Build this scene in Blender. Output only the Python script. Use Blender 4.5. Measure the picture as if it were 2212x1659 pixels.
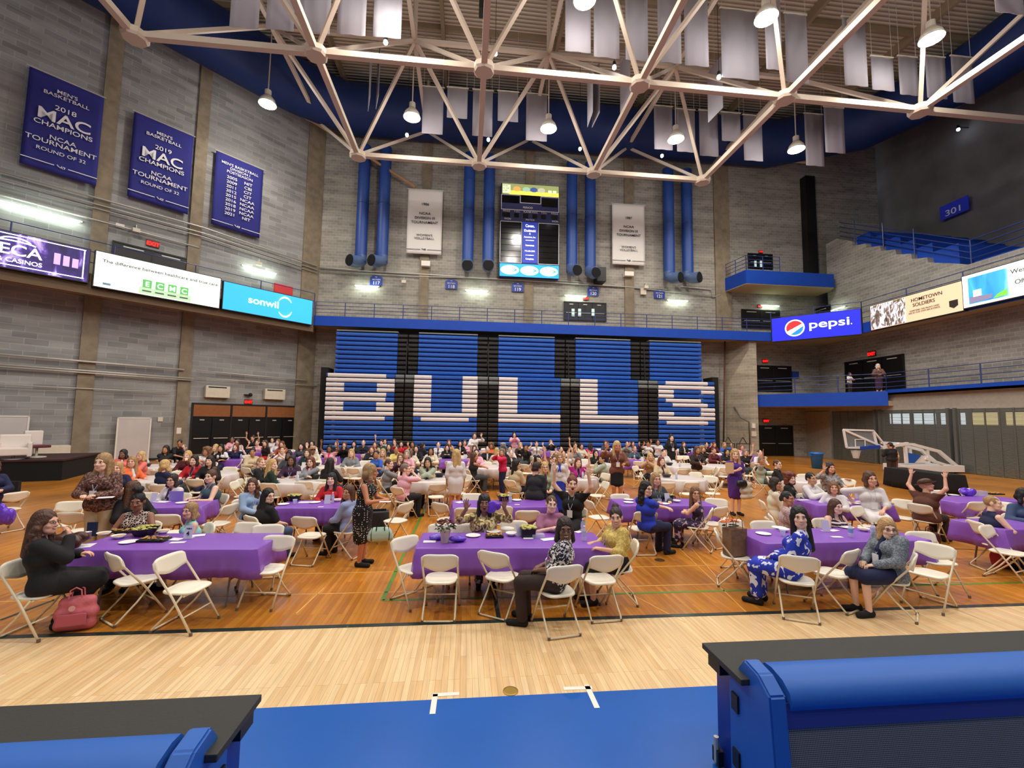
import bpy, bmesh, math, random
import numpy as np
from math import sin, cos, pi, radians as rd
from mathutils import Vector, Matrix
random.seed(7)
C = bpy.context.scene
for o in list(bpy.data.objects): bpy.data.objects.remove(o)
COL = C.collection

# ---------------------------------------------------------------- camera
FPX, CXP, CYP, EYE = 954.0, 1106.0, 829.5, 2.45
def _rot(y, t, r):
    f = np.array([-sin(y)*cos(t), cos(y)*cos(t), sin(t)])
    a = np.array([cos(y), sin(y), 0.]); u = np.cross(a, f)
    return np.array([cos(r)*a+sin(r)*u, sin(r)*a-cos(r)*u, f])
CM = _rot(rd(-5.85), rd(4.58), rd(.845))
cam = bpy.data.cameras.new('camera'); cam.sensor_width = 36; cam.lens = FPX/2212*36; cam.clip_end = 300; cam.clip_start = .05
camo = bpy.data.objects.new('camera', cam); COL.objects.link(camo)
mw = Matrix.Identity(4)
for i in range(3):
    mw[i][0] = CM[0][i]; mw[i][1] = -CM[1][i]; mw[i][2] = -CM[2][i]
mw[2][3] = EYE
camo.matrix_world = mw; C.camera = camo

# ---------------------------------------------------------------- view, world
C.view_settings.view_transform = 'Standard'; C.view_settings.look = 'None'
C.view_settings.exposure = -0.04; C.view_settings.gamma = 1.0; C.view_settings.use_curve_mapping = False
C.cycles.use_denoising = True; C.cycles.use_adaptive_sampling = True; C.cycles.adaptive_threshold = .03
C.cycles.max_bounces = 5; C.cycles.diffuse_bounces = 3; C.cycles.glossy_bounces = 3; C.cycles.transparent_max_bounces = 8
C.cycles.sample_clamp_indirect = 4.0; C.cycles.caustics_reflective = False; C.cycles.caustics_refractive = False
w = bpy.data.worlds.new('world'); C.world = w; w.use_nodes = True
w.node_tree.nodes['Background'].inputs[0].default_value = (.93, .95, 1, 1)
w.node_tree.nodes['Background'].inputs[1].default_value = .17

LAMP_W = 1750.0
# high bay lamps of the hall: seen ones (pixel of the bulb, height) and the rows above and behind the camera
SEEN_LAMPS = [(578, 222), (890, 250), (1185, 275), (1460, 298), (1720, 320), (1263, -4), (1655, 35), (2012, 80), (850, -12)]
HIDDEN_LAMPS = [(-12, 12), (-6, 5.5), (1, 5), (8, 4.5), (15, 4.5), (21, 8), (-12, -2), (-4, -4), (4, -4), (12, -4), (20, -2)]
FILL_W = 350.0

# ---------------------------------------------------------------- helpers: pixels to points of the place
def ray(x, y):
    return CM.T @ np.array([(x-CXP)/FPX, (y-CYP)/FPX, 1.])
def flo(x, y, z=0.):
    d = ray(x, y); t = (z-EYE)/d[2]; return Vector((d[0]*t, d[1]*t, z))
def atY(x, y, Y):
    d = ray(x, y); t = Y/d[1]; return Vector((d[0]*t, Y, EYE+d[2]*t))
def atX(x, y, X):
    d = ray(x, y); t = X/d[0]; return Vector((X, d[1]*t, EYE+d[2]*t))
def atP(x, y, p, n):
    d = ray(x, y); n = np.array([n[0], n[1], 0.]); q = np.array([p[0], p[1], -EYE])
    t = (np.array([p[0], p[1], 0.])@n)/(d@n); return Vector((d[0]*t, d[1]*t, EYE+d[2]*t))
def hor(x): return 908+.0148*(x-1004)

# ---------------------------------------------------------------- helpers: colours and materials
def lin(v):
    v /= 255.; return v/12.92 if v <= .04045 else ((v+.055)/1.055)**2.4
def rgb(r, g, b): return (lin(r), lin(g), lin(b), 1)
MATS = {}
def mat(name, c=(200,200,200), rough=.6, metal=0., emit=0., bump=0., bscale=30., alpha=1., var=0., vscale=6., coat=0., spec=.5):
    if name in MATS: return MATS[name]
    m = bpy.data.materials.new(name); m.use_nodes = True; nt = m.node_tree; b = nt.nodes['Principled BSDF']
    col = rgb(*c); b.inputs['Base Color'].default_value = col; b.inputs['Roughness'].default_value = rough
    b.inputs['Metallic'].default_value = metal; b.inputs['Specular IOR Level'].default_value = spec
    if coat: b.inputs['Coat Weight'].default_value = coat
    if emit:
        b.inputs['Emission Color'].default_value = col; b.inputs['Emission Strength'].default_value = emit
    if alpha < 1: b.inputs['Alpha'].default_value = alpha
    tc = nt.nodes.new('ShaderNodeTexCoord')
    if var:
        n = nt.nodes.new('ShaderNodeTexNoise'); n.inputs['Scale'].default_value = vscale; n.inputs['Detail'].default_value = 4
        nt.links.new(tc.outputs['Object'], n.inputs['Vector'])
        mp = nt.nodes.new('ShaderNodeMapRange'); mp.inputs[1].default_value = .3; mp.inputs[2].default_value = .7
        mp.inputs[3].default_value = 1-var; mp.inputs[4].default_value = 1+var
        nt.links.new(n.outputs['Fac'], mp.inputs[0])
        mx = nt.nodes.new('ShaderNodeMix'); mx.data_type = 'RGBA'; mx.blend_type = 'MULTIPLY'; mx.inputs[0].default_value = 1
        mx.inputs[6].default_value = col; nt.links.new(mp.outputs[0], mx.inputs[7])
        nt.links.new(mx.outputs[2], b.inputs['Base Color'])
    if bump:
        n = nt.nodes.new('ShaderNodeTexNoise'); n.inputs['Scale'].default_value = bscale
        nt.links.new(tc.outputs['Object'], n.inputs['Vector'])
        bp = nt.nodes.new('ShaderNodeBump'); bp.inputs['Strength'].default_value = bump; bp.inputs['Distance'].default_value = .02
        nt.links.new(n.outputs['Fac'], bp.inputs['Height']); nt.links.new(bp.outputs[0], b.inputs['Normal'])
    MATS[name] = m; return m
def ramp(nt, stops, interp='LINEAR'):
    r = nt.nodes.new('ShaderNodeValToRGB'); e = r.color_ramp.elements; r.color_ramp.interpolation = interp
    while len(e) < len(stops): e.new(.5)
    for i, (p, c) in enumerate(stops): e[i].position = p; e[i].color = rgb(*c)
    return r
def pattern(name, kind, cols, scale=20., rough=.8):
    """printed cloth: dots, leaves, stripes, weave"""
    if name in MATS: return MATS[name]
    m = bpy.data.materials.new(name); m.use_nodes = True; nt = m.node_tree; b = nt.nodes['Principled BSDF']; b.inputs['Roughness'].default_value = rough
    tc = nt.nodes.new('ShaderNodeTexCoord')
    if kind == 'dots':
        v = nt.nodes.new('ShaderNodeTexVoronoi'); v.inputs['Scale'].default_value = scale; v.inputs['Randomness'].default_value = .5
        r = ramp(nt, [(0, cols[1]), (.26, cols[0])], 'CONSTANT'); out = v.outputs['Distance']; vec = v.inputs['Vector']
    elif kind == 'blobs':
        v = nt.nodes.new('ShaderNodeTexNoise'); v.inputs['Scale'].default_value = scale; v.inputs['Detail'].default_value = 1.5; v.inputs['Distortion'].default_value = .8
        st = [(0, cols[0]), (.52, cols[1])]
        if len(cols) > 2: st = [(0, cols[0]), (.45, cols[1]), (.57, cols[2])]
        r = ramp(nt, st, 'CONSTANT'); out = v.outputs['Fac']; vec = v.inputs['Vector']
    elif kind == 'cells':
        v = nt.nodes.new('ShaderNodeTexVoronoi'); v.feature = 'DISTANCE_TO_EDGE'; v.inputs['Scale'].default_value = scale
        r = ramp(nt, [(0, cols[1]), (.09, cols[0])], 'CONSTANT'); out = v.outputs['Distance']; vec = v.inputs['Vector']
    elif kind in ('stripes', 'vstripes'):
        v = nt.nodes.new('ShaderNodeTexWave'); v.bands_direction = 'Z' if kind == 'stripes' else 'X'; v.inputs['Scale'].default_value = scale; v.inputs['Distortion'].default_value = .4 if kind == 'stripes' else 3
        r = ramp(nt, [(0, cols[0]), (.6, cols[1])], 'CONSTANT'); out = v.outputs['Fac']; vec = v.inputs['Vector']
    elif kind == 'plaid':
        v = nt.nodes.new('ShaderNodeTexBrick'); v.inputs['Scale'].default_value = scale; v.inputs['Color1'].default_value = rgb(*cols[0]); v.inputs['Color2'].default_value = rgb(*cols[1]); v.inputs['Mortar'].default_value = rgb(*cols[2])
        v.inputs['Mortar Size'].default_value = .05; v.offset = 0
        mp = nt.nodes.new('ShaderNodeMapping'); mp.inputs['Rotation'].default_value = (rd(90), 0, 0)
        nt.links.new(tc.outputs['Object'], mp.inputs[0]); nt.links.new(mp.outputs[0], v.inputs['Vector']); nt.links.new(v.outputs['Color'], b.inputs['Base Color'])
        MATS[name] = m; return m
    nt.links.new(tc.outputs['Object'], vec); nt.links.new(out, r.inputs[0]); nt.links.new(r.outputs[0], b.inputs['Base Color'])
    MATS[name] = m; return m
def block_wall(name, c1, c2, mortar, axis, bw=.42, bh=.205, msize=.02, ang=0.):
    """unpainted concrete block: courses with light joints, blocks of uneven grey"""
    m = bpy.data.materials.new(name); m.use_nodes = True; nt = m.node_tree; b = nt.nodes['Principled BSDF']; b.inputs['Roughness'].default_value = .85
    g = nt.nodes.new('ShaderNodeNewGeometry'); mp = nt.nodes.new('ShaderNodeVectorRotate'); mp.rotation_type = 'Z_AXIS'; mp.inputs['Angle'].default_value = -ang
    nt.links.new(g.outputs['Position'], mp.inputs['Vector'])
    s = nt.nodes.new('ShaderNodeSeparateXYZ'); nt.links.new(mp.outputs[0], s.inputs[0])
    cb = nt.nodes.new('ShaderNodeCombineXYZ'); nt.links.new(s.outputs[0], cb.inputs[0]); nt.links.new(s.outputs[2], cb.inputs[1])
    v = nt.nodes.new('ShaderNodeTexBrick'); v.inputs['Scale'].default_value = 1; v.inputs['Brick Width'].default_value = bw; v.inputs['Row Height'].default_value = bh
    v.inputs['Mortar Size'].default_value = msize; v.inputs['Mortar Smooth'].default_value = .3; v.inputs['Bias'].default_value = -.35
    v.inputs['Color1'].default_value = rgb(*c1); v.inputs['Color2'].default_value = rgb(*c2); v.inputs['Mortar'].default_value = rgb(*mortar)
    nt.links.new(cb.outputs[0], v.inputs['Vector'])
    st = nt.nodes.new('ShaderNodeMapping'); st.inputs['Scale'].default_value = (.25, 1.6, 1); nt.links.new(cb.outputs[0], st.inputs[0])
    n = nt.nodes.new('ShaderNodeTexNoise'); n.inputs['Scale'].default_value = 1.3; n.inputs['Detail'].default_value = 5; nt.links.new(st.outputs[0], n.inputs['Vector'])
    mr = nt.nodes.new('ShaderNodeMapRange'); mr.inputs[1].default_value = .3; mr.inputs[2].default_value = .7; mr.inputs[3].default_value = .72; mr.inputs[4].default_value = 1.18
    nt.links.new(n.outputs['Fac'], mr.inputs[0])
    mx = nt.nodes.new('ShaderNodeMix'); mx.data_type = 'RGBA'; mx.blend_type = 'MULTIPLY'; mx.inputs[0].default_value = 1
    nt.links.new(v.outputs['Color'], mx.inputs[6]); nt.links.new(mr.outputs[0], mx.inputs[7]); nt.links.new(mx.outputs[2], b.inputs['Base Color'])
    bp = nt.nodes.new('ShaderNodeBump'); bp.inputs['Strength'].default_value = .25; bp.inputs['Distance'].default_value = .02; nt.links.new(v.outputs['Fac'], bp.inputs['Height']); bp.invert = True
    nt.links.new(bp.outputs[0], b.inputs['Normal'])
    MATS[name] = m; return m

# ---------------------------------------------------------------- helpers: meshes and objects
class MB:
    def __init__(s): s.v = []; s.f = []; s.m = []
    def add(s, v, f, mi=0):
        n = len(s.v); s.v += [tuple(p) for p in v]; s.f += [tuple(i+n for i in q) for q in f]; s.m += [mi]*len(f); return s
    def box(s, a, b, mi=0):
        x0, y0, z0 = a; x1, y1, z1 = b
        return s.add([(x0,y0,z0),(x1,y0,z0),(x1,y1,z0),(x0,y1,z0),(x0,y0,z1),(x1,y0,z1),(x1,y1,z1),(x0,y1,z1)],
                     [(0,3,2,1),(4,5,6,7),(0,1,5,4),(1,2,6,5),(2,3,7,6),(3,0,4,7)], mi)
    def cbox(s, c, d, mi=0): return s.box([c[i]-d[i]/2 for i in range(3)], [c[i]+d[i]/2 for i in range(3)], mi)
    def tube(s, pts, r, n=8, mi=0, cap=True, closed=False):
        P = [Vector(p) for p in pts]; L = len(P); rr = r if isinstance(r, (list, tuple)) else [r]*L; vs = []; up = None
        for i in range(L):
            t = (P[(i+1) % L]-P[i-1]) if closed else (P[min(i+1, L-1)]-P[max(i-1, 0)])
            t.normalize()
            if up is None: up = Vector((0,0,1)) if abs(t.z) < .9 else Vector((0,1,0))
            a = up.cross(t); a.normalize(); b = t.cross(a); up = b
            for k in range(n):
                q = 2*pi*k/n; vs.append(P[i]+(a*cos(q)+b*sin(q))*rr[i])
        fs = []
        for i in range(L if closed else L-1):
            j = (i+1) % L
            for k in range(n): fs.append((i*n+k, i*n+(k+1) % n, j*n+(k+1) % n, j*n+k))
        if cap and not closed: fs += [tuple(range(n-1, -1, -1)), tuple((L-1)*n+k for k in range(n))]
        return s.add(vs, fs, mi)
    def bar(s, a, b, w, h, mi=0):
        """rectangular bar from a to b"""
        a, b = Vector(a), Vector(b); t = (b-a).normalized(); up = Vector((0,0,1)) if abs(t.z) < .95 else Vector((0,1,0))
        x = t.cross(up).normalized(); y = x.cross(t); vs = []
        for p in (a, b):
            for i, j in ((-1,-1),(1,-1),(1,1),(-1,1)): vs.append(p+x*w/2*i+y*h/2*j)
        return s.add(vs, [(0,3,2,1),(4,5,6,7),(0,1,5,4),(1,2,6,5),(2,3,7,6),(3,0,4,7)], mi)
    def lathe(s, prof, n=16, mi=0, c=(0,0,0), cap=True):
        vs = []; m = len(prof)
        for k in range(n):
            q = 2*pi*k/n
            for r, z in prof: vs.append((c[0]+r*cos(q), c[1]+r*sin(q), c[2]+z))
        fs = []
        for k in range(n):
            j = (k+1) % n
            for i in range(m-1): fs.append((k*m+i, j*m+i, j*m+i+1, k*m+i+1))
        if cap and prof[0][0] > 1e-6: fs.append(tuple(k*m for k in range(n-1, -1, -1)))
        if cap and prof[-1][0] > 1e-6: fs.append(tuple(k*m+m-1 for k in range(n)))
        return s.add(vs, fs, mi)
    def ball(s, c, r, n=10, mi=0):
        r = r if isinstance(r, (list, tuple)) else (r, r, r); m = n//2+1
        vs = [(c[0]+r[0]*sin(pi*i/(m-1))*cos(2*pi*k/n), c[1]+r[1]*sin(pi*i/(m-1))*sin(2*pi*k/n), c[2]-r[2]*cos(pi*i/(m-1))) for k in range(n) for i in range(m)]
        fs = [(k*m+i, ((k+1) % n)*m+i, ((k+1) % n)*m+i+1, k*m+i+1) for k in range(n) for i in range(m-1)]
        return s.add(vs, fs, mi)
    def prism(s, poly, h0, h1, mi=0):
        n = len(poly)
        return s.add([(p[0], p[1], h0) for p in poly]+[(p[0], p[1], h1) for p in poly],
                     [tuple(range(n-1, -1, -1)), tuple(range(n, 2*n))]+[(i, (i+1) % n, n+(i+1) % n, n+i) for i in range(n)], mi)
    def slab(s, pts, off, mi=0):
        """polygon of 3d points given thickness along off"""
        n = len(pts); off = Vector(off)
        return s.add([Vector(p) for p in pts]+[Vector(p)+off for p in pts], [tuple(range(n-1, -1, -1)), tuple(range(n, 2*n))]+[(i, (i+1) % n, n+(i+1) % n, n+i) for i in range(n)], mi)
    def mesh(s, name, mats, smooth=False, bevel=0.):
        me = bpy.data.meshes.new(name); me.from_pydata(s.v, [], s.f)
        for m in (mats if isinstance(mats, (list, tuple)) else [mats]): me.materials.append(m)
        if any(s.m): me.polygons.foreach_set('material_index', s.m)
        if bevel:
            bm = bmesh.new(); bm.from_mesh(me); bmesh.ops.remove_doubles(bm, verts=bm.verts, dist=1e-5)
            bmesh.ops.bevel(bm, geom=[e for e in bm.edges if len(e.link_faces) == 2 and e.calc_face_angle(0) > .5], offset=bevel, segments=2, affect='EDGES', profile=.6, clamp_overlap=True)
            bm.to_mesh(me); bm.free()
        if smooth: me.polygons.foreach_set('use_smooth', [True]*len(me.polygons))
        me.update(); return me
    def build(s, name, mats, parent=None, smooth=False, bevel=0.):
        o = bpy.data.objects.new(name, s.mesh(name, mats, smooth, bevel)); COL.objects.link(o)
        if parent: o.parent = parent
        return o
def tag(o, label=None, cat=None, group=None, kind=None):
    if label: o['label'] = label
    if cat: o['category'] = cat
    if group: o['group'] = group
    if kind: o['kind'] = kind
    return o
def empty(name, loc=(0,0,0), rz=0., label=None, cat=None, group=None, kind=None):
    o = bpy.data.objects.new(name, None); COL.objects.link(o); o.location = loc; o.rotation_euler = (0, 0, rz); o.empty_display_size = .1
    return tag(o, label, cat, group, kind)
def struct(mb, name, m, label=None, **k):
    o = mb.build(name, m, **k); o['kind'] = 'structure'
    if label: o['label'] = label
    return o
def copy_tree(o, parent=None, kids=None):
    c = o.copy(); COL.objects.link(c); c.parent = parent
    for ch in o.children: copy_tree(ch, c)
    return c
def smooth_nf(me, ang=40):
    try: me.set_sharp_from_angle(angle=rd(ang))
    except Exception: pass
TXT = {}
def text_mesh(s, h, bold=0., align='CENTER', font_w=1.0):
    bold *= .45
    key = (s, round(h, 4), bold, align, font_w)
    if key in TXT: return TXT[key]
    cu = bpy.data.curves.new('lettering', 'FONT'); cu.body = s; cu.size = h*1.4; cu.align_x = align; cu.offset = bold*h; cu.extrude = .004; cu.space_line = .95
    to = bpy.data.objects.new('lettering', cu); COL.objects.link(to); bpy.context.view_layer.update()
    me = bpy.data.meshes.new_from_object(to); bpy.data.objects.remove(to); me.name = 'lettering'
    if font_w != 1: me.transform(Matrix.Diagonal((font_w, 1, 1, 1)))
    TXT[key] = me; return me
def text(s, x, z, h, m, parent, y=-.02, bold=.0, align='CENTER', w=1.0, name='lettering', rot=0.):
    """lettering standing on a panel: panel x to the right, z up, -y outward"""
    me = text_mesh(s, h, bold, align, w)
    if me.users: me = me.copy()
    me.materials.clear(); me.materials.append(m)
    o = bpy.data.objects.new(name, me); COL.objects.link(o); o.parent = parent
    o.location = (x, y, z); o.rotation_euler = (rd(90), rot, 0); return o
class Panel:
    """upright rectangle from four pixels (tl, tr, br, bl) on a vertical plane; root object with x right, z up, -y toward the room"""
    def __init__(s, px, p, n):
        q = [atP(a[0], a[1], p, n) for a in px]
        u = ((q[1]-q[0])+(q[2]-q[3])); u.z = 0; s.w = ((q[1]-q[0]).xy.length+(q[2]-q[3]).xy.length)/2
        s.u = u.normalized(); c = (q[0]+q[1]+q[2]+q[3])/4
        s.z1 = (q[0].z+q[1].z)/2; s.z0 = (q[2].z+q[3].z)/2; s.h = s.z1-s.z0
        s.o = Vector((c.x, c.y, 0))-s.u*s.w/2; s.o.z = s.z0; s.rz = math.atan2(s.u.y, s.u.x)
# ================================================================ MATERIALS OF THE HALL
BLUE = mat('blue_paint', (24, 68, 168), .5, spec=.25, var=.06, vscale=2)
DKBLUE = mat('dark_blue_paint', (20, 38, 96), .5)
NAVY = mat('navy_cloth', (30, 34, 108), .9, bump=.3, bscale=3)
BLACK = mat('black_paint', (12, 12, 14), .5)
DOORBLACK = mat('black_door', (9, 9, 11), .35)
WHITE = mat('white_paint', (232, 226, 216), .45)
STEEL = mat('galvanised_steel', (196, 192, 184), .4, metal=.3)
CREAM = mat('cream_steel', (214, 205, 186), .5, var=.05)
CONC = mat('bare_concrete', (134, 122, 102), .85, var=.2, vscale=2.5)
CONCG = mat('grey_concrete', (150, 144, 136), .85, var=.15, vscale=2)
SOFFIT = mat('beige_soffit', (172, 152, 122), .8)
SIGNRED = mat('exit_red', (255, 26, 20), .4, emit=3.)
TUBE = mat('fluorescent_tube', (215, 255, 225), .4, emit=14.)
BULB = mat('metal_halide_bulb', (255, 240, 205), .4, emit=60.)
LEDW = mat('small_white_lamp', (225, 240, 255), .4, emit=25.)
INKW = mat('white_ink', (238, 238, 240), .8); INKB = mat('black_ink', (40, 38, 42), .8)
RAILM = mat('blue_rail', (38, 58, 120), .4)

# floor: orange varnished court, pale maple strip, blue apron
def wood(name, c1, c2, c3, rough, coat, pw=.057, ln=1.1, stain=.0):
    m = bpy.data.materials.new(name); m.use_nodes = True; nt = m.node_tree; b = nt.nodes['Principled BSDF']
    tc = nt.nodes.new('ShaderNodeTexCoord'); mp = nt.nodes.new('ShaderNodeMapping'); mp.inputs['Rotation'].default_value = (0, 0, rd(90))
    nt.links.new(tc.outputs['Object'], mp.inputs[0])
    v = nt.nodes.new('ShaderNodeTexBrick'); v.inputs['Scale'].default_value = 1; v.inputs['Brick Width'].default_value = ln; v.inputs['Row Height'].default_value = pw; v.offset = .37; v.offset_frequency = 3
    v.inputs['Mortar Size'].default_value = .0012; v.inputs['Color1'].default_value = rgb(*c1); v.inputs['Color2'].default_value = rgb(*c2); v.inputs['Mortar'].default_value = rgb(*c3); v.inputs['Bias'].default_value = -.2
    nt.links.new(mp.outputs[0], v.inputs['Vector'])
    mp2 = nt.nodes.new('ShaderNodeMapping'); mp2.inputs['Scale'].default_value = (12, .8, 1); nt.links.new(tc.outputs['Object'], mp2.inputs[0])
    n = nt.nodes.new('ShaderNodeTexNoise'); n.inputs['Scale'].default_value = 2; n.inputs['Detail'].default_value = 4; nt.links.new(mp2.outputs[0], n.inputs['Vector'])
    mr = nt.nodes.new('ShaderNodeMapRange'); mr.inputs[1].default_value = .3; mr.inputs[2].default_value = .7; mr.inputs[3].default_value = .86; mr.inputs[4].default_value = 1.1; nt.links.new(n.outputs['Fac'], mr.inputs[0])
    mx = nt.nodes.new('ShaderNodeMix'); mx.data_type = 'RGBA'; mx.blend_type = 'MULTIPLY'; mx.inputs[0].default_value = 1
    nt.links.new(v.outputs['Color'], mx.inputs[6]); nt.links.new(mr.outputs[0], mx.inputs[7]); out = mx.outputs[2]
    if stain:
        n2 = nt.nodes.new('ShaderNodeTexNoise'); n2.inputs['Scale'].default_value = .45; n2.inputs['Detail'].default_value = 6; nt.links.new(tc.outputs['Object'], n2.inputs['Vector'])
        m2 = nt.nodes.new('ShaderNodeMapRange'); m2.inputs[1].default_value = .4; m2.inputs[2].default_value = .65; m2.inputs[3].default_value = 1+stain*.35; m2.inputs[4].default_value = 1-stain; nt.links.new(n2.outputs['Fac'], m2.inputs[0])
        m3 = nt.nodes.new('ShaderNodeMix'); m3.data_type = 'RGBA'; m3.blend_type = 'MULTIPLY'; m3.inputs[0].default_value = 1; nt.links.new(out, m3.inputs[6]); nt.links.new(m2.outputs[0], m3.inputs[7]); out = m3.outputs[2]
    nt.links.new(out, b.inputs['Base Color']); b.inputs['Roughness'].default_value = rough; b.inputs['Coat Weight'].default_value = coat; b.inputs['Coat Roughness'].default_value = .12
    MATS[name] = m; return m
W_OR = wood('orange_varnished_maple', (206, 136, 46), (178, 104, 30), (118, 64, 18), .3, .25, stain=.3)
W_LT = wood('pale_maple', (240, 208, 158), (222, 180, 124), (168, 122, 74), .28, .3)
BLUEFL = mat('blue_floor_paint', (0, 86, 176), .34, var=.05, vscale=1.2, spec=.3)
Y_LINE, Y_BLUE = flo(1000, 1347).y, flo(1000, 1508).y
floor = struct(MB().box((-45, Y_LINE, -.2), (45, 33, 0)), 'floor', W_OR, 'orange varnished wooden court floor under the tables')
struct(MB().box((-45, Y_BLUE, -.2), (45, Y_LINE, 0)), 'trim_1', W_LT, 'pale maple strip of floor in front of the tables')
struct(MB().box((-45, -12, -.2), (45, Y_BLUE, 0)), 'trim_2', BLUEFL, 'blue painted apron of the floor nearest the camera')
def line(pts, wd, c, nm, lab):
    mb = MB()
    for a, b in zip(pts[:-1], pts[1:]):
        a, b = Vector((a[0], a[1], 0)), Vector((b[0], b[1], 0)); t = (b-a).normalized(); s = Vector((-t.y, t.x, 0))*wd/2
        mb.slab([a-s, b-s, b+s, a+s], (0, 0, .002))
    o = mb.build(nm, c, parent=floor); o['label'] = lab; return o
LB = mat('dark_green_line_paint', (22, 44, 44), .35, coat=.3); LG = mat('green_line_paint', (92, 140, 52), .35, coat=.3); LW = mat('worn_white_line', (226, 176, 96), .35, coat=.3); LT = mat('white_tape', (236, 232, 222), .7)
struct(MB().box((-45, Y_LINE-.01, 0), (45, Y_LINE+.07, .003)), 'trim_3', LB, 'dark painted line along the edge of the court')
g0, g1 = flo(826, 1297), flo(914, 1109)
line([(g0.x, 30), (g0.x, g0.y), (22, g0.y+.1)], .055, LG, 'court_line', 'green court line')
k0 = flo(1078, 1340); line([(k0.x, Y_LINE+.07), (k0.x, 30)], .055, LB, 'court_line', 'dark centre line')
for yy in (1237, 1281): p = flo(760, yy); line([(-20, p.y), (22, p.y)], .02, LW, 'court_line', 'thin pale line')
for (a, b) in (((640, 1325), (700, 1270)), ((1300, 1250), (1480, 1345)), ((1490, 1180), (1560, 1260)), ((1400, 1120), (1620, 1330))):
    p, q = flo(*a), flo(*b); line([p, q], .015, LW, 'court_line', 'thin worn pale line')
p = flo(0, 1340); q = flo(120, 1295); line([(p.x, p.y), (q.x, q.y)], .05, LB, 'court_line', 'dark curved line at the left')
arc = [flo(2212, 1190)+Vector((0, 0, 0))]; p = flo(1960, 1180); line([(p.x, p.y), (p.x+3.4, p.y-.9)], .04, LB, 'court_line', 'dark line at the right')
for tl, sg in (('left', (((934, 1543), (940, 1500)), ((935, 1502), (992, 1499)))), ('right', (((1217, 1488), (1279, 1486)), ((1267, 1480), (1290, 1530))))):
  tp = MB()
  for a, b in sg:
    p, q = flo(*a), flo(*b); t = (q-p).normalized(); s = Vector((-t.y, t.x, 0))*.024; z = Vector((0, 0, .004)); tp.slab([p-s, q-s, q+s, p+s], z)
  tag(tp.build('floor_tape', LT), tl+' corner mark of white tape on the edge of the blue floor', 'tape')
BRASS = mat('brass', (160, 130, 60), .4, metal=.8)
p = flo(1103, 1493); o = MB().lathe([(0, 0), (.07, 0), (.07, .004), (.055, .006), (0, .006)], 20).build('floor_plate', BRASS, smooth=False); o.location = p
tag(o, 'round brass socket cover on the pale floor beside the blue edge', 'floor plate')
p = flo(1425, 1210); o = MB().lathe([(0, 0), (.09, 0), (.09, .004), (0, .005)], 20).build('floor_plate', mat('tarnished_brass', (90, 66, 30), .5, metal=.5)); o.location = p
tag(o, 'round dark socket cover in the orange floor between centre and right tables', 'floor plate')

# walls
A45 = rd(45.4); DU = Vector((cos(A45), sin(A45), 0)); DN = Vector((sin(A45), -cos(A45), 0))
YW, WC = 31.5, Vector((-10.6, 31.5, 0)); XR, XR2 = 25.9, 27.2; XF = 25.4; YB = 29.4
FC = Vector((-10.0, 29.45, 0)); ZT = 26.0
WB = block_wall('block_back', (158, 154, 144), (128, 126, 118), (172, 167, 156), 'x')
WL = block_wall('block_left', (152, 152, 150), (120, 120, 119), (162, 161, 158), 'x', bw=.8, bh=.29, ang=A45)
WR_ = block_wall('block_right', (154, 150, 142), (130, 127, 120), (170, 166, 156), 'x', ang=rd(90))
struct(MB().box((-12, YW, 0), (33, YW+.4, ZT+1)), 'wall_back', WB, 'grey concrete block back wall behind the bleachers')
a = WC-DU*34; b = WC; mb = MB(); mb.slab([a, b, b+Vector((0, 0, ZT+1)), a+Vector((0, 0, ZT+1))], -DN*.4); struct(mb, 'wall_left', WL, 'grey concrete block wall on the left')
# right: level by level
mb = MB(); mb.box((XR, 9, 3.36), (XR+.4, YW, 4.3)); mb.box((XR, 29.25, 0), (XR+.4, YW, 3.4)); struct(mb, 'wall_right', mat('grey_lintel', (158, 150, 138), .8, var=.08), 'grey beam above the rolling grilles on the right')
struct(MB().box((XR2, 5, 4.3), (XR2+.4, YW, 8.6)), 'wall_right_mezzanine', WR_, 'block wall behind the lower walkway on the right')
# stair-topped wall of the upper seating
sp = [atX(x, y, XR2) for x, y in ((1784, 560), (1784, 528), (1808, 515), (1840, 522), (1842, 531), (1870, 526), (1872, 535), (1901, 531), (1903, 542), (1934, 539), (1936, 550), (1968, 548), (1970, 560), (2003, 556), (2005, 567), (2060, 569), (2090, 572))]
poly = [Vector((XR2, sp[0].y, 8.6))]+sp[1:]+[Vector((XR2, 3, sp[-1].z)), Vector((XR2, 3, 8.6))]
struct(MB().slab(poly, (.4, 0, 0)), 'wall_right_upper', WR_, 'block wall stepping up under the upper seating on the right')
struct(MB().box((XR2, sp[0].y, 8.6), (XR2+.4, YW, 9.3)), 'wall_right_return', WR_)
struct(MB().box((34, -10, 0), (34.4, 33, ZT+1)), 'wall_right_far', mat('dark_block', (112, 110, 110), .9, var=.15, vscale=.8), 'dark block wall behind the upper seating')
# seating rake behind the stepped wall
mb = MB()
for i in range(9):
    q = sp[2+2*min(i, 6)] if i < 7 else sp[-1]
z_rail = sp[-1].z
for i in range(14): mb.box((XR2+.4, 3, z_rail-.6-0*i), (XR2+.5, 4, z_rail-.5))
mb = MB()
for a, b in zip(sp[3:-1:2], sp[5::2]):
    mb.box((XR2+.4, b.y, 8.6), (33.9, a.y, a.z+.35))
mb.box((XR2+.4, 3, 8.6), (33.9, sp[-1].y, z_rail+.2))
struct(mb, 'trim_4', BLUE, 'blue stepped floor of the upper seating')
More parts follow.
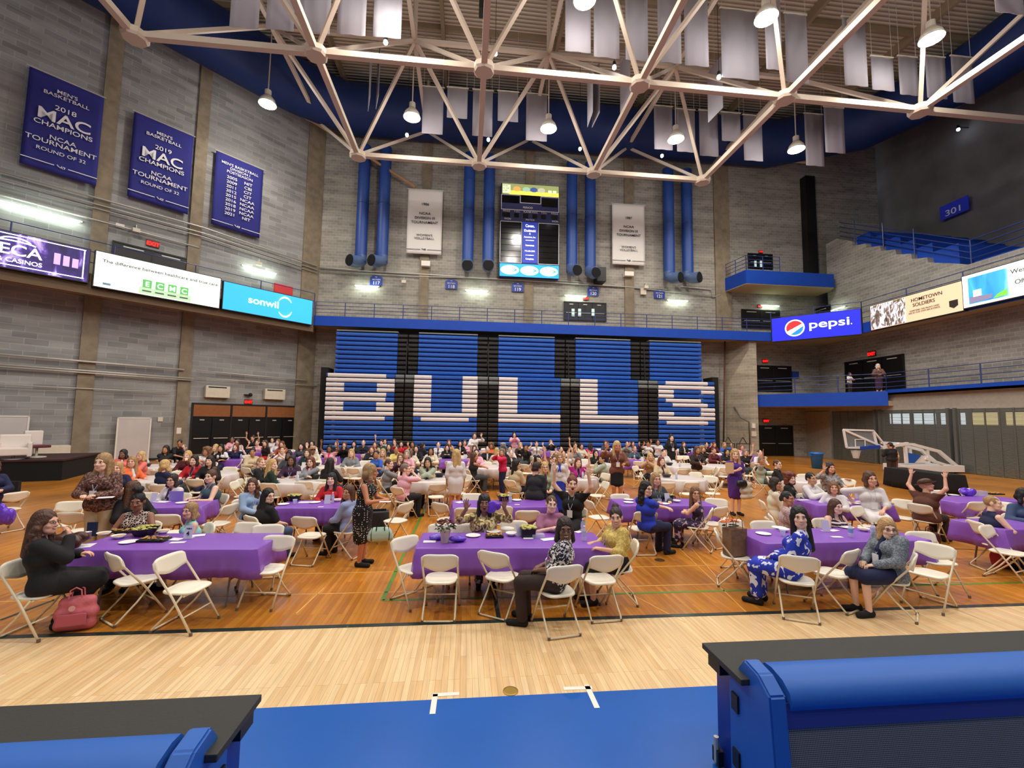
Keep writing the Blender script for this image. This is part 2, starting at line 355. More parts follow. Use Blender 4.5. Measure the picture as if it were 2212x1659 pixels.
# ceiling deck
def deckmat():
    m = bpy.data.materials.new('beige_metal_deck'); m.use_nodes = True; nt = m.node_tree; b = nt.nodes['Principled BSDF']; b.inputs['Roughness'].default_value = .7
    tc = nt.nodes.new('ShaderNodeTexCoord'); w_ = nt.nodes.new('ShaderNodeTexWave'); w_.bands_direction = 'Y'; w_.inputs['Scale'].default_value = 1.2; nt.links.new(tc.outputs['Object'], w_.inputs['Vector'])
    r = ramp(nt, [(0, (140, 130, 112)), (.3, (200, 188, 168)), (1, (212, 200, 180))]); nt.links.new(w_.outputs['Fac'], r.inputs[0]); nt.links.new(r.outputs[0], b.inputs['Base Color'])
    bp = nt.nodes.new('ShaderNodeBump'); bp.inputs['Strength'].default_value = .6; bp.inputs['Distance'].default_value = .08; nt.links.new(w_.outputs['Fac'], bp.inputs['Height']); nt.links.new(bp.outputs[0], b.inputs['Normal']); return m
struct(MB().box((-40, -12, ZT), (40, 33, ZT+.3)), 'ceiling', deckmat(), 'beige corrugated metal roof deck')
mb = MB()
for y in range(-8, 31, 3): mb.box((-40, y, ZT-.35), (40, y+.15, ZT))
for x in range(-30, 34, 7): mb.box((x, -12, ZT-.6), (x+.2, 32, ZT))
struct(mb, 'ceiling_joists', mat('beige_steel', (150, 132, 106), .7), 'beige joists under the roof deck')

# pilasters on the walls
def upto(xpx, Y): return atY(xpx, 700, Y).x
for i, (x0, x1) in enumerate(((905, 925), (1132, 1151), (1349, 1369), (1545, 1578))):
    X0, X1 = atY(x0, 640, YW).x, atY(x1, 640, YW).x
    struct(MB().box((X0, YW-.12, 8.6), (X1, YW, ZT)), 'trim_%d' % (5+i), CONC, 'bare concrete pilaster on the back wall')
def diag_box(px0, px1, y, z0, z1, d, nm, m, lab=None, **k):
    p, q = atP(px0, y, WC, DN), atP(px1, y, WC, DN)
    p.z = q.z = z0; return struct(MB().slab([p, q, q+Vector((0, 0, z1-z0)), p+Vector((0, 0, z1-z0))], DN*d), nm, m, lab)
diag_box(181, 218, 655, 0, ZT, .14, 'trim_9', CONC, 'wide concrete pilaster of the left wall')
diag_box(394, 421, 674, 0, ZT, .14, 'trim_10', CONC, 'concrete pilaster beside the black doors')
diag_box(645, 682, 700, 0, ZT, .12, 'trim_11', CONC, 'concrete pilaster at the left corner')
p = WC-DU*16.5; p.z = 0; q = p+DU*12.6
struct(MB().slab([p, q, q+Vector((0, 0, .12)), p+Vector((0, 0, .12))], DN*.03), 'baseboard_left', BLACK)
# concrete wing right of the bleachers
cx0, cx1 = atY(1566, 800, YW-.1).x, atY(1628, 760, 30).x
struct(MB().prism([(cx0, YW), (cx1-.55, 29.7), (cx1, 29.7), (cx1+.1, YW)], 0, 8.6), 'wall_wing', block_wall('block_wing', (168, 158, 140), (148, 138, 122), (180, 170, 150), 'x', ang=-.9), 'pale concrete wing wall right of the bleachers')

# balconies: blue fascia, slab
def fascia(pts, z0, z1, t, nm, m, lab=None):
    mb = MB()
    for a, b in zip(pts[:-1], pts[1:]):
        a, b = Vector((a[0], a[1], z0)), Vector((b[0], b[1], z0)); d = (b-a).normalized(); n = Vector((-d.y, d.x, 0))*t
        mb.slab([a, b, b+Vector((0, 0, z1-z0)), a+Vector((0, 0, z1-z0))], n)
    return struct(mb, nm, m, lab)
FD = FC-DU*30
P3 = Vector((XF, YB-(XF-21.85)/math.tan(rd(45)), 0)); PEP0 = Vector((21.85, YB, 0))
fr = [FC, Vector((21.85, YB, 0)), P3, Vector((XF, 0, 0))]
fascia(fr, 8.35, 9.0, .15, 'trim_12', BLUE, 'blue fascia of the upper walkway')
fascia([FD, FC], 7.92, 8.9, .15, 'trim_13', mat('brown_beam', (104, 84, 62), .8), 'brown edge beam of the left walkway')
struct(MB().slab([Vector((FD.x, FD.y, 8.2)), Vector((FC.x, FC.y, 8.2)), Vector((WC.x, WC.y, 8.2)), Vector((WC.x, WC.y, 8.2))-DU*34], (0, 0, .3)), 'trim_14', SOFFIT, 'beige soffit of the left walkway')
struct(MB().slab([Vector((-10.2, YB+.15, 8.5)), Vector((21.85, YB+.15, 8.5)), Vector((XF+.1, P3.y+.1, 8.5)), Vector((XF+.1, 0, 8.5)), Vector((XR2, 0, 8.5)), Vector((XR2, YW, 8.5)), Vector((-10.6, YW, 8.5))], (0, 0, .35)), 'trim_15', SOFFIT, 'beige underside of the upper walkway')
# lower walkway right
lo = [Vector((20.9, 29.95, 0)), Vector((25.55, 27.3-2.9, 0))]
fascia(lo, 3.62, 4.5, .12, 'trim_16', BLUE, 'blue fascia of the lower walkway bay')
fascia([Vector((25.6, 24.6, 0)), Vector((25.6, 3, 0))], 4.28, 4.6, .12, 'trim_17', BLUE, 'blue edge of the lower walkway')
struct(MB().slab([Vector((20.9, 30.05, 3.62)), Vector((25.55, 24.5, 3.62)), Vector((XR, 24.4, 3.62)), Vector((XR, YW, 3.62)), Vector((21.2, YW, 3.62))], (0, 0, .3)), 'trim_18', SOFFIT)
struct(MB().box((XR-.3, 3, 4.28), (XR2, YW, 4.4)), 'trim_19', CONCG)
# high control box balcony
hb = [Vector((19.55, YW, 0)), Vector((19.9, 29.3, 0)), Vector((26.8, 29.3, 0)), Vector((XR2, 30.2, 0)), Vector((XR2, YW, 0))]
mb = MB(); mb.prism([(p.x, p.y) for p in hb], 12.5, 13.5); struct(mb, 'trim_20', [BLUE], 'blue box balcony high in the right corner')
mb = MB(); mb.prism([(p.x*1.0, p.y+.02) for p in hb], 12.46, 12.5); struct(mb, 'trim_21', SOFFIT, 'pale underside of the box balcony')
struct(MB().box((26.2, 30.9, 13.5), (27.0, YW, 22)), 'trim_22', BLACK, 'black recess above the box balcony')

# railings
def railing(pts, z, h, n_rails, step, lab, post_r=.03, rail_r=.02):
    root = empty('railing', (0, 0, 0), 0, lab, 'railing'); rl = [MB() for _ in range(n_rails)]
    for a, b in zip(pts[:-1], pts[1:]):
        a, b = Vector((a[0], a[1], 0)), Vector((b[0], b[1], 0)); L = (b-a).length; n = max(1, round(L/step))
        for i in range(n+1):
            p = a+(b-a)*i/n; MB().tube([(p.x, p.y, z), (p.x, p.y, z+h)], post_r, 6).build('post', RAILM, root)
        for k in range(n_rails):
            zz = z+h*(k+1)/n_rails; rl[k].tube([(a.x, a.y, zz), (b.x, b.y, zz)], rail_r, 6)
    for r in rl: r.build('rail', RAILM, root)
    return root
railing([FC+Vector((.05, .12, 0)), Vector((21.85, YB+.1, 0))], 9.0, .95, 4, 1.9, 'long blue pipe railing above the bleachers')
railing([FD+DU*7, FC], 8.9, 1.55, 3, 3.2, 'blue pipe railing above the bright boards on the left')
railing([Vector((21.85, YB+.1, 0)), P3+Vector((.1, 0, 0)), Vector((XF+.1, 8, 0))], 9.0, 1.45, 4, 3.0, 'blue pipe railing behind the boards on the right')
railing([Vector((20.95, 30.05, 0)), Vector((25.6, 24.5, 0)), Vector((25.65, 12, 0))], 4.5, 1.1, 4, 2.3, 'blue pipe railing of the lower walkway on the right')
railing([Vector((19.65, YW-.1, 0)), Vector((19.98, 29.4, 0)), Vector((22.6, 29.4, 0))], 13.5, 1.1, 4, 1.3, 'dark pipe railing on the box balcony')
up = [Vector((XR2+.3, p.y, 0)) for p in (sp[1], sp[-1])]
rt = empty('railing', (0, 0, 0), 0, 'sloping blue pipe railing on the stepped upper wall', 'railing')
for k in (0, .35, .7, 1.05):
    MB().tube([(XR2+.25, sp[2].y, sp[2].z+.2+k), (XR2+.25, sp[-1].y, z_rail+.35+k), (XR2+.25, 6, z_rail+.35+k)], .03, 6).build('rail', RAILM, rt)
for yy in (6, 9, 12, 15, sp[-1].y): MB().tube([(XR2+.25, yy, z_rail), (XR2+.25, yy, z_rail+1.4)], .035, 6).build('post', RAILM, rt)
for pz in sp[3:-2:4]: MB().tube([(XR2+.25, pz.y, pz.z-.2), (XR2+.25, pz.y, pz.z+1.6)], .035, 6).build('post', RAILM, rt)

# ---------------------------------------------------------------- roof space frame
ZB, ZTOP = 18.0, 22.3
WP = mat('off_white_pipe', (206, 190, 172), .5)
def tn(x, y): return flo(x, y, ZB)
gx = [tn(*p).x for p in ((295, 80), (683, 112), (1043, 148), (1380, 182), (1692, 210), (1990, 236))]
s_ = (gx[-1]-gx[0])/5; gx = [gx[0]+s_*i for i in range(-2, 8)]          # columns
ya = sum(tn(*p).y for p in ((683, 112), (1043, 148), (1380, 182), (1692, 210), (1990, 236)))/5
yb = sum(tn(*p).y for p in ((1036, 355), (1281, 373), (1515, 388), (1740, 405)))/4
dy = yb-ya; gy = [yb, ya, ya-dy, ya-2*dy, ya-3*dy]
truss = empty('roof_truss', (0, 0, 0), 0, 'off-white tubular space frame carrying the roof', 'roof truss'); truss['kind'] = 'structure'
lo_n = {}
for j, y in enumerate(gy):
    for i, x in enumerate(gx):
        if j == 0 and (i < 3 or i > 7-1+0): 
            if i < 3 or i > 6: continue
        if j == 1 and (i < 2 or i > 8): continue
        lo_n[(i, j)] = Vector((x, y, ZB))
def member(a, b, w=.26, nm='chord'):
    MB().bar(a, b, w, w).build(nm, WP, truss)
for (i, j), p in lo_n.items():
    mb = MB().lathe([(0, -.22), (.42, -.22), (.5, -.12), (.5, .1), (.3, .25), (0, .25)], 8, c=p); mb.build('node_plate', WP, truss)
    if (i+1, j) in lo_n: member(p, lo_n[(i+1, j)])
    if (i, j+1) in lo_n: member(p, lo_n[(i, j+1)])
hi_n = {}
for (i, j), p in lo_n.items():
    for di, dj in ((0, 0), (-1, 0)):
        ii = i+di; c = Vector((gx[i]+s_/2 if di == 0 else gx[i]-s_/2, gy[j]-dy/2, ZTOP))
        if -1 <= ii < 9: hi_n[(ii, j)] = c
for i in range(2, 8): hi_n[(i, -1)] = Vector((gx[i]+s_/2, yb+dy/2, ZTOP))
for (i, j), p in hi_n.items():
    if (i+1, j) in hi_n: member(p, hi_n[(i+1, j)], .2, 'top_chord')
    if (i, j+1) in hi_n: member(p, hi_n[(i, j+1)], .2, 'top_chord')
    for a, b in ((i, j), (i+1, j), (i, j+1), (i+1, j+1)):
        if (a, b) in lo_n: member(p, lo_n[(a, b)], .17, 'diagonal_strut')
    if j < 3: MB().tube([p, (p.x, p.y, ZT)], .12, 6).build('hanger', WP, truss)

# big round duct along the top of the walls with its end at the left
DUCTB = mat('blue_duct', (32, 70, 146), .5)
dz = 23.55
dl = [WC+DN*1.9-DU*18, WC+DN*1.9-DU*3, Vector((-8.6, 29.8, 0)), Vector((0, 29.8, 0)), Vector((22.5, 29.8, 0)), Vector((27.5, 27, 0)), Vector((29.5, 22, 0)), Vector((29.5, 0, 0))]
mb = MB().tube([(p.x, p.y, dz) for p in dl], 1.62, 32); o = mb.build('main_duct', mat('navy_duct', (24, 46, 98), .55, spec=.3), smooth=True)
smooth_nf(o.data); tag(o, 'very wide round blue duct running under the roof along the walls', 'duct')
p = atP(110, 10, WC+DN*3, DN); o = MB().tube([(p.x-1, p.y-1.4, 22.5), (p.x, p.y, 22.2)], 1.15, 24).build('duct_outlet', DUCTB, smooth=True); smooth_nf(o.data)
tag(o, 'end of a wide dark blue duct in the top left corner', 'duct')
# pipe along the left wall head
o = MB().tube([atP(470, 150, WC+DN*.8, DN), atP(555, 200, WC+DN*.8, DN), atP(680, 265, WC+DN*.8, DN), Vector((-4, 30.9, 18.9))], .1, 8).build('head_pipe', mat('tan_pipe', (176, 140, 104), .5), smooth=True)
tag(o, 'tan pipe along the head of the left wall behind the lamp', 'pipe')

# vertical supply ducts
HOLE = mat('duct_mouth_black', (4, 4, 5), .9)
for k, (x, y, ox, oy, sd) in enumerate(((766+13, 560, 758, 576, -1), (825, 560, 810, 578, -1), (1010, 570, 1005, 588, 0), (1054, 570, 1052, 588, 0), (1235, 580, 1243, 601, .4), (1275, 585, 1288, 603, .4), (1446, 595, 1467, 612, .9), (1486, 595, 1509, 613, .9))):
    q = atY(x, y, 30.85); z0 = q.z-.25
    root = empty('supply_duct', (q.x, q.y, z0), 0, None, 'duct')
    names = ('left of the leftmost pair, above section sign 117', 'second from the left, above section sign 117', 'left of the pair between the first white banner and the scoreboard', 'right of the pair just left of the scoreboard', 'left of the pair just right of the scoreboard', 'left of the second white banner, above sign 120', 'left of the rightmost pair, above sign 121', 'rightmost, above sign 121')
    tag(root, 'upright blue round duct, '+names[k])
    root.location = (q.x, q.y, z0)
    du = MB().tube([(0, 0, 0), (0, 0, 21.6-z0)], .40, 20).build('riser', DUCTB, root, smooth=True); smooth_nf(du.data)
    e = Vector((sd*.55, -.75, -.12)); el = MB().tube([(0, 0, .5), (0, 0, .15), (e.x*.45, e.y*.45, -.05), (e.x, e.y, -.1)], .41, 20).build('elbow', mat('grey_blue_duct_elbow', (78, 100, 140), .5), root, smooth=True); smooth_nf(el.data)
    d = Vector((e.x, e.y, 0)).normalized(); m_ = MB().tube([(e.x, e.y, -.1), (e.x+d.x*.04, e.y+d.y*.04, -.1)], .38, 20).build('mouth', HOLE, root)
    MB().box((-.06, 0, 1.2), (.06, .66, 1.3)).build('wall_bracket', STEEL, root); MB().box((-.06, 0, 7.2), (.06, .66, 7.3)).build('wall_bracket', STEEL, root)
    for zz in (4.2, 6.4): MB().tube([(0, 0, zz), (0, 0, zz+.06)], .415, 20).build('seam_band', DUCTB, root)
# ================================================================ LAMPS
def spot(x, y, z, w_, r=.35, size=165):
    l = bpy.data.lights.new('lamp_light', 'SPOT'); l.energy = w_; l.spot_size = rd(size); l.spot_blend = .5; l.shadow_soft_size = r; l.color = (1, .95, .89)
    o = bpy.data.objects.new('lamp_light', l); COL.objects.link(o); o.location = (x, y, z)
    l = bpy.data.lights.new('lamp_side_light', 'POINT'); l.energy = FILL_W; l.shadow_soft_size = .4; l.color = (1, .96, .91)
    q = bpy.data.objects.new('lamp_side_light', l); COL.objects.link(q); q.location = (x, y, z-.25)
LAMPNAMES = ['far left, against the block wall', 'second from the left in the far row, by the white banners', 'third in the far row, right of centre', 'fourth in the far row', 'fifth in the far row, by the corner of the truss', 'near row, cut by the top of the picture', 'near row, right of centre under the deck', 'near row, far right', 'near row, left, cut by the top of the picture']
REFL = mat('lamp_reflector', (226, 220, 205), .35, metal=.3)
lampmesh = None
for k, (x, y) in enumerate(SEEN_LAMPS):
    z = 18.9 if k < 5 else 19.6
    p = flo(x, y, z)
    if k == 0: p = atP(x, y, WC+DN*4.2, DN)
    if k == 8: p = flo(850, -30, 20)
    root = empty('high_bay_lamp', p, 0, 'round bright hall lamp, '+LAMPNAMES[k], 'lamp')
    MB().lathe([(.34, -.1), (.36, -.1), (.3, .15), (.14, .42), (.1, .42), (.28, .14), (.34, -.1)], 20, cap=False).build('reflector', REFL, root, smooth=True)
    MB().lathe([(0, -.14), (.16, -.13), (.30, -.09), (.31, -.03), (.2, .12), (0, .12)], 20).build('bulb', BULB, root, smooth=True)
    MB().lathe([(0, .4), (.13, .4), (.13, .72), (0, .72)], 12).build('ballast', CREAM, root)
    MB().tube([(0, 0, .7), (0, 0, ZT-p.z)], .025, 6).build('stem', WP, root)
    root.scale = (1.3, 1.3, 1); spot(p.x, p.y, p.z-.15, LAMP_W)
for (x, y) in HIDDEN_LAMPS: spot(x, y, 19, LAMP_W)
SM = [(833, 92, 'at the left, below a hanging banner'), (1070, 116, 'beside the central truss post'), (1327, 146, 'right of centre above the truss chord'), (1553, 167, 'behind the right truss chord'), (879, 292, 'under the far left lamp pair'), (1055, 302, 'left of the third far lamp'), (1253, 322, 'right of the third far lamp'), (1430, 337, 'beneath the fourth far lamp'), (2070, 280, 'on the dark wall, upper right'), (1857, 406, 'on the dark wall above the stairs')]
for x, y, lb in SM:
    p = flo(x, y, 19.0 if y < 200 else 19.3) if x < 1800 else atX(x, y, 33.2)
    root = empty('pendant_lamp', p, 0, 'small bluish white lamp '+lb, 'lamp')
    MB().ball((0, 0, 0), .1, 10).build('globe', LEDW, root, smooth=True); MB().lathe([(0, .08), (.11, .08), (.06, .3), (0, .3)], 10).build('cap', BLACK, root)
    if x < 1800: MB().tube([(0, 0, .3), (0, 0, ZT-p.z)], .012, 5).build('cable', BLACK, root)
    else: MB().tube([(0, 0, .2), (.8, 0, .2)], .03, 6).build('arm', BLACK, root)
# fluorescent wall tubes: (centre px, length px, plane)
def tubelight(x, y, Lw, lb, pl, n, u, en=60):
    p = atP(x, y, pl, n); rz = math.atan2(u.y, u.x)
    root = empty('tube_light', p, rz, lb, 'light')
    MB().tube([(-Lw/2, -.12, 0), (Lw/2, -.12, 0)], .035, 10).build('tube', TUBE, root)
    MB().box((-Lw/2-.1, -.09, .02), (Lw/2+.1, 0, .1)).build('housing', STEEL, root)
    l = bpy.data.lights.new('tube_glow', 'AREA'); l.shape = 'RECTANGLE'; l.size = Lw; l.size_y = .1; l.energy = en*.15; l.color = (.86, 1, .88)
    o = bpy.data.objects.new('tube_glow', l); COL.objects.link(o); o.parent = root; o.location = (0, -.42, -.05); o.rotation_euler = (rd(90), 0, 0)
UX, NY = Vector((1, 0, 0)), Vector((0, -1, 0)); PB = Vector((0, YW-.05, 0)); NX = Vector((-1, 0, 0)); UY = Vector((0, -1, 0))
tubelight(88, 460, 2.6, 'fluorescent tube light on the left wall below the first blue banner', WC, DN, DU, 160)
tubelight(560, 585, 1.9, 'fluorescent tube light on the left wall above the light blue board', WC, DN, DU, 120)
for x, y, t in ((793, 620, 'below section sign 117'), (1030, 630, 'between section signs 118 and 119'), (1243, 641, 'above the dark doors, beside sign 120'), (1463, 651, 'right of section sign 121')):
    tubelight(x, y, 1.5, 'fluorescent tube light on the back wall, '+t, PB, NY, UX, 90)
tubelight(1662, 662, 1.4, 'fluorescent tube light under the box balcony', PB, NY, UX, 60)
tubelight(1812, 668, 1.1, 'fluorescent tube light behind the rail right of the blue and red logo board', Vector((XR2-.05, 0, 0)), NX, UY, 50)

# ================================================================ BANNERS
NAVY2 = mat('navy_banner', (36, 38, 122), .85, bump=.4, bscale=2.2)
WBAN = mat('white_banner', (228, 224, 218), .85, bump=.15, bscale=2)
def banner(px, plane, n, m, lb, ripple=.03):
    P = Panel(px, plane, n); root = empty('banner', P.o, P.rz, lb, 'banner'); root['group'] = 'hanging banners'
    mb = MB(); nx, nz = 14, 20; vs = []
    for j in range(nz+1):
        for i in range(nx+1):
            f = 1-j/nz; vs.append((P.w*i/nx, -.05-ripple*f*sin(i*1.3+j*.25)*abs(sin(i*.45+.6)), P.h*j/nz))
    mb.add(vs, [(j*(nx+1)+i, j*(nx+1)+i+1, (j+1)*(nx+1)+i+1, (j+1)*(nx+1)+i) for j in range(nz) for i in range(nx)])
    o = mb.build('cloth', m, root, smooth=True); sol = o.modifiers.new('thick', 'SOLIDIFY'); sol.thickness = .012
    MB().tube([(-.08, -.05, P.h), (P.w+.08, -.05, P.h)], .035, 8).build('top_rod', STEEL, root)
    return P, root
def lines_on(root, P, rows, m):
    for s, u, v, hh, bold, w in rows: text(s, P.w*u, P.h*v, P.h*hh, m, root, y=-.10, bold=bold, w=w)
def bull(root, x, z, s, m):
    MB().tube([(x-s, -.1, z+s*.6), (x-s*.6, -.1, z+s*.1), (x-s*.1, -.1, z-.2*s), (x+.1*s, -.1, z+s*.5), (x+s*.3, -.1, z-.3*s), (x+s*.8, -.1, z-.2*s), (x+s*.9, -.1, z+s*.3), (x+s*.4, -.1, z+.35*s)], s*.16, 5).build('emblem', m, root)
WD = WC+DN*.2
for px, yr, lb in ((((60, 143), (225, 210), (207, 403), (45, 353)), '2018', 'navy banner of white letters reading 2018, leftmost on the left wall'), (((290, 241), (419, 295), (404, 467), (274, 420)), '2019', 'navy banner of white letters reading 2019, second on the left wall')):
    P, r_ = banner(px, WD, DN, NAVY2, lb)
    lines_on(r_, P, [("MEN'S", .5, .835, .037, .02, 1.1), ('BASKETBALL', .5, .785, .037, .02, 1.15), (yr, .5, .655, .05, .02, 1.15), ('MAC', .5, .52, .115, .04, 1.15), ('CHAMPIONS', .5, .455, .048, .03, 1.12), ('NCAA', .5, .335, .045, .02, 1.1), ('TOURNAMENT', .5, .275, .048, .02, 1.12), ('ROUND OF 32', .5, .195, .036, .01, 1.1)], INKW)
    for a, b in ((.0, .42), (.6, 1.)): MB().box((P.w*a, -.11, P.h*.075), (P.w*b, -.10, P.h*.083)).build('rule', INKW, r_)
    bull(r_, P.w*.51, P.h*.075, P.w*.055, INKW)
P, r_ = banner(((468, 327), (572, 368), (556, 517), (454, 480)), WD, DN, NAVY2, "navy banner listing nine years in white letters, third on the left wall", .06)
lines_on(r_, P, [("MEN'S BASKETBALL", .5, .86, .036, .01, 1.05), ('DIVISION I', .5, .81, .036, .01, 1.05), ('POSTSEASON', .5, .76, .036, .01, 1.05)], INKW)
for i, (a, b) in enumerate((('2005', 'NIT'), ('2009', 'CBI'), ('2011', 'CIT'), ('2012', 'CIT'), ('2015', 'NCAA'), ('2016', 'NCAA'), ('2018', 'NCAA'), ('2019', 'NCAA'), ('2021', 'NIT'))):
    text(a, P.w*.34, P.h*(.68-.062*i), P.h*.04, INKW, r_, y=-.12, bold=.02, w=1.15); text(b, P.w*.68, P.h*(.68-.062*i), P.h*.04, INKW, r_, y=-.12, bold=.02, w=1.15)
for a, b in ((.0, .42), (.6, 1.)): MB().box((P.w*a, -.13, P.h*.055), (P.w*b, -.12, P.h*.062)).build('rule', INKW, r_)
bull(r_, P.w*.51, P.h*.06, P.w*.055, INKW)
PB2 = Vector((0, YW-.35, 0))
for px, yr, lb in ((((884, 408), (957, 413), (953, 551), (876, 547)), '1986', 'white banner reading 1986 left of the scoreboard'), (((1322, 440), (1392, 444), (1392, 575), (1322, 570)), '1987', 'white banner reading 1987 right of the scoreboard')):
    P, r_ = banner(px, PB2, NY, WBAN, lb, .01)
    lines_on(r_, P, [(yr, .5, .75, .038, .03, 1.1), ('NCAA', .5, .605, .038, .03, 1.15), ('DIVISION III', .5, .535, .038, .03, 1.1), ('TOURNAMENT', .5, .465, .038, .02, 1.1), ("WOMEN'S", .5, .27, .034, .0, 1.1), ('VOLLEYBALL', .5, .22, .034, .0, 1.1)], INKB)
    for a, b in ((.0, .4), (.6, 1.)): MB().box((P.w*a, -.11, P.h*.06), (P.w*b, -.10, P.h*.066)).build('rule', INKB, r_)
    bull(r_, P.w*.5, P.h*.065, P.w*.055, INKB)
# blank backs of the roof banners
GB = mat('lavender_grey_banner', (170, 165, 172), .9)
def roofbanner(x0, x1, ytop, ybot, zb, lb, col=GB):
    a, b = flo(x0, ybot, zb), flo(x1, ybot, zb); Y = (a.y+b.y)/2; a = atY(x0, ybot, Y); b = atY(x1, ybot, Y); t = atY(x0, ytop, Y)
    zt = min(t.z, ZT-.4) if ytop > 0 else 22.6
    root = empty('roof_banner', (a.x, Y, zb), 0, lb, 'banner', 'blank grey banners under the roof')
    mb = MB(); n = 6; W_ = b.x-a.x
    mb.add([(W_*i/n, .02*sin(i*1.7), z) for z in (0, zt-zb) for i in range(n+1)], [(i, i+1, n+2+i, n+1+i) for i in range(n)])
    o = mb.build('cloth', col, root, smooth=True); sm = o.modifiers.new('t', 'SOLIDIFY'); sm.thickness = .02
    MB().box((-.05, -.03, zt-zb-.04), (W_+.05, .03, zt-zb+.02)).build('top_bar', CREAM, root)
    for xx in (.05, W_-.05): MB().tube([(xx, 0, zt-zb), (xx, 0, ZT-zb)], .012, 4).build('cord', STEEL, root)
ORD = ['first', 'second', 'third', 'fourth', 'fifth', 'sixth', 'seventh', 'eighth', 'ninth', 'tenth', 'eleventh', 'twelfth', 'thirteenth', 'fourteenth']
for i, (x0, x1, a, b) in enumerate(((911, 956, 185, 289), (965, 1009, 187, 255), (1020, 1063, 192, 294), (1075, 1119, 195, 262), (1136, 1181, 200, 304), (1414, 1453, 227, 323), (1463, 1502, 234, 328), (1512, 1552, 237, 337), (1560, 1600, 241, 305), (1608, 1648, 247, 347), (1742, 1781, 244, 358), (1784, 1826, 230, 330))):
    roofbanner(x0, x1, a, b, 19.3 if i not in (1, 3, 8) else 20.2, 'blank grey banner, %s from the left in the far row under the roof' % ORD[i])
for i, (x0, x1, b) in enumerate(((495, 558, 60), (573, 634, 64), (645, 712, 70), (727, 789, 75), (805, 866, 81), (1221, 1276, 112), (1283, 1338, 124), (1352, 1400, 130), (1422, 1472, 135), (1480, 1531, 142), (1560, 1640, 170), (1656, 1690, 150), (1700, 1747, 178), (1826, 1875, 185))):
    roofbanner(x0, x1, -20, b, 19.0, 'blank grey banner, %s from the left in the near row under the roof' % ORD[i])
for i, (x0, x1, b) in enumerate(((1885, 1932, 195), (1945, 1985, 205), (2004, 2046, 212), (2061, 2105, 222), (2152, 2212, 28))):
    roofbanner(x0, x1, 120 if i < 4 else -20, b, 19.0, 'blank grey banner, %s from the left in the row by the upper right wall' % ORD[i])
for i, (xa, ya_, xb, yb_) in enumerate(((795, 241, 801, 200), (812, 236, 818, 205), (1269, 275, 1283, 235), (1279, 276, 1297, 240), (1530, 265, 1562, 232), (1340, 245, 1362, 225))):
    a, b = flo(xa, ya_, 19.3), flo(xb, yb_, 19.3); b = a+Vector((.05, -1.3, 0)) if (b-a).length > 4 else b
    root = empty('roof_banner', a, math.atan2(b.y-a.y, b.x-a.x), 'blank grey banner seen nearly edge on, %s such from the left' % ORD[i], 'banner', 'blank grey banners under the roof')
    L = min(1.3, (b-a).length); MB().box((0, -.01, 0), (L, .01, 3.0)).build('cloth', GB, root); MB().tube([(L/2, 0, 3.0), (L/2, 0, ZT-19.3)], .012, 4).build('cord', STEEL, root)
# loudspeaker under the roof
p = atY(1047, 14, ya-.3); o = MB().box((-.25, -.25, -.35), (.25, .25, .5)).mesh('speaker', BLACK, bevel=.03); o = bpy.data.objects.new('loudspeaker', o); COL.objects.link(o); o.location = p
tag(o, 'black loudspeaker hanging from the roof truss at the top centre', 'loudspeaker')
MB().tube([(0, 0, .5), (0, 0, ZT-p.z)], .03, 6).build('bracket', BLACK, o)

# ================================================================ SECTION SIGNS, EXIT SIGNS
SGB = mat('sign_blue', (30, 58, 150), .5)
for x, y, s in ((813, 607, '117'), (975, 615, '118'), (1118, 621, '119'), (1281, 630, '120'), (1424, 636, '121')):
    p = atY(x, y, YW-.06); root = empty('section_sign', p, 0, 'small blue sign reading SECTION '+s+', '+{'117': 'by the first pair of ducts', '118': 'under the 1986 banner side', '119': 'just below the scoreboard', '120': 'above the dark upper doors', '121': 'rightmost, by the last pair of ducts'}[s], 'sign', 'section signs')
    MB().prism([(-.42, -.33), (.42, -.33), (.42, .25), (.2, .36), (-.2, .36), (-.42, .25)], 0, .05).build('plate', SGB, root).rotation_euler = (rd(90), 0, 0)
    text('SECTION', 0, .04, .10, INKW, root, y=-.06); text(s, 0, -.27, .24, INKW, root, y=-.06, bold=.03)
    bull(root, 0, .25, .07, INKW)
p = atX(2060, 450, 33.6); root = empty('section_sign', p, rd(-90), 'blue sign reading 301 on the dark upper wall', 'sign', 'section signs')
MB().box((-.9, 0, -.5), (.9, .06, .5)).build('plate', mat('sign_blue_lit', (30, 40, 150), .5, emit=.25), root); text('301', 0, -.35, .42, INKW, root, y=-.02, bold=.03, w=1.3)
def exit_sign(x, y, pl, n, rz, lb, s=.2):
    p = atP(x, y, pl, n); root = empty('exit_sign', p, rz, 'red lit exit sign '+lb, 'sign', 'exit signs')
    MB().box((-s*1.1, -.06, -s*.7), (s*1.1, 0, s*.7)).build('case', BLACK, root); text('EXIT', 0, -s*.45, s*.8, SIGNRED, root, y=-.07, bold=.03)
    MB().box((-s*1.0, -.064, -s*.6), (s*1.0, -.061, s*.6)).build('glow_panel', mat('exit_red_panel', (120, 14, 12), .4, emit=.8), root)
AZ = math.atan2(DU.y, DU.x)
exit_sign(330, 527, WC, DN, AZ, 'above the doorway behind the white board on the left', .25)
exit_sign(536, 868, WC, DN, AZ, 'above the black triple doors on the left')
exit_sign(1265, 645, PB, NY, 0, 'above the dark doors on the upper walkway', .18)
exit_sign(1641, 662, PB, NY, 0, 'beside the tube light under the box balcony', .16)
exit_sign(1652, 780, PB, NY, 0, 'above the black doors of the lower walkway')
exit_sign(1654, 909, PB, NY, 0, 'above the black doors on the floor at the right')
exit_sign(1884, 764, Vector((XR2-.05, 0, 0)), NX, rd(-90), 'above the wide opening of the lower walkway', .25)
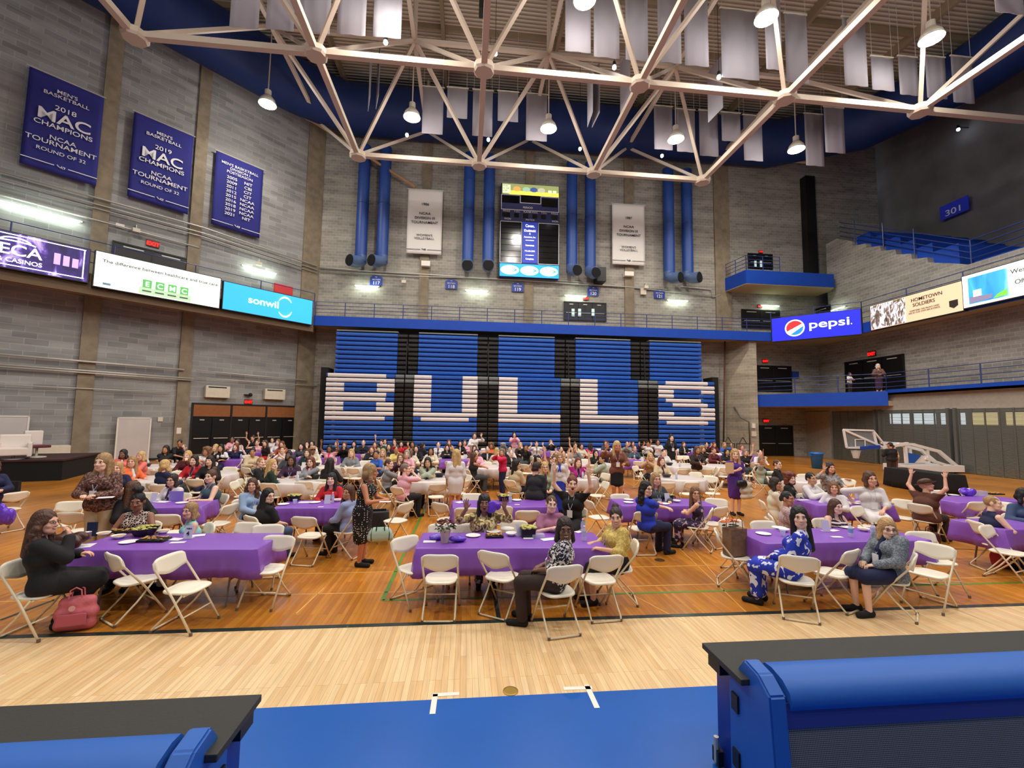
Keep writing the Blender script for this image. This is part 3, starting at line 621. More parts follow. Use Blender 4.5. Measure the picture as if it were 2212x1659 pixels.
exit_sign(1643, 544, PB, NY, 0, 'on the box balcony', .14)

# ================================================================ DOORS
def doors(px, pl, n, lb, nd, transom=None, nm='door_1'):
    P = Panel(px, pl, n); r = empty(nm, P.o, P.rz, lb, None, None, 'structure'); th = P.h*(1-(transom or 0))
    MB().box((0, -.02, 0), (P.w, .0, P.h)).build('door_recess', DOORBLACK, r)
    for i in range(nd):
        a, b = P.w*i/nd+.03, P.w*(i+1)/nd-.03
        leaf = MB().box((a, -.07, .03), (b, -.03, th-.05)).build('door_leaf', DOORBLACK, r)
        MB().tube([(a+.1, -.12, th*.42), (b-.1, -.12, th*.42)], .022, 6).build('push_bar', STEEL, leaf)
        MB().box((a+.35, -.11, th-.18), (b-.35, -.07, th-.12)).build('door_closer', STEEL, leaf)
    if transom:
        for i in range(3): MB().box((P.w*i/3+.06, -.06, th+.05), (P.w*(i+1)/3-.06, -.03, P.h-.05)).build('transom_panel', mat('brown_panel', (140, 84, 38), .6, var=.1), r)
    for i in range((3 if transom else 2)+1):
        q = P.w*i/(3 if transom else 2); MB().box((q-.04, -.09, 0), (q+.04, -.02, P.h)).build('door_frame', BLACK, r)
    MB().box((-.04, -.09, P.h-.03), (P.w+.04, -.02, P.h+.05)).build('door_frame', BLACK, r)
    return r
doors(((415, 871), (641, 879), (640, 968), (408, 985)), WC, DN, 'black triple double doors of the left wall with brown panels on top', 6, .27, 'door_1')
doors(((1218, 653), (1308, 656), (1308, 694), (1219, 694)), PB, NY, 'dark double doors on the upper walkway', 3, None, 'door_2')
doors(((1602, 670), (1683, 672), (1683, 712), (1602, 710)), PB, NY, 'black doors of the upper walkway under the box balcony', 2, None, 'door_3')
doors(((1631, 790), (1708, 793), (1708, 846), (1632, 846)), PB, NY, 'black doors of the lower walkway', 2, None, 'door_4')
doors(((1640, 920), (1711, 921), (1711, 985), (1641, 985)), PB, NY, 'black doors on the floor right of the bleachers', 2, None, 'door_5')
PXR = Vector((XR2-.03, 0, 0))
doors(((1827, 783), (1953, 767), (1956, 842), (1830, 846)), PXR, NX, 'wide black opening of the lower walkway', 3, None, 'door_6')
doors(((1748, 672), (1795, 661), (1796, 700), (1749, 704)), PXR, NX, 'dark doorway of the upper walkway on the right', 1, None, 'door_7')
doors(((243, 521), (404, 561), (402, 640), (240, 600)), WC, DN, 'dark doorway behind the bright white board on the left', 2, None, 'door_8')
doors(((1616, 549), (1667, 551), (1667, 582), (1616, 580)), PB, NY, 'black doors at the back of the box balcony', 2, None, 'door_9')
# notices on the upper doors
for i, (x, c) in enumerate(((1238, (220, 60, 60)), (1252, (190, 225, 215)), (1281, (190, 225, 215)))):
    p = atY(x, 675, YW-.2); o = MB().box((-.11, 0, -.28), (.11, .01, .28)).build('door_notice', mat('notice_%d' % i, (205, 232, 222), .7, emit=.3)); o.location = p
    tag(o, 'pale upright notice on the upper dark doors, %s from the left' % ORD[i], 'notice', 'notices on the upper doors')
for i, x in enumerate((1632, 1644)):
    p = atY(x, 570, YW-.2); o = MB().box((-.09, 0, -.25), (.09, .01, .25)).build('door_notice', mat('notice_0')); o.location = p
    tag(o, 'pale upright notice on the box balcony doors, %s' % ('left one', 'right one')[i], 'notice', 'notices on the balcony doors')
# ================================================================ LIT ADVERTISING BOARDS
def lit(name, c, e=1.0): return mat(name, c, .5, emit=e)
def board(px, pl, n, name_mat, lb, depth=.25):
    P = Panel(px, pl, n); r = empty('advertising_board', P.o, P.rz, lb, 'board'); r['group'] = 'lit boards on the walkway fascia'
    MB().box((-.04, 0, -.04), (P.w+.04, depth, P.h+.04)).build('cabinet', BLACK, r)
    MB().box((0, -.01, 0), (P.w, 0, P.h)).build('lit_face', name_mat, r); return P, r
FP = FC+DN*.25
def photo_mat(name, stops, scale, e, kind='noise'):
    m = bpy.data.materials.new(name); m.use_nodes = True; nt = m.node_tree; b = nt.nodes['Principled BSDF']; tc = nt.nodes.new('ShaderNodeTexCoord')
    v = nt.nodes.new('ShaderNodeTexNoise'); v.inputs['Scale'].default_value = scale; v.inputs['Detail'].default_value = 3; v.inputs['Distortion'].default_value = 1.2
    mp = nt.nodes.new('ShaderNodeMapping'); mp.inputs['Scale'].default_value = (1.6, 1, .7); nt.links.new(tc.outputs['Object'], mp.inputs[0]); nt.links.new(mp.outputs[0], v.inputs['Vector'])
    r = ramp(nt, stops); nt.links.new(v.outputs['Fac'], r.inputs[0]); nt.links.new(r.outputs[0], b.inputs['Base Color']); nt.links.new(r.outputs[0], b.inputs['Emission Color']); b.inputs['Emission Strength'].default_value = e; MATS[name] = m; return m
# purple casino board, cut by the left edge of the picture
P, r = board(((-118, 466), (192, 542), (190, 609), (-130, 552)), FP, DN, photo_mat('purple_interior_print', [(.3, (24, 14, 62)), (.55, (52, 30, 110)), (.62, (96, 70, 160)), (.75, (210, 190, 235))], 1.1, .8), 'purple lit board with white lettering at the left edge')
LW1 = lit('lit_white', (255, 255, 255), 1.6)
MB().box((0, -.03, P.h*.93), (P.w*.97, -.02, P.h*.955)).build('border_line', LW1, r); MB().box((0, -.03, P.h*.07), (P.w*.97, -.02, P.h*.095)).build('border_line', LW1, r); MB().box((P.w*.955, -.03, P.h*.07), (P.w*.965, -.02, P.h*.95)).build('border_line', LW1, r)
text('SENECA', P.w*.645, P.h*.38, P.h*.3, LW1, r, y=-.04, bold=.03, w=1.05, align='RIGHT'); text('RESORTS & CASINOS', P.w*.65, P.h*.17, P.h*.12, LW1, r, y=-.04, bold=.03, align='RIGHT')
MB().tube([(P.w*.45+.45*cos(t), -.05, P.h*.73+.2*sin(t)) for t in [pi*k/8 for k in range(9)]], .03, 5).build('emblem', LW1, r)
MB().tube([(P.w*.45+.6*cos(t), -.05, P.h*.70+.1*sin(t)) for t in [pi*k/8+.2 for k in range(9)]], .03, 5).build('emblem', LW1, r)
for k in range(3): MB().box((P.w*(.73+.07*k), -.03, P.h*.35), (P.w*(.73+.07*k)+.2, -.02, P.h*(.68-.03*k))).build('lit_window', lit('lit_lilac', (190, 160, 230), 1.), r)
# white hospital board
P, r = board(((207, 543), (477, 601), (472.7, 664), (202.6, 618.8)), FP, DN, lit('lit_board_white', (248, 253, 246), .85), 'bright white lit board with grey script line and four green letter cubes')
GT = lit('board_grey_text', (78, 86, 80), .05); text('The difference between healthcare and true care', P.w*.51, P.h*.72, P.h*.092, GT, r, y=-.03, w=1.12, bold=.03)
GC = lit('board_green', (84, 168, 84), .9); GF = lit('board_pale_green', (168, 196, 160), .9)
MB().box((P.w*.32, -.02, .04), (P.w*.74, -.012, P.h*.22)).build('letter_base', GF, r)
for k, c in enumerate('ECMC'):
    x = P.w*(.345+.1*k); MB().box((x, -.03, P.h*.22), (x+P.w*.07, -.02, P.h*.46)).build('letter_cube', GC, r); text(c, x+P.w*.035, P.h*.26, P.h*.15, LW1, r, y=-.04, bold=.04)
    MB().box((x, -.03, P.h*.10), (x+P.w*.07, -.02, P.h*.14)).build('letter_shadow', lit('board_dark_green', (70, 90, 72), .4), r)
MB().box((P.w*.06, -.02, P.h*.08), (P.w*.115, -.012, P.h*.14)).build('small_mark', lit('board_slate', (96, 130, 150), .5), r)
# light blue board
P, r = board(((484, 608), (676, 650), (672, 701.5), (481, 666)), FP, DN, lit('lit_board_cyan', (38, 160, 222), 1.15), 'light blue lit board with a white name and round arrows')
text('sonwil', P.w*.42, P.h*.40, P.h*.27, LW1, r, y=-.03, bold=.03, w=1.15)
for s0, s1 in ((.6, 2.6), (3.8, 5.9)):
    MB().tube([(P.w*.66+.42*cos(t)*1.05, -.04, P.h*.5+.62*sin(t)*.95) for t in [s0+(s1-s0)*k/10 for k in range(11)]], [.01+.045*sin(pi*k/10) for k in range(11)], 5).build('arrow_arc', LW1, r)
# pepsi board on the corner facet
fd = (P3-PEP0).normalized(); fn = Vector((-fd.y, fd.x, 0)); fn = fn if fn.y < 0 else -fn
P, r = board(((1667, 687), (1858, 670), (1860.5, 720.7), (1669, 738)), PEP0+fn*.2, fn, lit('lit_board_blue', (8, 20, 225), 1.1), 'royal blue lit board with a red, white and blue ball logo')
gx_, gz_, R_ = P.w*.275, P.h*.5, P.h*.36
def disc(R, y, m, a0=0, a1=2*pi, nm='logo_ball', cz=0):
    n = 28; MB().slab([(gx_+R*cos(a0+(a1-a0)*k/n), y, gz_+R*sin(a0+(a1-a0)*k/n)) for k in range(n if a1-a0 > 6.2 else n+1)], (0, -.004, 0)).build(nm, m, r)
disc(R_, -.015, LW1); disc(R_*.86, -.022, lit('logo_red', (235, 30, 40), 1.1), rd(30), rd(205), 'logo_red_part'); disc(R_*.86, -.022, lit('logo_blue', (20, 120, 220), 1.1), rd(-120), rd(10), 'logo_blue_part')
text('pepsi', P.w*.665, P.h*.42, P.h*.34, LW1, r, y=-.03, bold=.03, w=1.42); text('.', P.w*.905, P.h*.43, P.h*.2, LW1, r, y=-.03, bold=.05)
# soldiers board and bank board on the right
PX = Vector((XF-.2, 0, 0))
P, r = board(((1880, 662), (2077, 607), (2081, 670), (1882, 714)), PX, NX, lit('lit_board_tan', (214, 184, 150), .9), 'tan lit board with dark words and an excavation picture')
MB().box((.03, -.02, .03), (P.w*.43, -.012, P.h-.03)).build('picture', photo_mat('snow_rubble_print', [(.3, (66, 54, 44)), (.46, (120, 102, 84)), (.52, (200, 200, 208)), (.8, (235, 235, 245))], 3.4, .75), r)
DT = lit('board_dark_text', (44, 34, 30), .1)
text('HOMETOWN', P.w*.66, P.h*.72, P.h*.13, DT, r, y=-.03, bold=.015); text('SOLDIERS', P.w*.63, P.h*.53, P.h*.13, DT, r, y=-.03, bold=.015)
text('SOMETIMES THE FRONT LINES', P.w*.63, P.h*.36, P.h*.055, DT, r, y=-.03); text('ARE IN OUR OWN BACKYARDS.', P.w*.63, P.h*.28, P.h*.055, DT, r, y=-.03)
MB().slab([(P.w*.88, -.02, P.h*.42), (P.w*.96, -.02, P.h*.42), (P.w*.96, -.02, P.h*.22), (P.w*.92, -.02, P.h*.14), (P.w*.88, -.02, P.h*.22)][::-1], (0, -.01, 0)).build('shield_logo', DT, r)
P, r = board(((2079, 604), (2330, 520), (2330, 610), (2082, 667)), PX, NX, lit('lit_board_white'.replace('white', 'white2'), (248, 250, 255), .9), 'white lit board with a sky blue picture, cut by the right edge')
MB().box((P.w*.06, -.02, P.h*.08), (P.w*.44, -.012, P.h*.9)).build('picture', photo_mat('blue_sky_print', [(.3, (20, 110, 200)), (.55, (60, 160, 225)), (.8, (170, 220, 250))], .5, 1.1), r)
MB().slab([(P.w*.07, -.03, P.h*.1), (P.w*.28, -.03, P.h*.12), (P.w*.30, -.03, P.h*.25), (P.w*.07, -.03, P.h*.3)][::-1], (0, -.004, 0)).build('picture_stone', lit('board_mauve', (128, 122, 150), .8), r)
MB().slab([(P.w*.30, -.03, P.h*.1), (P.w*.43, -.03, P.h*.12), (P.w*.43, -.03, P.h*.3), (P.w*.34, -.03, P.h*.2)][::-1], (0, -.004, 0)).build('picture_grass', lit('board_grass', (120, 200, 60), .9), r)
MB().box((P.w*.11, -.035, P.h*.28), (P.w*.19, -.03, P.h*.48)).build('picture_card', LW1, r)
text("Western New York's", P.w*.47, P.h*.68, P.h*.13, GT, r, y=-.03, align='LEFT', bold=.02); text('Official Bank', P.w*.5, P.h*.36, P.h*.13, GT, r, y=-.03, align='LEFT', bold=.02)

# ================================================================ SCOREBOARD
P = Panel(((1083.4, 395.9), (1208, 403.5), (1207, 600.5), (1078, 597.5)), Vector((0, 30.9, 0)), NY)
r = empty('scoreboard', P.o, P.rz, 'tall scoreboard with black score windows on the back wall', 'scoreboard'); W_, H_ = P.w, P.h
MB().box((0, 0, 0), (W_, .5, H_)).build('cabinet', mat('scoreboard_navy', (26, 34, 92), .5), r)
def sb(a, b, c, d, m, nm, y=-.03): return MB().box((W_*a, y, H_*b), (W_*c, 0, H_*d)).build(nm, m, r)
top = sb(.02, .885, .99, 1., lit('score_olive', (150, 160, 100), .9), 'sponsor_panel_top'); sb(.14, .885, .99, .925, lit('score_yellow', (252, 222, 84), 1.1), 'yellow_band', -.035)
LP = lit('score_pale', (226, 240, 190), 1.0)
MB().box((W_*.03, -.045, H_*.895), (W_*.16, -.03, H_*.985)).build('speech_card', LP, r)
for k, s in enumerate(('THIS', 'IS THE', 'CAP')): text(s, W_*.035, H_*(.962-.026*k), H_*.017, lit('score_dark', (90, 110, 60), .3), r, y=-.05, align='LEFT')
for x, c, nm in ((.27, (235, 170, 90), 'cap_picture'), (.43, (160, 200, 170), 'cap_picture'), (.56, (70, 90, 150), 'cap_picture'), (.69, (190, 190, 160), 'cap_picture')):
    MB().ball((W_*x, -.03, H_*.945), (W_*.065, .02, H_*.028), 12).build(nm, lit('score_cap_%d' % int(x*100), c, .9), r)
for x in (.84, .92): MB().box((W_*x-.14, -.04, H_*.92), (W_*x+.12, -.03, H_*.95)).build('small_card', LP, r)
def frame(a, b, c, d, t=.035):
    for q in ((a, b, c, b), (a, d, c, d)): MB().box((W_*q[0], -.06, H_*q[1]-t/2), (W_*q[2], -.03, H_*q[3]+t/2)).build('white_frame', INKW, r)
    for x in (a, c): MB().box((W_*x-t/2, -.06, H_*b), (W_*x+t/2, -.03, H_*d)).build('white_frame', INKW, r)
frame(.01, .715, .99, .875); frame(.33, .795, .68, .875); SBK = mat('score_window', (6, 6, 9), .15)
sb(.02, .79, .31, .865, SBK, 'score_window'); sb(.34, .80, .67, .87, SBK, 'score_window'); sb(.70, .77, .97, .86, SBK, 'score_window')
text('PERIOD', W_*.46, H_*.735, H_*.022, INKW, r, y=-.05)
for s, x in (('FOULS', .10), ('T.O.L.', .28), ('PLAYER FOUL', .51), ('T.O.L.', .74), ('FOULS', .92)): text(s, W_*x, H_*.69, H_*.018, INKW, r, y=-.05)
for x0, x1 in ((.03, .16), (.23, .31), (.38, .47), (.54, .62), (.69, .77), (.86, .97)): sb(x0, .635, x1, .68, SBK, 'score_window')
for s, x in (('WON', .12), ('MATCH', .5), ('WON', .93)): text(s, W_*x, H_*.605, H_*.019, INKW, r, y=-.05)
frame(.0, .145, .36, .585); frame(.645, .145, .995, .585)
for a, c in ((.01, .35), (.655, .985)):
    for k in range(7): MB().box((W_*a, -.05, H_*(.15+.0618*k)), (W_*c, -.02, H_*(.207+.0618*k))).build('score_window', SBK, r)
sb(.375, .15, .63, .59, lit('score_sponsor_blue', (26, 50, 160), .7), 'sponsor_panel', -.04)
for s, z, h in (('Cavan,', .535, .03), ('Dudzinski', .485, .026), ('&', .455, .02), ('Associates, Inc.', .42, .017), ('Insurance', .33, .02), ('716-636-2040', .27, .016), ('Complete', .185, .018)): text(s, W_*.5, H_*z, H_*h, LW1, r, y=-.06, bold=.02, w=.85)
for z in (.39, .23): MB().box((W_*.43, -.06, H_*z), (W_*.57, -.045, H_*(z+.006))).build('rule', LW1, r)
sb(.0, .0, 1., .135, lit('score_cyan', (20, 150, 220), 1.), 'sponsor_panel_bottom', -.04)
for k in range(3):
    MB().ball((W_*(.17+.33*k), -.04, H_*.068), (W_*.155, .02, H_*.05), 24).build('oval_logo', lit('score_oval', (240, 252, 250), .85), r)
    MB().slab([(W_*(.20+.33*k), -.075, H_*.095), (W_*(.30+.33*k), -.075, H_*.068), (W_*(.19+.33*k), -.075, H_*.035), (W_*(.26+.33*k), -.075, H_*.068)][::-1], (0, -.004, 0)).build('arrow_mark', lit('score_cyan'.replace('cyan', 'cyan'), (20, 150, 220)), r)
    text('ATI', W_*(.105+.33*k), H_*.062, H_*.022, lit('score_gold', (235, 205, 90), .9), r, y=-.075)

# ================================================================ WALL SERVICES
def pipe(pts, rr, lb, m=STEEL, cat='pipe', clips=()):
    root = MB().tube(pts, rr, 8).build('conduit_pipe', m, smooth=True); tag(root, lb, cat, 'conduit pipes on the walls'); return root
def dp(x, y, o=.12): return atP(x, y, WC+DN*o, DN)
pipe([dp(-60, 760, .25), dp(398, 799, .25)], .05, 'upper of the long bright pipes on the lower left wall')
pipe([dp(-60, 783, .25), dp(418, 818, .25)], .045, 'second long bright pipe on the lower left wall')
pipe([dp(-60, 788, .25), dp(418, 822, .25)], .035, 'third long bright pipe on the lower left wall')
pipe([dp(-60, 828, .2), dp(368, 848, .2)], .025, 'thin lowest pipe on the lower left wall')
pipe([dp(425, 800, .25), dp(665, 822, .25)], .035, 'pipe above the wall heaters by the black doors')
pipe([dp(425, 816, .25), dp(700, 835, .25)], .03, 'thin pipe just above the wall heaters')
pipe([dp(-40, 358, .25), dp(440, 492, .25), dp(685, 575, .25)], .05, 'upper pipe of the bundle under the blue banners')
pipe([dp(-40, 374, .22), dp(440, 504, .22), dp(685, 583, .22)], .04, 'middle pipe of the bundle under the blue banners')
pipe([dp(-40, 384, .2), dp(440, 512, .2), dp(685, 590, .2)], .03, 'lower pipe of the bundle under the blue banners')
pipe([dp(-40, 410, .15), dp(240, 484, .15), dp(430, 535, .15)], .04, 'pipe above the white lit board on the left')
def bp(x, y, Y=YW-.12): return atY(x, y, Y)
pipe([bp(690, 578), bp(760, 583), bp(1000, 598), bp(1230, 612), bp(1440, 625)], .05, 'long bright pipe behind the duct mouths on the back wall')
pipe([bp(690, 585), bp(900, 597), bp(1220, 606), bp(1545, 640)], .035, 'second bright pipe behind the duct mouths on the back wall')
pipe([bp(1470, 618), bp(1536, 625), bp(1540, 642), bp(1556, 637)], .04, 'short stepped pipe right of the rightmost duct')
pipe([bp(1566, 735, YW-.6), bp(1563, 970, YW-.6)], .06, 'upright rusty pipe beside the pale wing wall', mat('rust_pipe', (96, 60, 50), .7))
pipe([atP(1585, 878, WC+Vector((30, -.5, 0)), NY), bp(1600, 902, 29.4), bp(1618, 912, 29.4), bp(1620, 960, 29.4)], .05, 'bent grey pipe on the pale wing wall', mat('dull_pipe', (96, 92, 84), .5))
def heater(px, lb):
    P = Panel(px, WC+DN*.3, DN); r = empty('wall_heater', P.o, P.rz, lb, 'heater', 'white wall heaters')
    MB().box((0, 0, 0), (P.w, .28, P.h)).build('casing', CREAM, r, bevel=.02)
    MB().box((P.w*.1, -.01, P.h*.82), (P.w*.85, 0, P.h*.92)).build('grille', BLACK, r)
heater(((445, 832), (498, 835), (496, 860), (444, 858)), 'cream wall heater left of the exit sign over the black doors')
heater(((573, 839), (617, 842), (616, 864), (572, 862)), 'cream wall heater right of the exit sign over the black doors')
def wallbox(px, pl, n, lb, nm, cat, m, d=.12, grp=None):
    P = Panel(px, pl+n*d, n); o = MB().box((0, 0, 0), (P.w, d, P.h)).mesh(nm, m, bevel=.01); o = bpy.data.objects.new(nm, o); COL.objects.link(o); o.location = P.o; o.rotation_euler = (0, 0, P.rz); return tag(o, lb, cat, grp)
wallbox(((250, 480), (269, 486), (269, 495), (250, 489)), WC, DN, 'small pale notice plate above the left doorway', 'wall_plate', 'plate', WHITE, .03)
wallbox(((382, 924), (392, 924), (391, 937), (381, 937)), WC, DN, 'white paper notice on the pilaster beside the black doors', 'wall_notice', 'notice', WHITE, .15)
wallbox(((341, 901), (352, 901), (352, 911), (341, 910)), WC, DN, 'small pale box on the wall right of the white panel', 'wall_box', 'box', CREAM, .06)
wallbox(((910, 563), (929, 563), (929, 574), (910, 574)), PB, NY, 'white projector box under the left white banner', 'wall_box', 'box', WHITE, .4)
wallbox(((1350, 586), (1370, 586), (1369, 596), (1350, 595)), PB, NY, 'white projector box under the right white banner', 'wall_box', 'box', WHITE, .4)
wallbox(((1385, 622), (1397, 622), (1396, 636), (1384, 636)), PB, NY, 'grey electrical box left of section sign 121', 'wall_box', 'box', CREAM, .2)
wallbox(((1290, 576), (1310, 577), (1309, 606), (1289, 608)), PB, NY, 'black loudspeaker beside the duct above sign 120', 'wall_speaker', 'loudspeaker', BLACK, .9)
wallbox(((593, 611), (633, 620), (632, 637), (593, 632)), WC, DN, 'red rounded sign behind the light blue board', 'wall_sign', 'sign', mat('sign_red', (205, 40, 44), .5), .1)
wallbox(((1712, 802), (1726, 803), (1726, 817), (1712, 816)), PB, NY, 'small dark blue plate beside the lower walkway doors', 'wall_plate', 'plate', SGB, .06)
wallbox(((1625, 915), (1632, 915), (1632, 925), (1625, 925)), Vector((0, 29.72, 0)), NY, 'small white box on the edge of the wing wall', 'wall_box', 'box', WHITE, .1)
wallbox(((1624, 932), (1634, 932), (1634, 943), (1624, 943)), Vector((0, 29.72, 0)), NY, 'small switch box below the white one on the wing wall', 'wall_box', 'box', CREAM, .1)
wallbox(((1758, 945), (1766, 945), (1766, 952), (1758, 952)), PB, NY, 'white notice above the blue bin', 'wall_notice', 'notice', WHITE, .04)
for x, y, lb in ((295, 486, 'under the navy banners, left'), (560, 560, 'above the light blue board'), (873, 600, 'on the back wall near the leftmost section sign'), (1395, 612, 'on the back wall near the rightmost section sign')):
    pl, n = (WC, DN) if x < 680 else (PB, NY); p = atP(x, y, pl+n*.3, n); r = empty('floodlight', p, math.atan2(n.x, -n.y), 'small wall floodlight '+lb, 'light')
    MB().tube([(0, .3, 0), (0, 0, 0), (0, 0, -.25)], .03, 6).build('bracket', STEEL, r); MB().box((-.15, -.12, -.4), (.15, .06, -.2)).build('head', CREAM, r)
for i, (x, y, lb) in enumerate(((1112, 560, ''),)): pass
# camera on the wall between the heaters, fire extinguisher
p = dp(541, 853, .2); r = empty('wall_camera', p, AZ, 'small black camera between the two wall heaters', 'camera'); MB().ball((0, 0, 0), .12, 10).build('dome', BLACK, r); MB().box((-.3, -.03, -.02), (0, .2, .03)).build('arm', BLACK, r)
p = atY(1764, 964, YW-.25); r = empty('fire_extinguisher', p, 0, 'red fire extinguisher on the wall above the blue bin', 'fire extinguisher')
MB().lathe([(0, -.3), (.1, -.3), (.11, -.25), (.11, .15), (.04, .26), (0, .26)], 14).build('cylinder', mat('extinguisher_red', (170, 30, 30), .35), r, smooth=True); MB().tube([(0, 0, .26), (.1, -.02, .3), (.14, -.02, 0)], .018, 6).build('hose', BLACK, r)
# white boards leaning on the left wall
def leanboard(px, lb):
    P = Panel(px, WC+DN*.35, DN); r = empty('white_panel', P.o, P.rz, lb, 'panel', 'white panels against the left wall'); P.o.z = 0; r.location.z = 0; h = P.z1
    MB().box((.05, 0, .05), (P.w-.05, .04, h-.05)).build('sheet', mat('panel_grey', (196, 190, 188), .5, var=.07, vscale=1.2), r)
    for a, b in (((0, -.02, 0), (.06, .06, h)), ((P.w-.06, -.02, 0), (P.w, .06, h)), ((0, -.02, h-.06), (P.w, .06, h))): MB().box(a, b).build('frame', WHITE, r)
leanboard(((252, 901), (327, 902), (322, 985), (248, 985)), 'white framed panel against the wall between the two pilasters')
leanboard(((-60, 899), (63, 896), (58, 990), (-60, 990)), 'white framed panel at the left edge behind the stage')
# white cabinet and stage
P = Panel(((76, 962), (155, 964), (148, 1003), (70, 1003)), WC+DN*1.2, DN); o = MB().box((0, 0, 0), (P.w, .7, P.z1)).mesh('cabinet', CREAM, bevel=.02); o = bpy.data.objects.new('low_cabinet', o); COL.objects.link(o); o.location = (P.o.x, P.o.y, 0); o.rotation_euler = (0, 0, P.rz); tag(o, 'low cream cabinet against the left wall behind the stage', 'cabinet')
STAGE = mat('black_stage_skirt', (10, 10, 11), .9, bump=.4, bscale=4)
q = flo(132, 1038); r = empty('stage_riser', (q.x, q.y, 0), AZ*.42, 'low stage with black skirt at the left edge', 'stage')
MB().box((-7, 0, 0), (0, 3.2, .70)).build('skirt', STAGE, r); MB().box((-7.05, -.03, .70), (.03, 3.25, .76)).build('deck', mat('stage_carpet', (58, 30, 34), .8), r)
def armchair(x, y, z, rz, lb, s=1):
    r = empty('armchair', (x, y, z), rz, lb, 'armchair', 'white armchairs on the stage'); WL_ = mat('white_leather', (226, 216, 208), .5)
    MB().box((-.4, -.4, .15), (.4, .4, .42)).build('seat', WL_, r, bevel=.04); MB().box((-.4, .25, .4), (.4, .42, .88)).build('backrest', WL_, r, bevel=.05)
    for sx in (-.45, .33): MB().box((sx, -.4, .1), (sx+.12, .4, .6)).build('armrest', WL_, r, bevel=.03)
    MB().lathe([(.3, 0), (.3, .03), (.05, .05), (.05, .15), (.0, .15)], 16).build('base', STEEL, r)
q = flo(28, 992, .76); armchair(q.x, q.y, .76, rd(40), 'white armchair on the stage at the left edge')
q = flo(84, 988, .76); r = empty('swivel_chair', (q.x-.1, q.y, .76), rd(70), 'white backed swivel chair with maroon seat on the stage', 'chair')
MB().box((-.28, .2, .45), (.28, .3, 1.0)).build('backrest', mat('white_leather'), r, bevel=.04); MB().box((-.28, -.28, .36), (.28, .26, .46)).build('seat', mat('maroon_seat', (96, 30, 48), .7), r, bevel=.03); MB().lathe([(.28, 0), (.28, .03), (.04, .06), (.04, .36), (0, .36)], 12).build('base', CREAM, r)

# ================================================================ BLEACHERS
BB = mat('bleacher_blue', (34, 88, 178), .35, var=.07, vscale=.7, coat=.2); BW = mat('bleacher_white', (226, 220, 218), .45); BK = mat('bleacher_black', (26, 27, 30), .4); BG = mat('bleacher_grey_step', (112, 118, 118), .4)
NR, PT, ZTP = 26, .302, 8.0
UPX = ((727, 860), (905, 1032), (1077, 1198), (1243, 1361), (1402, 1513)); LOX = ((704, 852), (894, 1031), (1077, 1210), (1252, 1377), (1421, 1542))
L0 = (0, .27)
LET = {'B': [[(.02, .87)], [(0, 1)], [(0, .26), (.74, 1)], [(0, .26), (.74, 1)], [(0, .88)], [(0, .87)], [(0, .26), (.74, 1)], [(0, .26), (.74, 1)], [(0, 1)], [(0, .87)]],
       'U': [[L0, (.76, 1)]]*8+[[(0, 1)], [(.12, .87)]], 'L': [[(0, .3)]]*8+[[(0, 1)]]*2,
       'S': [[(.13, .88)], [(0, 1)], [L0, (.76, 1)], [L0], [(.13, .75)], [(.25, .87)], [(.75, 1)], [L0, (.75, 1)], [(0, 1)], [(.14, .87)]]}
def seat_prof(x0, x1, y, z, m, nm, parent, dd=.0):
    h = PT*.80; pr = [(.0, 0), (-.06, .02), (-.10, h*.35), (-.10, h*.75), (-.04, h), (.25, h), (.25, 0)]
    mb = MB(); n = len(pr); vs = [(x, y-dd+p[0], z+p[1]) for x in (x0, x1) for p in pr]
    mb.add(vs, [tuple(range(n)), tuple(range(2*n-1, n-1, -1))]+[(i, n+i, n+(i+1) % n, (i+1) % n) for i in range(n)][::1])
    if m is BB:
        k = max(2, int((x1-x0)/.46))
        for i in range(k): xx = x0+(i+.5)*(x1-x0)/k; mb.cbox((xx, y-dd-.1, z+h*.62), (.05, .02, .03))
    o = mb.build(nm, m, parent); me = o.data; bm = bmesh.new(); bm.from_mesh(me); bmesh.ops.recalc_face_normals(bm, faces=bm.faces); bm.to_mesh(me); bm.free(); return o
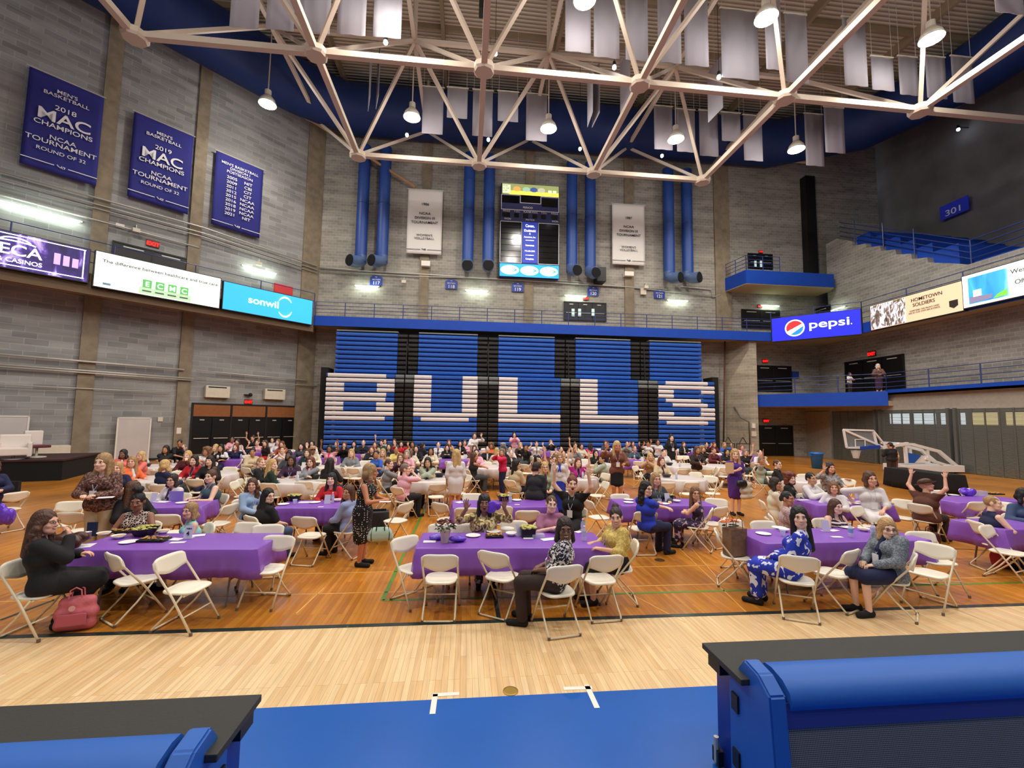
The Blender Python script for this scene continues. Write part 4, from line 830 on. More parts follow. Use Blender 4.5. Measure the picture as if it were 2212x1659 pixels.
for s in range(5):
    L = 'BULLS'[s]; n5 = ('first, with the white letter B', 'second, with the white letter U', 'third, with the left white letter L', 'fourth, with the right white letter L', 'fifth, with the white letter S')[s]
    root = empty('bleacher_section', (0, 0, 0), 0, 'folded blue bleacher section, '+n5, 'bleachers', 'folded bleacher sections')
    xs = {}
    for i in range(NR):
        Y = 29.35-.018*i-(.25 if i >= 9 else 0); z = ZTP-PT*(i+1); a, b = UPX[s] if i < 9 else LOX[s]
        yp = 730 if i < 9 else 860; X0, X1 = atY(a, yp, Y).x, atY(b, yp, Y).x
        row = seat_prof(X0, X1, Y, z, BB, 'bench_row', root)
        if 9 <= i < 19:
            for u0, u1 in LET[L][i-9]: seat_prof(X0+(X1-X0)*u0, X0+(X1-X0)*u1, Y, z-.01, BW, 'white_bench', row, .025)
        xs[i] = (X0, X1)
    MB().box((xs[0][0]+.1, 29.5, 0), (xs[0][1]-.1, 30.2, ZTP)).build('understructure', BLACK, root)
    MB().box((xs[0][0], 29.3, ZTP+.02), (xs[0][1], 29.9, ZTP+.1)).build('top_rail', BG, root)
    if s < 4:
        ar = empty('bleacher_aisle', (0, 0, 0), 0, 'black stepped aisle strip of the bleachers between '+('the letters B and U', 'the letters U and L', 'the two letters L', 'the letters L and S')[s], 'bleacher aisle', 'bleacher aisles')
        for i in range(NR):
            Y = 29.42-.018*i-(.25 if i >= 9 else 0); z = ZTP-PT*(i+1); a, b = (UPX[s][1], UPX[s+1][0]) if i < 9 else (LOX[s][1], LOX[s+1][0]); yp = 730 if i < 9 else 860
            X0, X1 = atY(a, yp, Y).x+.03, atY(b, yp, Y).x-.03; m = (X0+X1)/2
            seat_prof(X0, m-.04, Y, z, BG if i in (9, 10) else BK, 'aisle_step', ar); seat_prof(m+.04, X1, Y, z, BG if i in (9, 10) else BK, 'aisle_step', ar)
        MB().tube([(m, 29.0, .1), (m, 29.1, 5.2), (m, 29.3, ZTP-.5)], .03, 6).build('aisle_rail', BLACK, ar)
for x, sd, lb in ((704, -1, 'left'), (1543, 1, 'right')):
    X = atY(x, 860, 29).x; o = MB().box((min(X, X+sd*.45), 29.2, 0), (max(X, X+sd*.45), 30.4, 5.6)).build('bleacher_end_curtain', mat('black_mesh_curtain', (16, 16, 17), .9)); tag(o, 'black end curtain at the %s end of the bleachers' % lb, 'curtain')
# ================================================================ ROLLING GRILLES
GR = mat('grille_aluminium', (122, 124, 116), .4, metal=.35); GP = mat('grille_post', (104, 104, 98), .45, metal=.4)
yb_ = [29.2, atX(1900, 960, XR).y, atX(2062, 960, XR).y, 14.6]
for k in range(3):
    y1, y0 = yb_[k]-.3, yb_[k+1]+.3
    root = empty('rolling_grille', (XR, y0, 0), 0, 'lowered grey rolling grille with see-through slats, '+('leftmost, behind the hoop', 'middle, behind the folded hoop frame', 'rightmost, cut by the picture edge')[k], 'grille', 'rolling grilles of the right wall')
    mb = MB()
    for i in range(52):
        z = .03+i*.0645; mb.box((.0, 0, z), (.03, y1-y0, z+.043))
    mb.build('slat_curtain', GR, root)
    nb = int((y1-y0)/.55)
    for i in range(nb+1): yy = (y1-y0)*i/nb; MB().box((-.03, yy-.035, 0), (.0, yy+.035, 3.36)).build('link_strip', GP, root)
for k, y in enumerate(yb_[1:3]):
    for d in (-.22, .12): struct(MB().box((XR-.12, y+d, 0), (XR+.2, y+d+.14, 3.4)), 'trim_%d' % (30+2*k+(d > 0)), GP)
# bright hall seen through the slats
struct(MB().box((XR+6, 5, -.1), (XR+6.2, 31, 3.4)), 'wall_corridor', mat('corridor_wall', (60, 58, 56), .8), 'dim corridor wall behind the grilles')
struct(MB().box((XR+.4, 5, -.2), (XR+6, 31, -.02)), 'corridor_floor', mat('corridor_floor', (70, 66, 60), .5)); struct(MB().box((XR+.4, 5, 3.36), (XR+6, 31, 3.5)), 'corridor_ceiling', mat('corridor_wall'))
rr = random.Random(3)
for k in range(13):
    y = 7+k*1.75; c = ((235, 245, 235), (205, 185, 130), (130, 160, 200), (225, 240, 245))[rr.randrange(4)]
    o = MB().box((XR+4.9, y, 2.55), (XR+5.0, y+1.35, 3.25)).build('corridor_window', mat('corridor_window_%s' % c[0], c, .5, emit=2.0)); tag(o, 'lit window strip beyond the grille', 'window', 'lit windows beyond the grilles')
# ================================================================ FOREGROUND COURTSIDE TABLES
PADB = mat('blue_pad_vinyl', (42, 98, 184), .5, spec=.35, bump=.1, bscale=8); BTOP = mat('charcoal_table_top', (54, 54, 52), .6, bump=.1, bscale=60, spec=.3); PANB = mat('blue_table_side', (14, 44, 140), .4)
def perf():
    m = bpy.data.materials.new('perforated_grey_panel'); m.use_nodes = True; nt = m.node_tree; b = nt.nodes['Principled BSDF']; b.inputs['Roughness'].default_value = .5
    tc = nt.nodes.new('ShaderNodeTexCoord'); s = nt.nodes.new('ShaderNodeMapping'); s.inputs['Scale'].default_value = (95, 95, 95); nt.links.new(tc.outputs['Object'], s.inputs[0])
    sp_ = nt.nodes.new('ShaderNodeSeparateXYZ'); nt.links.new(s.outputs[0], sp_.inputs[0])
    def sn(o):
        a = nt.nodes.new('ShaderNodeMath'); a.operation = 'SINE'; m2 = nt.nodes.new('ShaderNodeMath'); m2.operation = 'MULTIPLY'; m2.inputs[1].default_value = 6.283; nt.links.new(o, m2.inputs[0]); nt.links.new(m2.outputs[0], a.inputs[0]); return a.outputs[0]
    ad = nt.nodes.new('ShaderNodeMath'); ad.operation = 'ADD'; nt.links.new(sn(sp_.outputs[0]), ad.inputs[0]); nt.links.new(sn(sp_.outputs[2]), ad.inputs[1])
    r = ramp(nt, [(0, (164, 158, 152)), (.5, (100, 96, 94)), (.75, (48, 46, 48))]); mr = nt.nodes.new('ShaderNodeMapRange'); mr.inputs[1].default_value = -2; mr.inputs[2].default_value = 2; nt.links.new(ad.outputs[0], mr.inputs[0]); nt.links.new(mr.outputs[0], r.inputs[0]); nt.links.new(r.outputs[0], b.inputs['Base Color']); MATS['perf'] = m; return m
PERF = perf()
def courtside(xe, sgn, yback, lb):
    """xe: end nearest the middle, sgn: direction the table runs"""
    r = empty('courtside_table', (xe, yback, 0), 0, lb, 'table', 'padded courtside tables'); L = 4.2*sgn
    def bx(x0, x1, y0, y1, z0, z1): return MB().box((min(x0, x1), y0, z0), (max(x0, x1), y1, z1))
    bx(0, L, -.48, 0, .75, .79).build('table_top', BTOP, r, bevel=.006)
    for x in (.08*sgn, L*.5, L*.96):
        bx(x, x+.03*sgn, -.36, -.06, .0, .75).build('side_panel', PANB, r)
    bx(.02*sgn, .12*sgn, -.2, -.05, .66, .75).build('hinge_bracket', BLACK, r)
    # pad: rounded roll along the near edge
    pts = [(-.40, .80), (-.405, .84), (-.43, .865), (-.50, .87), (-.60, .845), (-.66, .80), (-.68, .74), (-.66, .70), (-.58, .69)]
    x0, x1 = .20*sgn, L; mb = MB(); n = len(pts); vs = [(x, p[0], p[1]) for x in (x0, x1) for p in pts]
    mb.add(vs, [tuple(range(n)), tuple(range(2*n-1, n-1, -1))]+[(i, (i+1) % n, n+(i+1) % n, n+i) for i in range(n)])
    o = mb.build('edge_pad', PADB, r, smooth=True, bevel=0); bm = bmesh.new(); bm.from_mesh(o.data); bmesh.ops.recalc_face_normals(bm, faces=bm.faces); bm.to_mesh(o.data); bm.free(); smooth_nf(o.data, 50)
    # end cap: faceted upright blue block
    cp = [(-.24, .0), (-.24, .66), (-.42, .885), (-.56, .865), (-.67, .79), (-.74, .0)]
    mb = MB(); vs = [(x, p[0], p[1]) for x in (.06*sgn, .17*sgn) for p in cp]; n = len(cp)
    mb.add(vs, [tuple(range(n)), tuple(range(2*n-1, n-1, -1))]+[(i, (i+1) % n, n+(i+1) % n, n+i) for i in range(n)])
    o = mb.build('end_cap', PADB, r); bm = bmesh.new(); bm.from_mesh(o.data); bmesh.ops.recalc_face_normals(bm, faces=bm.faces); bmesh.ops.bevel(bm, geom=bm.edges[:], offset=.012, segments=2, affect='EDGES'); bm.to_mesh(o.data); bm.free()
    mb = MB(); mb.slab([(.17*sgn, -.64, .72), (L, -.64, .72), (L, -.74, .0), (.17*sgn, -.74, 0)], (0, .02, 0)); mb.build('front_grille', PERF, r)
    mb = MB(); mb.slab([(.17*sgn, -.645, .74), (L, -.645, .74), (L, -.66, .60), (.17*sgn, -.66, .60)], (0, -.008, 0)); mb.build('blue_valance', mat('blue_valance_cloth', (38, 54, 132), .7), r)
    for z in (.50, .14):
        bx(.045*sgn, .07*sgn, -.36, -.29, z, z+.11).build('latch_slot', BLACK, r)
    MB().tube([(.03*sgn, -.12, .03), (.03*sgn, -.12, .20)], .018, 8).build('latch_pin', STEEL, r); bx(.02*sgn, .06*sgn, -.16, -.08, .02, .12).build('latch_block', BLACK, r)
    return r
q = flo(1516, 1388, .79); courtside(q.x, 1, q.y, 'black topped table with blue padded edge and grey perforated front, lower right')
q = flo(566, 1499, .79); courtside(q.x, -1, q.y, 'black topped table with blue padded edge, lower left corner')

# ================================================================ CHAIRS
CW = mat('white_plastic', (242, 234, 214), .42); CF = mat('cream_steel_tube', (230, 218, 188), .38); CAPM = mat('grey_foot_cap', (110, 96, 80), .7)
def chair_parts():
    P = {}
    # f is the direction the sitter faces: -y local
    def arc(n, w_, z0, z1, yc, bulge, top_r):
        vs = []; fs = []; nz = 5
        for j in range(nz+1):
            for i in range(n+1):
                u = -1+2*i/n; v = j/nz; zz = z0+(z1-z0)*v-.055*(1-v)*(cos(pi*u*.5)**1.5 if abs(u) < .99 else 0)
                x = u*w_/2*(1 if v < .99 else 1); ex = abs(u)**6; zz -= ex*top_r*(v**3); vs.append((x, yc+bulge*(1-u*u)+(v-.5)*.05, zz))
        for j in range(nz):
            for i in range(n): fs.append((j*(n+1)+i, j*(n+1)+i+1, (j+1)*(n+1)+i+1, (j+1)*(n+1)+i))
        return vs, fs
    vs, fs = arc(14, .44, .645, .80, .235, .03, .04); m = MB().add(vs, fs); me = m.mesh('backrest', CW, smooth=True)
    bm = bmesh.new(); bm.from_mesh(me); bmesh.ops.recalc_face_normals(bm, faces=bm.faces); r = bmesh.ops.solidify(bm, geom=bm.faces[:], thickness=.022); bm.to_mesh(me); bm.free(); P['backrest'] = me
    # seat: rounded slab slightly dished
    n = 28; ring = []
    for k in range(n):
        t = 2*pi*k/n; c, s = cos(t), sin(t); ex = .55; x = .205*abs(c)**ex*(1 if c >= 0 else -1); y = .20*abs(s)**ex*(1 if s >= 0 else -1); ring.append((x*(1-.10*(y > 0)*(y/.2)), y))
    vs = [(0, 0, .432)]+[(x*.5, y*.5, .434) for x, y in ring]+[(x*.94, y*.94, .448) for x, y in ring]+[(x, y, .44) for x, y in ring]+[(x, y, .425) for x, y in ring]+[(x*.9, y*.9, .415) for x, y in ring]
    fs = [(0, 1+k, 1+(k+1) % n) for k in range(n)]
    for q in range(4): fs += [(1+q*n+k, 1+(q+1)*n+k, 1+(q+1)*n+(k+1) % n, 1+q*n+(k+1) % n) for k in range(n)]
    fs.append(tuple(1+4*n+k for k in range(n-1, -1, -1)))
    P['seat'] = MB().add(vs, fs).mesh('seat', CW, smooth=True)
    for nm, sx in (('legL', -1), ('legR', 1)):
        x = .215*sx; P['f'+nm] = MB().tube([(x, .25, .765), (x, .235, .70), (x, .0, .40), (x*1.02, -.245, .02)], .0125, 8).mesh('leg', CF, smooth=True)
        x = .195*sx; P['r'+nm] = MB().tube([(x, -.10, .42), (x*.98, .05, .22), (x*1.0, .225, .045), (x*.96, .245, .018), (x*.7, .25, .016)], .0115, 8).mesh('leg', CF, smooth=True)
        P['cap'+nm] = MB().lathe([(.014, .0), (.017, 0), (.017, .035), (.014, .035)], 8, c=(.215*1.02*sx, -.25, 0)).mesh('foot_cap', CAPM)
        P['cbp'+nm] = MB().lathe([(.014, .0), (.017, 0), (.017, .03), (.014, .03)], 8, c=(.19*sx, .245, 0)).mesh('foot_cap', CAPM)
    P['floor_bar'] = MB().tube([(-.14, .25, .016), (.14, .25, .016)], .0115, 8).mesh('floor_bar', CF, smooth=True)
    P['stretcher'] = MB().tube([(-.215, -.14, .185), (.215, -.14, .185)], .009, 6).mesh('stretcher', CF, smooth=True)
    P['seat_rail'] = MB().tube([(-.2, -.12, .41), (.2, -.12, .41)], .011, 6).mesh('seat_rail', CF)
    return P
CH = chair_parts()
# one joined mesh for chairs too far away to show their parts
def joined(meshes, name):
    bm = bmesh.new(); mats = []
    for me in meshes:
        m = me.materials[0]
        if m not in mats: mats.append(m)
        b2 = len(bm.faces); bm.from_mesh(me); bm.faces.ensure_lookup_table()
        for f in bm.faces[b2:]: f.material_index = mats.index(m)
    out = bpy.data.meshes.new(name); bm.to_mesh(out); bm.free()
    for m in mats: out.materials.append(m)
    return out
CHF = joined([CH[k] for k in CH if not k.startswith('c')], 'folding_chair')
CHP = None; CHAIRS = []
def chair(x, y, h, lb, full=None):
    """h: facing, 0 toward the camera, 90 to the right"""
    global CHP
    full = y < 15.5 if full is None else full
    for (cx_, cy_) in CHAIRS:
        if abs(cx_-x)+abs(cy_-y) < .30: return None
    CHAIRS.append((x, y))
    if full:
        if CHP is None:
            root = empty('folding_chair')
            for k, me in CH.items():
                if k.startswith('c'): continue
                o = bpy.data.objects.new(me.name, me); COL.objects.link(o); o.parent = root
                if 'leg' in k:
                    c = bpy.data.objects.new('foot_cap', CH[('cap' if k[0] == 'f' else 'cbp')+k[1:]]); COL.objects.link(c); c.parent = o
            CHP = root; r = root
        else: r = copy_tree(CHP)
    else:
        r = bpy.data.objects.new('folding_chair', CHF); COL.objects.link(r)
    r.location = (x, y, 0); r.rotation_euler = (0, 0, rd(h)); tag(r, lb, 'chair', 'white folding chairs'); return r
def chair2(b, s, lb, zb=.72):
    """chair from the pixels of its backrest and its seat"""
    p, q = flo(b[0], b[1], zb), flo(s[0], s[1], .44); d = (q-p); d.z = 0; h = math.degrees(math.atan2(d.x, -d.y)); d.normalize()
    return chair(q.x, q.y, h, lb)
def chairh(b, h, lb, zb=.74):
    p = flo(b[0], b[1], zb); f = Vector((sin(rd(h)), -cos(rd(h)), 0))*.25; return chair(p.x+f.x, p.y+f.y, h, lb)

# ================================================================ TABLES
PUR = mat('purple_table_plastic', (134, 82, 186), .36, bump=.12, bscale=5, spec=.5); WCL = mat('white_table_plastic', (214, 204, 200), .4, bump=.12, bscale=5)
TLEG = mat('grey_table_leg', (128, 124, 122), .4, metal=.4); TTOP = mat('beige_table_top', (190, 184, 170), .5)
def cloth_rect(L, W, drop, seed=1, kx=60):
    """rectangular cloth: flat top, hanging sides with soft folds"""
    rn = random.Random(seed); ph = [rn.random()*6 for _ in range(6)]; per = []; n1, n2 = kx, max(10, int(kx*W/L))
    for i in range(n1): per.append((-L/2+L*i/n1, -W/2, 0, -1))
    for i in range(n2): per.append((L/2, -W/2+W*i/n2, 1, 0))
    for i in range(n1): per.append((L/2-L*i/n1, W/2, 0, 1))
    for i in range(n2): per.append((-L/2, W/2-W*i/n2, -1, 0))
    N = len(per); rows = [(0, 0), (.012, .006), (.018, .03), (.02, .3), (.02, .65), (.02, 1.)]; vs = []
    for j, (o, f) in enumerate(rows):
        for i, (x, y, nx, ny) in enumerate(per):
            a = i/N*2*pi; wv = (.012*sin(9*a+ph[0])+.008*sin(23*a+ph[1])+.006*sin(41*a+ph[2]))*f; crn = 0
            dist = min(abs(abs(x)-L/2)+abs(abs(y)-W/2), .25); crn = (.25-dist)*.22*f
            ox = o+wv+crn; zz = -drop*f*(1+.03*sin(5*a+ph[3])*f)
            vx, vy = nx*ox, ny*ox
            if dist < .2:
                sx = (1 if x > 0 else -1); sy = (1 if y > 0 else -1); vx, vy = vx+sx*crn*.5, vy+sy*crn*.5
            vs.append((x+vx, y+vy, zz))
    fs = []
    for j in range(len(rows)-1): fs += [(j*N+i, (j+1)*N+i, (j+1)*N+(i+1) % N, j*N+(i+1) % N) for i in range(N)]
    fs.append(tuple(range(N))); return vs, fs
def cloth_round(R, drop, seed=1, N=72):
    rn = random.Random(seed); ph = [rn.random()*6 for _ in range(4)]; vs = []; rows = [(R*.5, 0, 0), (R, 0, 0), (R+.015, -.015, .1), (R+.02, -drop*.4, .5), (R+.03, -drop, 1.)]
    for (rr_, z, f) in rows:
        for i in range(N):
            a = 2*pi*i/N; sq = .10*cos(4*a)*f*-1; wv = (.03*sin(12*a+ph[0])+.02*sin(19*a+ph[1]))*f; vs.append(((rr_+wv)*cos(a), (rr_+wv)*sin(a), z+sq*-.6*(1 if f == 1 else .4)))
    fs = [tuple(range(N))]
    for j in range(4): fs += [(j*N+i, (j+1)*N+i, (j+1)*N+(i+1) % N, j*N+(i+1) % N) for i in range(N)]
    return vs, fs
TB = []
def table(cx, cy, L, W, rz, m, lb, drop=.32, far=False):
    rg = 'rectangular folding tables'; t = empty('folding_table', (cx, cy, 0), rz, 'folding table beneath '+lb, 'table', rg)
    MB().box((-L/2, -W/2, .70), (L/2, W/2, .738)).build('table_top', TTOP, t)
    for sx in (-1, 1):
        x = sx*(L/2-.35)
        for sy in (-1, 1): MB().tube([(x, sy*W*.36, .70), (x, sy*W*.36, .35), (x, sy*W*.44, 0)], .014, 6).build('leg', TLEG, t)
        MB().tube([(x, -W*.36, .32), (x, W*.36, .32)], .012, 6).build('leg_brace', TLEG, t)
    vs, fs = cloth_rect(L+.02, W+.02, drop, int(cx*7+cy*3) % 97, 36 if far else 72); o = MB().add(vs, fs).build('tablecloth', m, smooth=True); o.location = (cx, cy, .741); o.rotation_euler = (0, 0, rz)
    fix_cloth(o); tag(o, lb, 'tablecloth', 'purple tablecloths' if m is PUR else 'white tablecloths'); TB.append((cx, cy, lb, max(L, W)/2)); return t
def fix_cloth(o):
    bm = bmesh.new(); bm.from_mesh(o.data); bmesh.ops.recalc_face_normals(bm, faces=bm.faces)
    up_ = sum(f.normal.z*f.calc_area() for f in bm.faces)
    if up_ < 0: bmesh.ops.reverse_faces(bm, faces=bm.faces)
    bm.to_mesh(o.data); bm.free(); s = o.modifiers.new('thick', 'SOLIDIFY'); s.thickness = .003; s.offset = 1; smooth_nf(o.data, 50)
def rtable(cx, cy, R, m, lb, drop=.36):
    t = empty('round_table', (cx, cy, 0), .3, 'round folding table beneath '+lb, 'table', 'round folding tables')
    MB().lathe([(0, .70), (R-.01, .70), (R-.01, .735), (0, .735)], 36).build('table_top', TTOP, t)
    for sx in (-1, 1):
        for sy in (-1, 1): MB().tube([(sx*.42, sy*.4, .70), (sx*.38, sy*.42, .0)], .014, 6).build('leg', TLEG, t)
        MB().tube([(sx*.4, -.4, .3), (sx*.4, .4, .3)], .012, 6).build('leg_brace', TLEG, t)
    vs, fs = cloth_round(R+.01, drop, int(cx*5+cy) % 89); o = MB().add(vs, fs).build('tablecloth', m, smooth=True); o.location = (cx, cy, .739); fix_cloth(o)
    tag(o, lb, 'tablecloth', 'white tablecloths' if m is WCL else 'purple tablecloths'); TB.append((cx, cy, lb, R)); return t
def tab2(fl, fr, bk, m, lb, W=.76, drop=.32, far=False):
    """table from the pixels of its front left and front right corners, running back by W"""
    a, b = flo(fl[0], fl[1], .742), flo(fr[0], fr[1], .742); L = (b-a).length; u = (b-a).normalized(); n = Vector((-u.y, u.x, 0)); c = (a+b)/2+n*W/2
    table(c.x, c.y, L, W, math.atan2(u.y, u.x), m, lb, drop, far); return c, u, n, L
T1 = tab2((150, 1187), (552, 1185), None, PUR, 'purple cloth of the front left table with the number 4 card', drop=.36)
T2 = tab2((901, 1183), (1307, 1182), None, PUR, 'purple cloth of the front centre table with the flower pot', drop=.36)
T3 = tab2((1655, 1173), (2006, 1166), None, PUR, 'purple cloth of the front right table', drop=.36)
a = flo(2158, 1142, .742); table(a.x+1.22, a.y+.35, 2.44, .76, .02, PUR, 'purple cloth of the table cut by the right edge', .36)
T5 = tab2((230, 1100), (432, 1094), None, PUR, 'purple cloth of the second row table on the left')
T6 = tab2((592, 1097), (765, 1097), None, PUR, 'purple cloth of the second row table behind the person in red')
T7 = tab2((981, 1097), (1200, 1094), None, PUR, 'purple cloth of the second row table in the centre')
T8 = tab2((1345, 1092), (1544, 1092), None, PUR, 'purple cloth of the second row table right of centre')
T9 = tab2((1766, 1091), (1928, 1092), None, PUR, 'purple cloth of the second row table on the right')
T10 = tab2((2073, 1086), (2225, 1082), None, PUR, 'purple cloth of the second row table near the right edge')
for (x, y, lb) in ((322, 1034, 'white cloth of the round table behind the left purple table'), (448, 1023, 'white cloth of the round table beside the person in red cardigan'), (350, 1006, 'white cloth of the round table before the white wall panel'),
                   (645, 1037, 'white cloth of the round table before the person in grey blazer'), (654, 1008, 'white cloth of the round table behind the person in green blazer'), (772, 1006, 'white cloth of the round table before the blond person in grey'),
                   (930, 1034, 'white cloth of the round table before the person in beige cardigan'), (1054, 1008, 'white cloth of the round table beside the person in raspberry jacket'), (1280, 1001, 'white cloth of the round table behind the raised magenta sleeves'),
                   (1236, 1030, 'white cloth of the round table at the centre aisle'), (1468, 1032, 'white cloth of the round table behind the person in royal blue'), (1470, 1006, 'white cloth of the round table behind the tan blazer'), (1552, 1006, 'white cloth of the round table beside the khaki trousers'), (1728, 1036, 'white cloth of the round table behind the right purple table')):
    p = flo(x, y, .742); rtable(p.x, p.y, .76, WCL, lb)
for (x, y, L, lb) in ((493, 992, 1.8, 'purple cloth of a table before the black doors'), (770, 980, 2.4, 'purple cloth of a back table below the letter B'), (880, 986, 1.6, 'purple cloth of a back table below the letter U left side'), (1000, 993, 1.8, 'purple cloth of a table beyond the blond person in white'), (1052, 991, 1.6, 'purple cloth of a table right of the dark tank top'),
                      (1020, 973, 2.2, 'purple cloth of a back table beside the standing white blazer'), (1168, 974, 2.2, 'purple cloth of a back table below the left letter L'), (1378, 994, 1.4, 'purple cloth of the table of the man in grey green'), (1480, 975, 2.2, 'purple cloth of a back table below the letter S'), (1330, 974, 2.2, 'purple cloth of a back table below the right letter L'), (610, 977, 2.2, 'purple cloth of a back table before the right black doors'), (1600, 985, 2.0, 'purple cloth of a back table before the pale wing wall'), (680, 988, 1.8, 'purple cloth of a back table before the corner of the hall')):
    p = flo(x, y, .742); table(p.x, p.y, L, .76, 0, PUR, lb, .36, True)
# black draped registration table on the right and the things on it
a = flo(1912, 1008, .76); b = flo(2035, 1024, .76); u = (b-a).normalized(); L = (b-a).length; c = (a+b)/2+Vector((-u.y, u.x, 0))*.38
t = empty('folding_table', (c.x, c.y, 0), math.atan2(u.y, u.x), 'table under the black floor length cloth by the grilles', 'table'); MB().box((-L/2, -.37, .70), (L/2, .37, .738)).build('table_top', TTOP, t)
for sx in (-1, 1):
    for sy in (-1, 1): MB().tube([(sx*(L/2-.2), sy*.3, .7), (sx*(L/2-.2), sy*.3, 0)], .014, 6).build('leg', TLEG, t)
vs, fs = cloth_rect(L+.02, .78, .71, 5); o = MB().add(vs, fs).build('tablecloth', mat('black_cloth', (14, 13, 15), .85), smooth=True); o.location = (c.x, c.y, .741); o.rotation_euler = (0, 0, math.atan2(u.y, u.x)); fix_cloth(o); tag(o, 'black floor length cloth of the table in front of the folded hoop', 'tablecloth')
# ================================================================ PEOPLE: distance fields turned into one smooth skin
def sd_cap(P, a, b, ra, rb, sc=None):
    a, b = np.array(a, float), np.array(b, float)
    if sc is not None:
        sc = np.array(sc, float); P = P/sc; a = a/sc; b = b/sc
    ba = b-a; L = float(ba@ba)+1e-9; h = np.clip(((P-a)@ba)/L, 0, 1); d = P-a-h[..., None]*ba
    return np.sqrt((d*d).sum(-1))-(ra+(rb-ra)*h)
def sd_ell(P, c, r):
    r = np.array(r, float); q = (P-np.array(c, float))/r; k = np.sqrt((q*q).sum(-1)); return (k-1)*r.min()
def field(prims, res, k, pad=.03):
    """prims: ('c', a, b, ra, rb) capsule, ('e', c, r) ellipsoid, ('-c'/'-e' ...) cut away, ('p', point, normal) keep the side against the normal"""
    lo = np.array([1e9]*3); hi = -lo
    for p in prims:
        if p[0] == 'c': R = max(p[3], p[4]); lo = np.minimum(lo, np.minimum(p[1], p[2])-R); hi = np.maximum(hi, np.maximum(p[1], p[2])+R)
        elif p[0] == 'e': lo = np.minimum(lo, np.array(p[1])-p[2]); hi = np.maximum(hi, np.array(p[1])+p[2])
    lo -= pad+res; hi += pad+res; n = np.ceil((hi-lo)/res).astype(int)+1
    ax = [lo[i]+res*np.arange(n[i]) for i in range(3)]; F = np.full(n, .5)
    for p in prims:
        kk = k
        if p[0] in ('p',):
            G = np.stack(np.meshgrid(*ax, indexing='ij'), -1); F = np.maximum(F, (G-np.array(p[1], float))@np.array(p[2], float)); continue
        if p[0][-1] == 'c': R = max(p[3], p[4]); l = np.minimum(p[1], p[2])-R; h = np.maximum(p[1], p[2])+R
        else: l = np.array(p[1])-p[2]; h = np.array(p[1])+p[2]
        m = kk+2*res; i0 = np.maximum(((l-m-lo)/res).astype(int), 0); i1 = np.minimum(((h+m-lo)/res).astype(int)+2, n)
        if (i1 <= i0).any(): continue
        G = np.stack(np.meshgrid(*[ax[i][i0[i]:i1[i]] for i in range(3)], indexing='ij'), -1)
        d = sd_cap(G, *p[1:5]) if p[0][-1] == 'c' else sd_ell(G, p[1], p[2])
        S = F[i0[0]:i1[0], i0[1]:i1[1], i0[2]:i1[2]]
        if p[0][0] == '-': S[...] = np.maximum(S, -d)
        else:
            hh = np.clip(.5+.5*(S-d)/kk, 0, 1); S[...] = S*(1-hh)+d*hh-kk*hh*(1-hh)
    return F, lo, res
def nets(F, lo, res):
    s = F < 0; nx, ny, nz = F.shape; c = np.zeros((nx-1, ny-1, nz-1), np.int8)
    for i in (0, 1):
        for j in (0, 1):
            for k in (0, 1): c += s[i:nx-1+i, j:ny-1+j, k:nz-1+k]
    act = (c > 0) & (c < 8); I, J, K = np.nonzero(act); idx = -np.ones(c.shape, int); idx[I, J, K] = np.arange(len(I))
    acc = np.zeros((len(I), 3)); cnt = np.zeros(len(I))
    for a in range(3):
        for u in (0, 1):
            for v in (0, 1):
                o = [0, 0, 0]; b_, c_ = [(1, 2), (0, 2), (0, 1)][a]; o[b_] = u; o[c_] = v; e = list(o); e[a] = 1
                f0 = F[I+o[0], J+o[1], K+o[2]]; f1 = F[I+e[0], J+e[1], K+e[2]]; m = (f0 < 0) != (f1 < 0)
                t = np.where(m, f0/np.where(m, f0-f1, 1), 0); pt = np.zeros((len(I), 3)); pt[:, b_] = u; pt[:, c_] = v; pt[:, a] = t
                acc[m] += pt[m]; cnt[m] += 1
    V = lo+res*(np.stack([I, J, K], -1)+acc/np.maximum(cnt, 1)[:, None]); Q = []
    for a in range(3):
        b_, c_ = [(1, 2), (2, 0), (0, 1)][a]; sl0 = [slice(None)]*3; sl1 = [slice(None)]*3; sl0[a] = slice(0, -1); sl1[a] = slice(1, None)
        x = s[tuple(sl0)] != s[tuple(sl1)]; E = np.stack(np.nonzero(x), -1)
        E = E[(E[:, b_] > 0) & (E[:, c_] > 0) & (E[:, b_] < F.shape[b_]-1) & (E[:, c_] < F.shape[c_]-1)]
        if not len(E): continue
        def g(db, dc):
            q = E.copy(); q[:, b_] -= db; q[:, c_] -= dc; return idx[q[:, 0], q[:, 1], q[:, 2]]
        q = np.stack([g(1, 1), g(0, 1), g(0, 0), g(1, 0)], -1); fl = ~s[E[:, 0], E[:, 1], E[:, 2]]; q[fl] = q[fl][:, ::-1]; Q.append(q)
    Q = np.concatenate(Q) if Q else np.zeros((0, 4), int); return V, Q[(Q >= 0).all(1)]
def meshnp(name, V, Q, mats, mi=None):
    me = bpy.data.meshes.new(name); me.vertices.add(len(V)); me.vertices.foreach_set('co', np.asarray(V, np.float32).ravel())
    me.loops.add(Q.size); me.loops.foreach_set('vertex_index', Q.ravel().astype(np.int32)); me.polygons.add(len(Q)); me.polygons.foreach_set('loop_start', (np.arange(len(Q))*4).astype(np.int32))
    for m in mats: me.materials.append(m)
    if mi is not None: me.polygons.foreach_set('material_index', mi.astype(np.int32))
    me.polygons.foreach_set('use_smooth', np.ones(len(Q), bool)); me.update(calc_edges=True); return me
def shape(prims, res, k=.03): return nets(*field(prims, res, k))
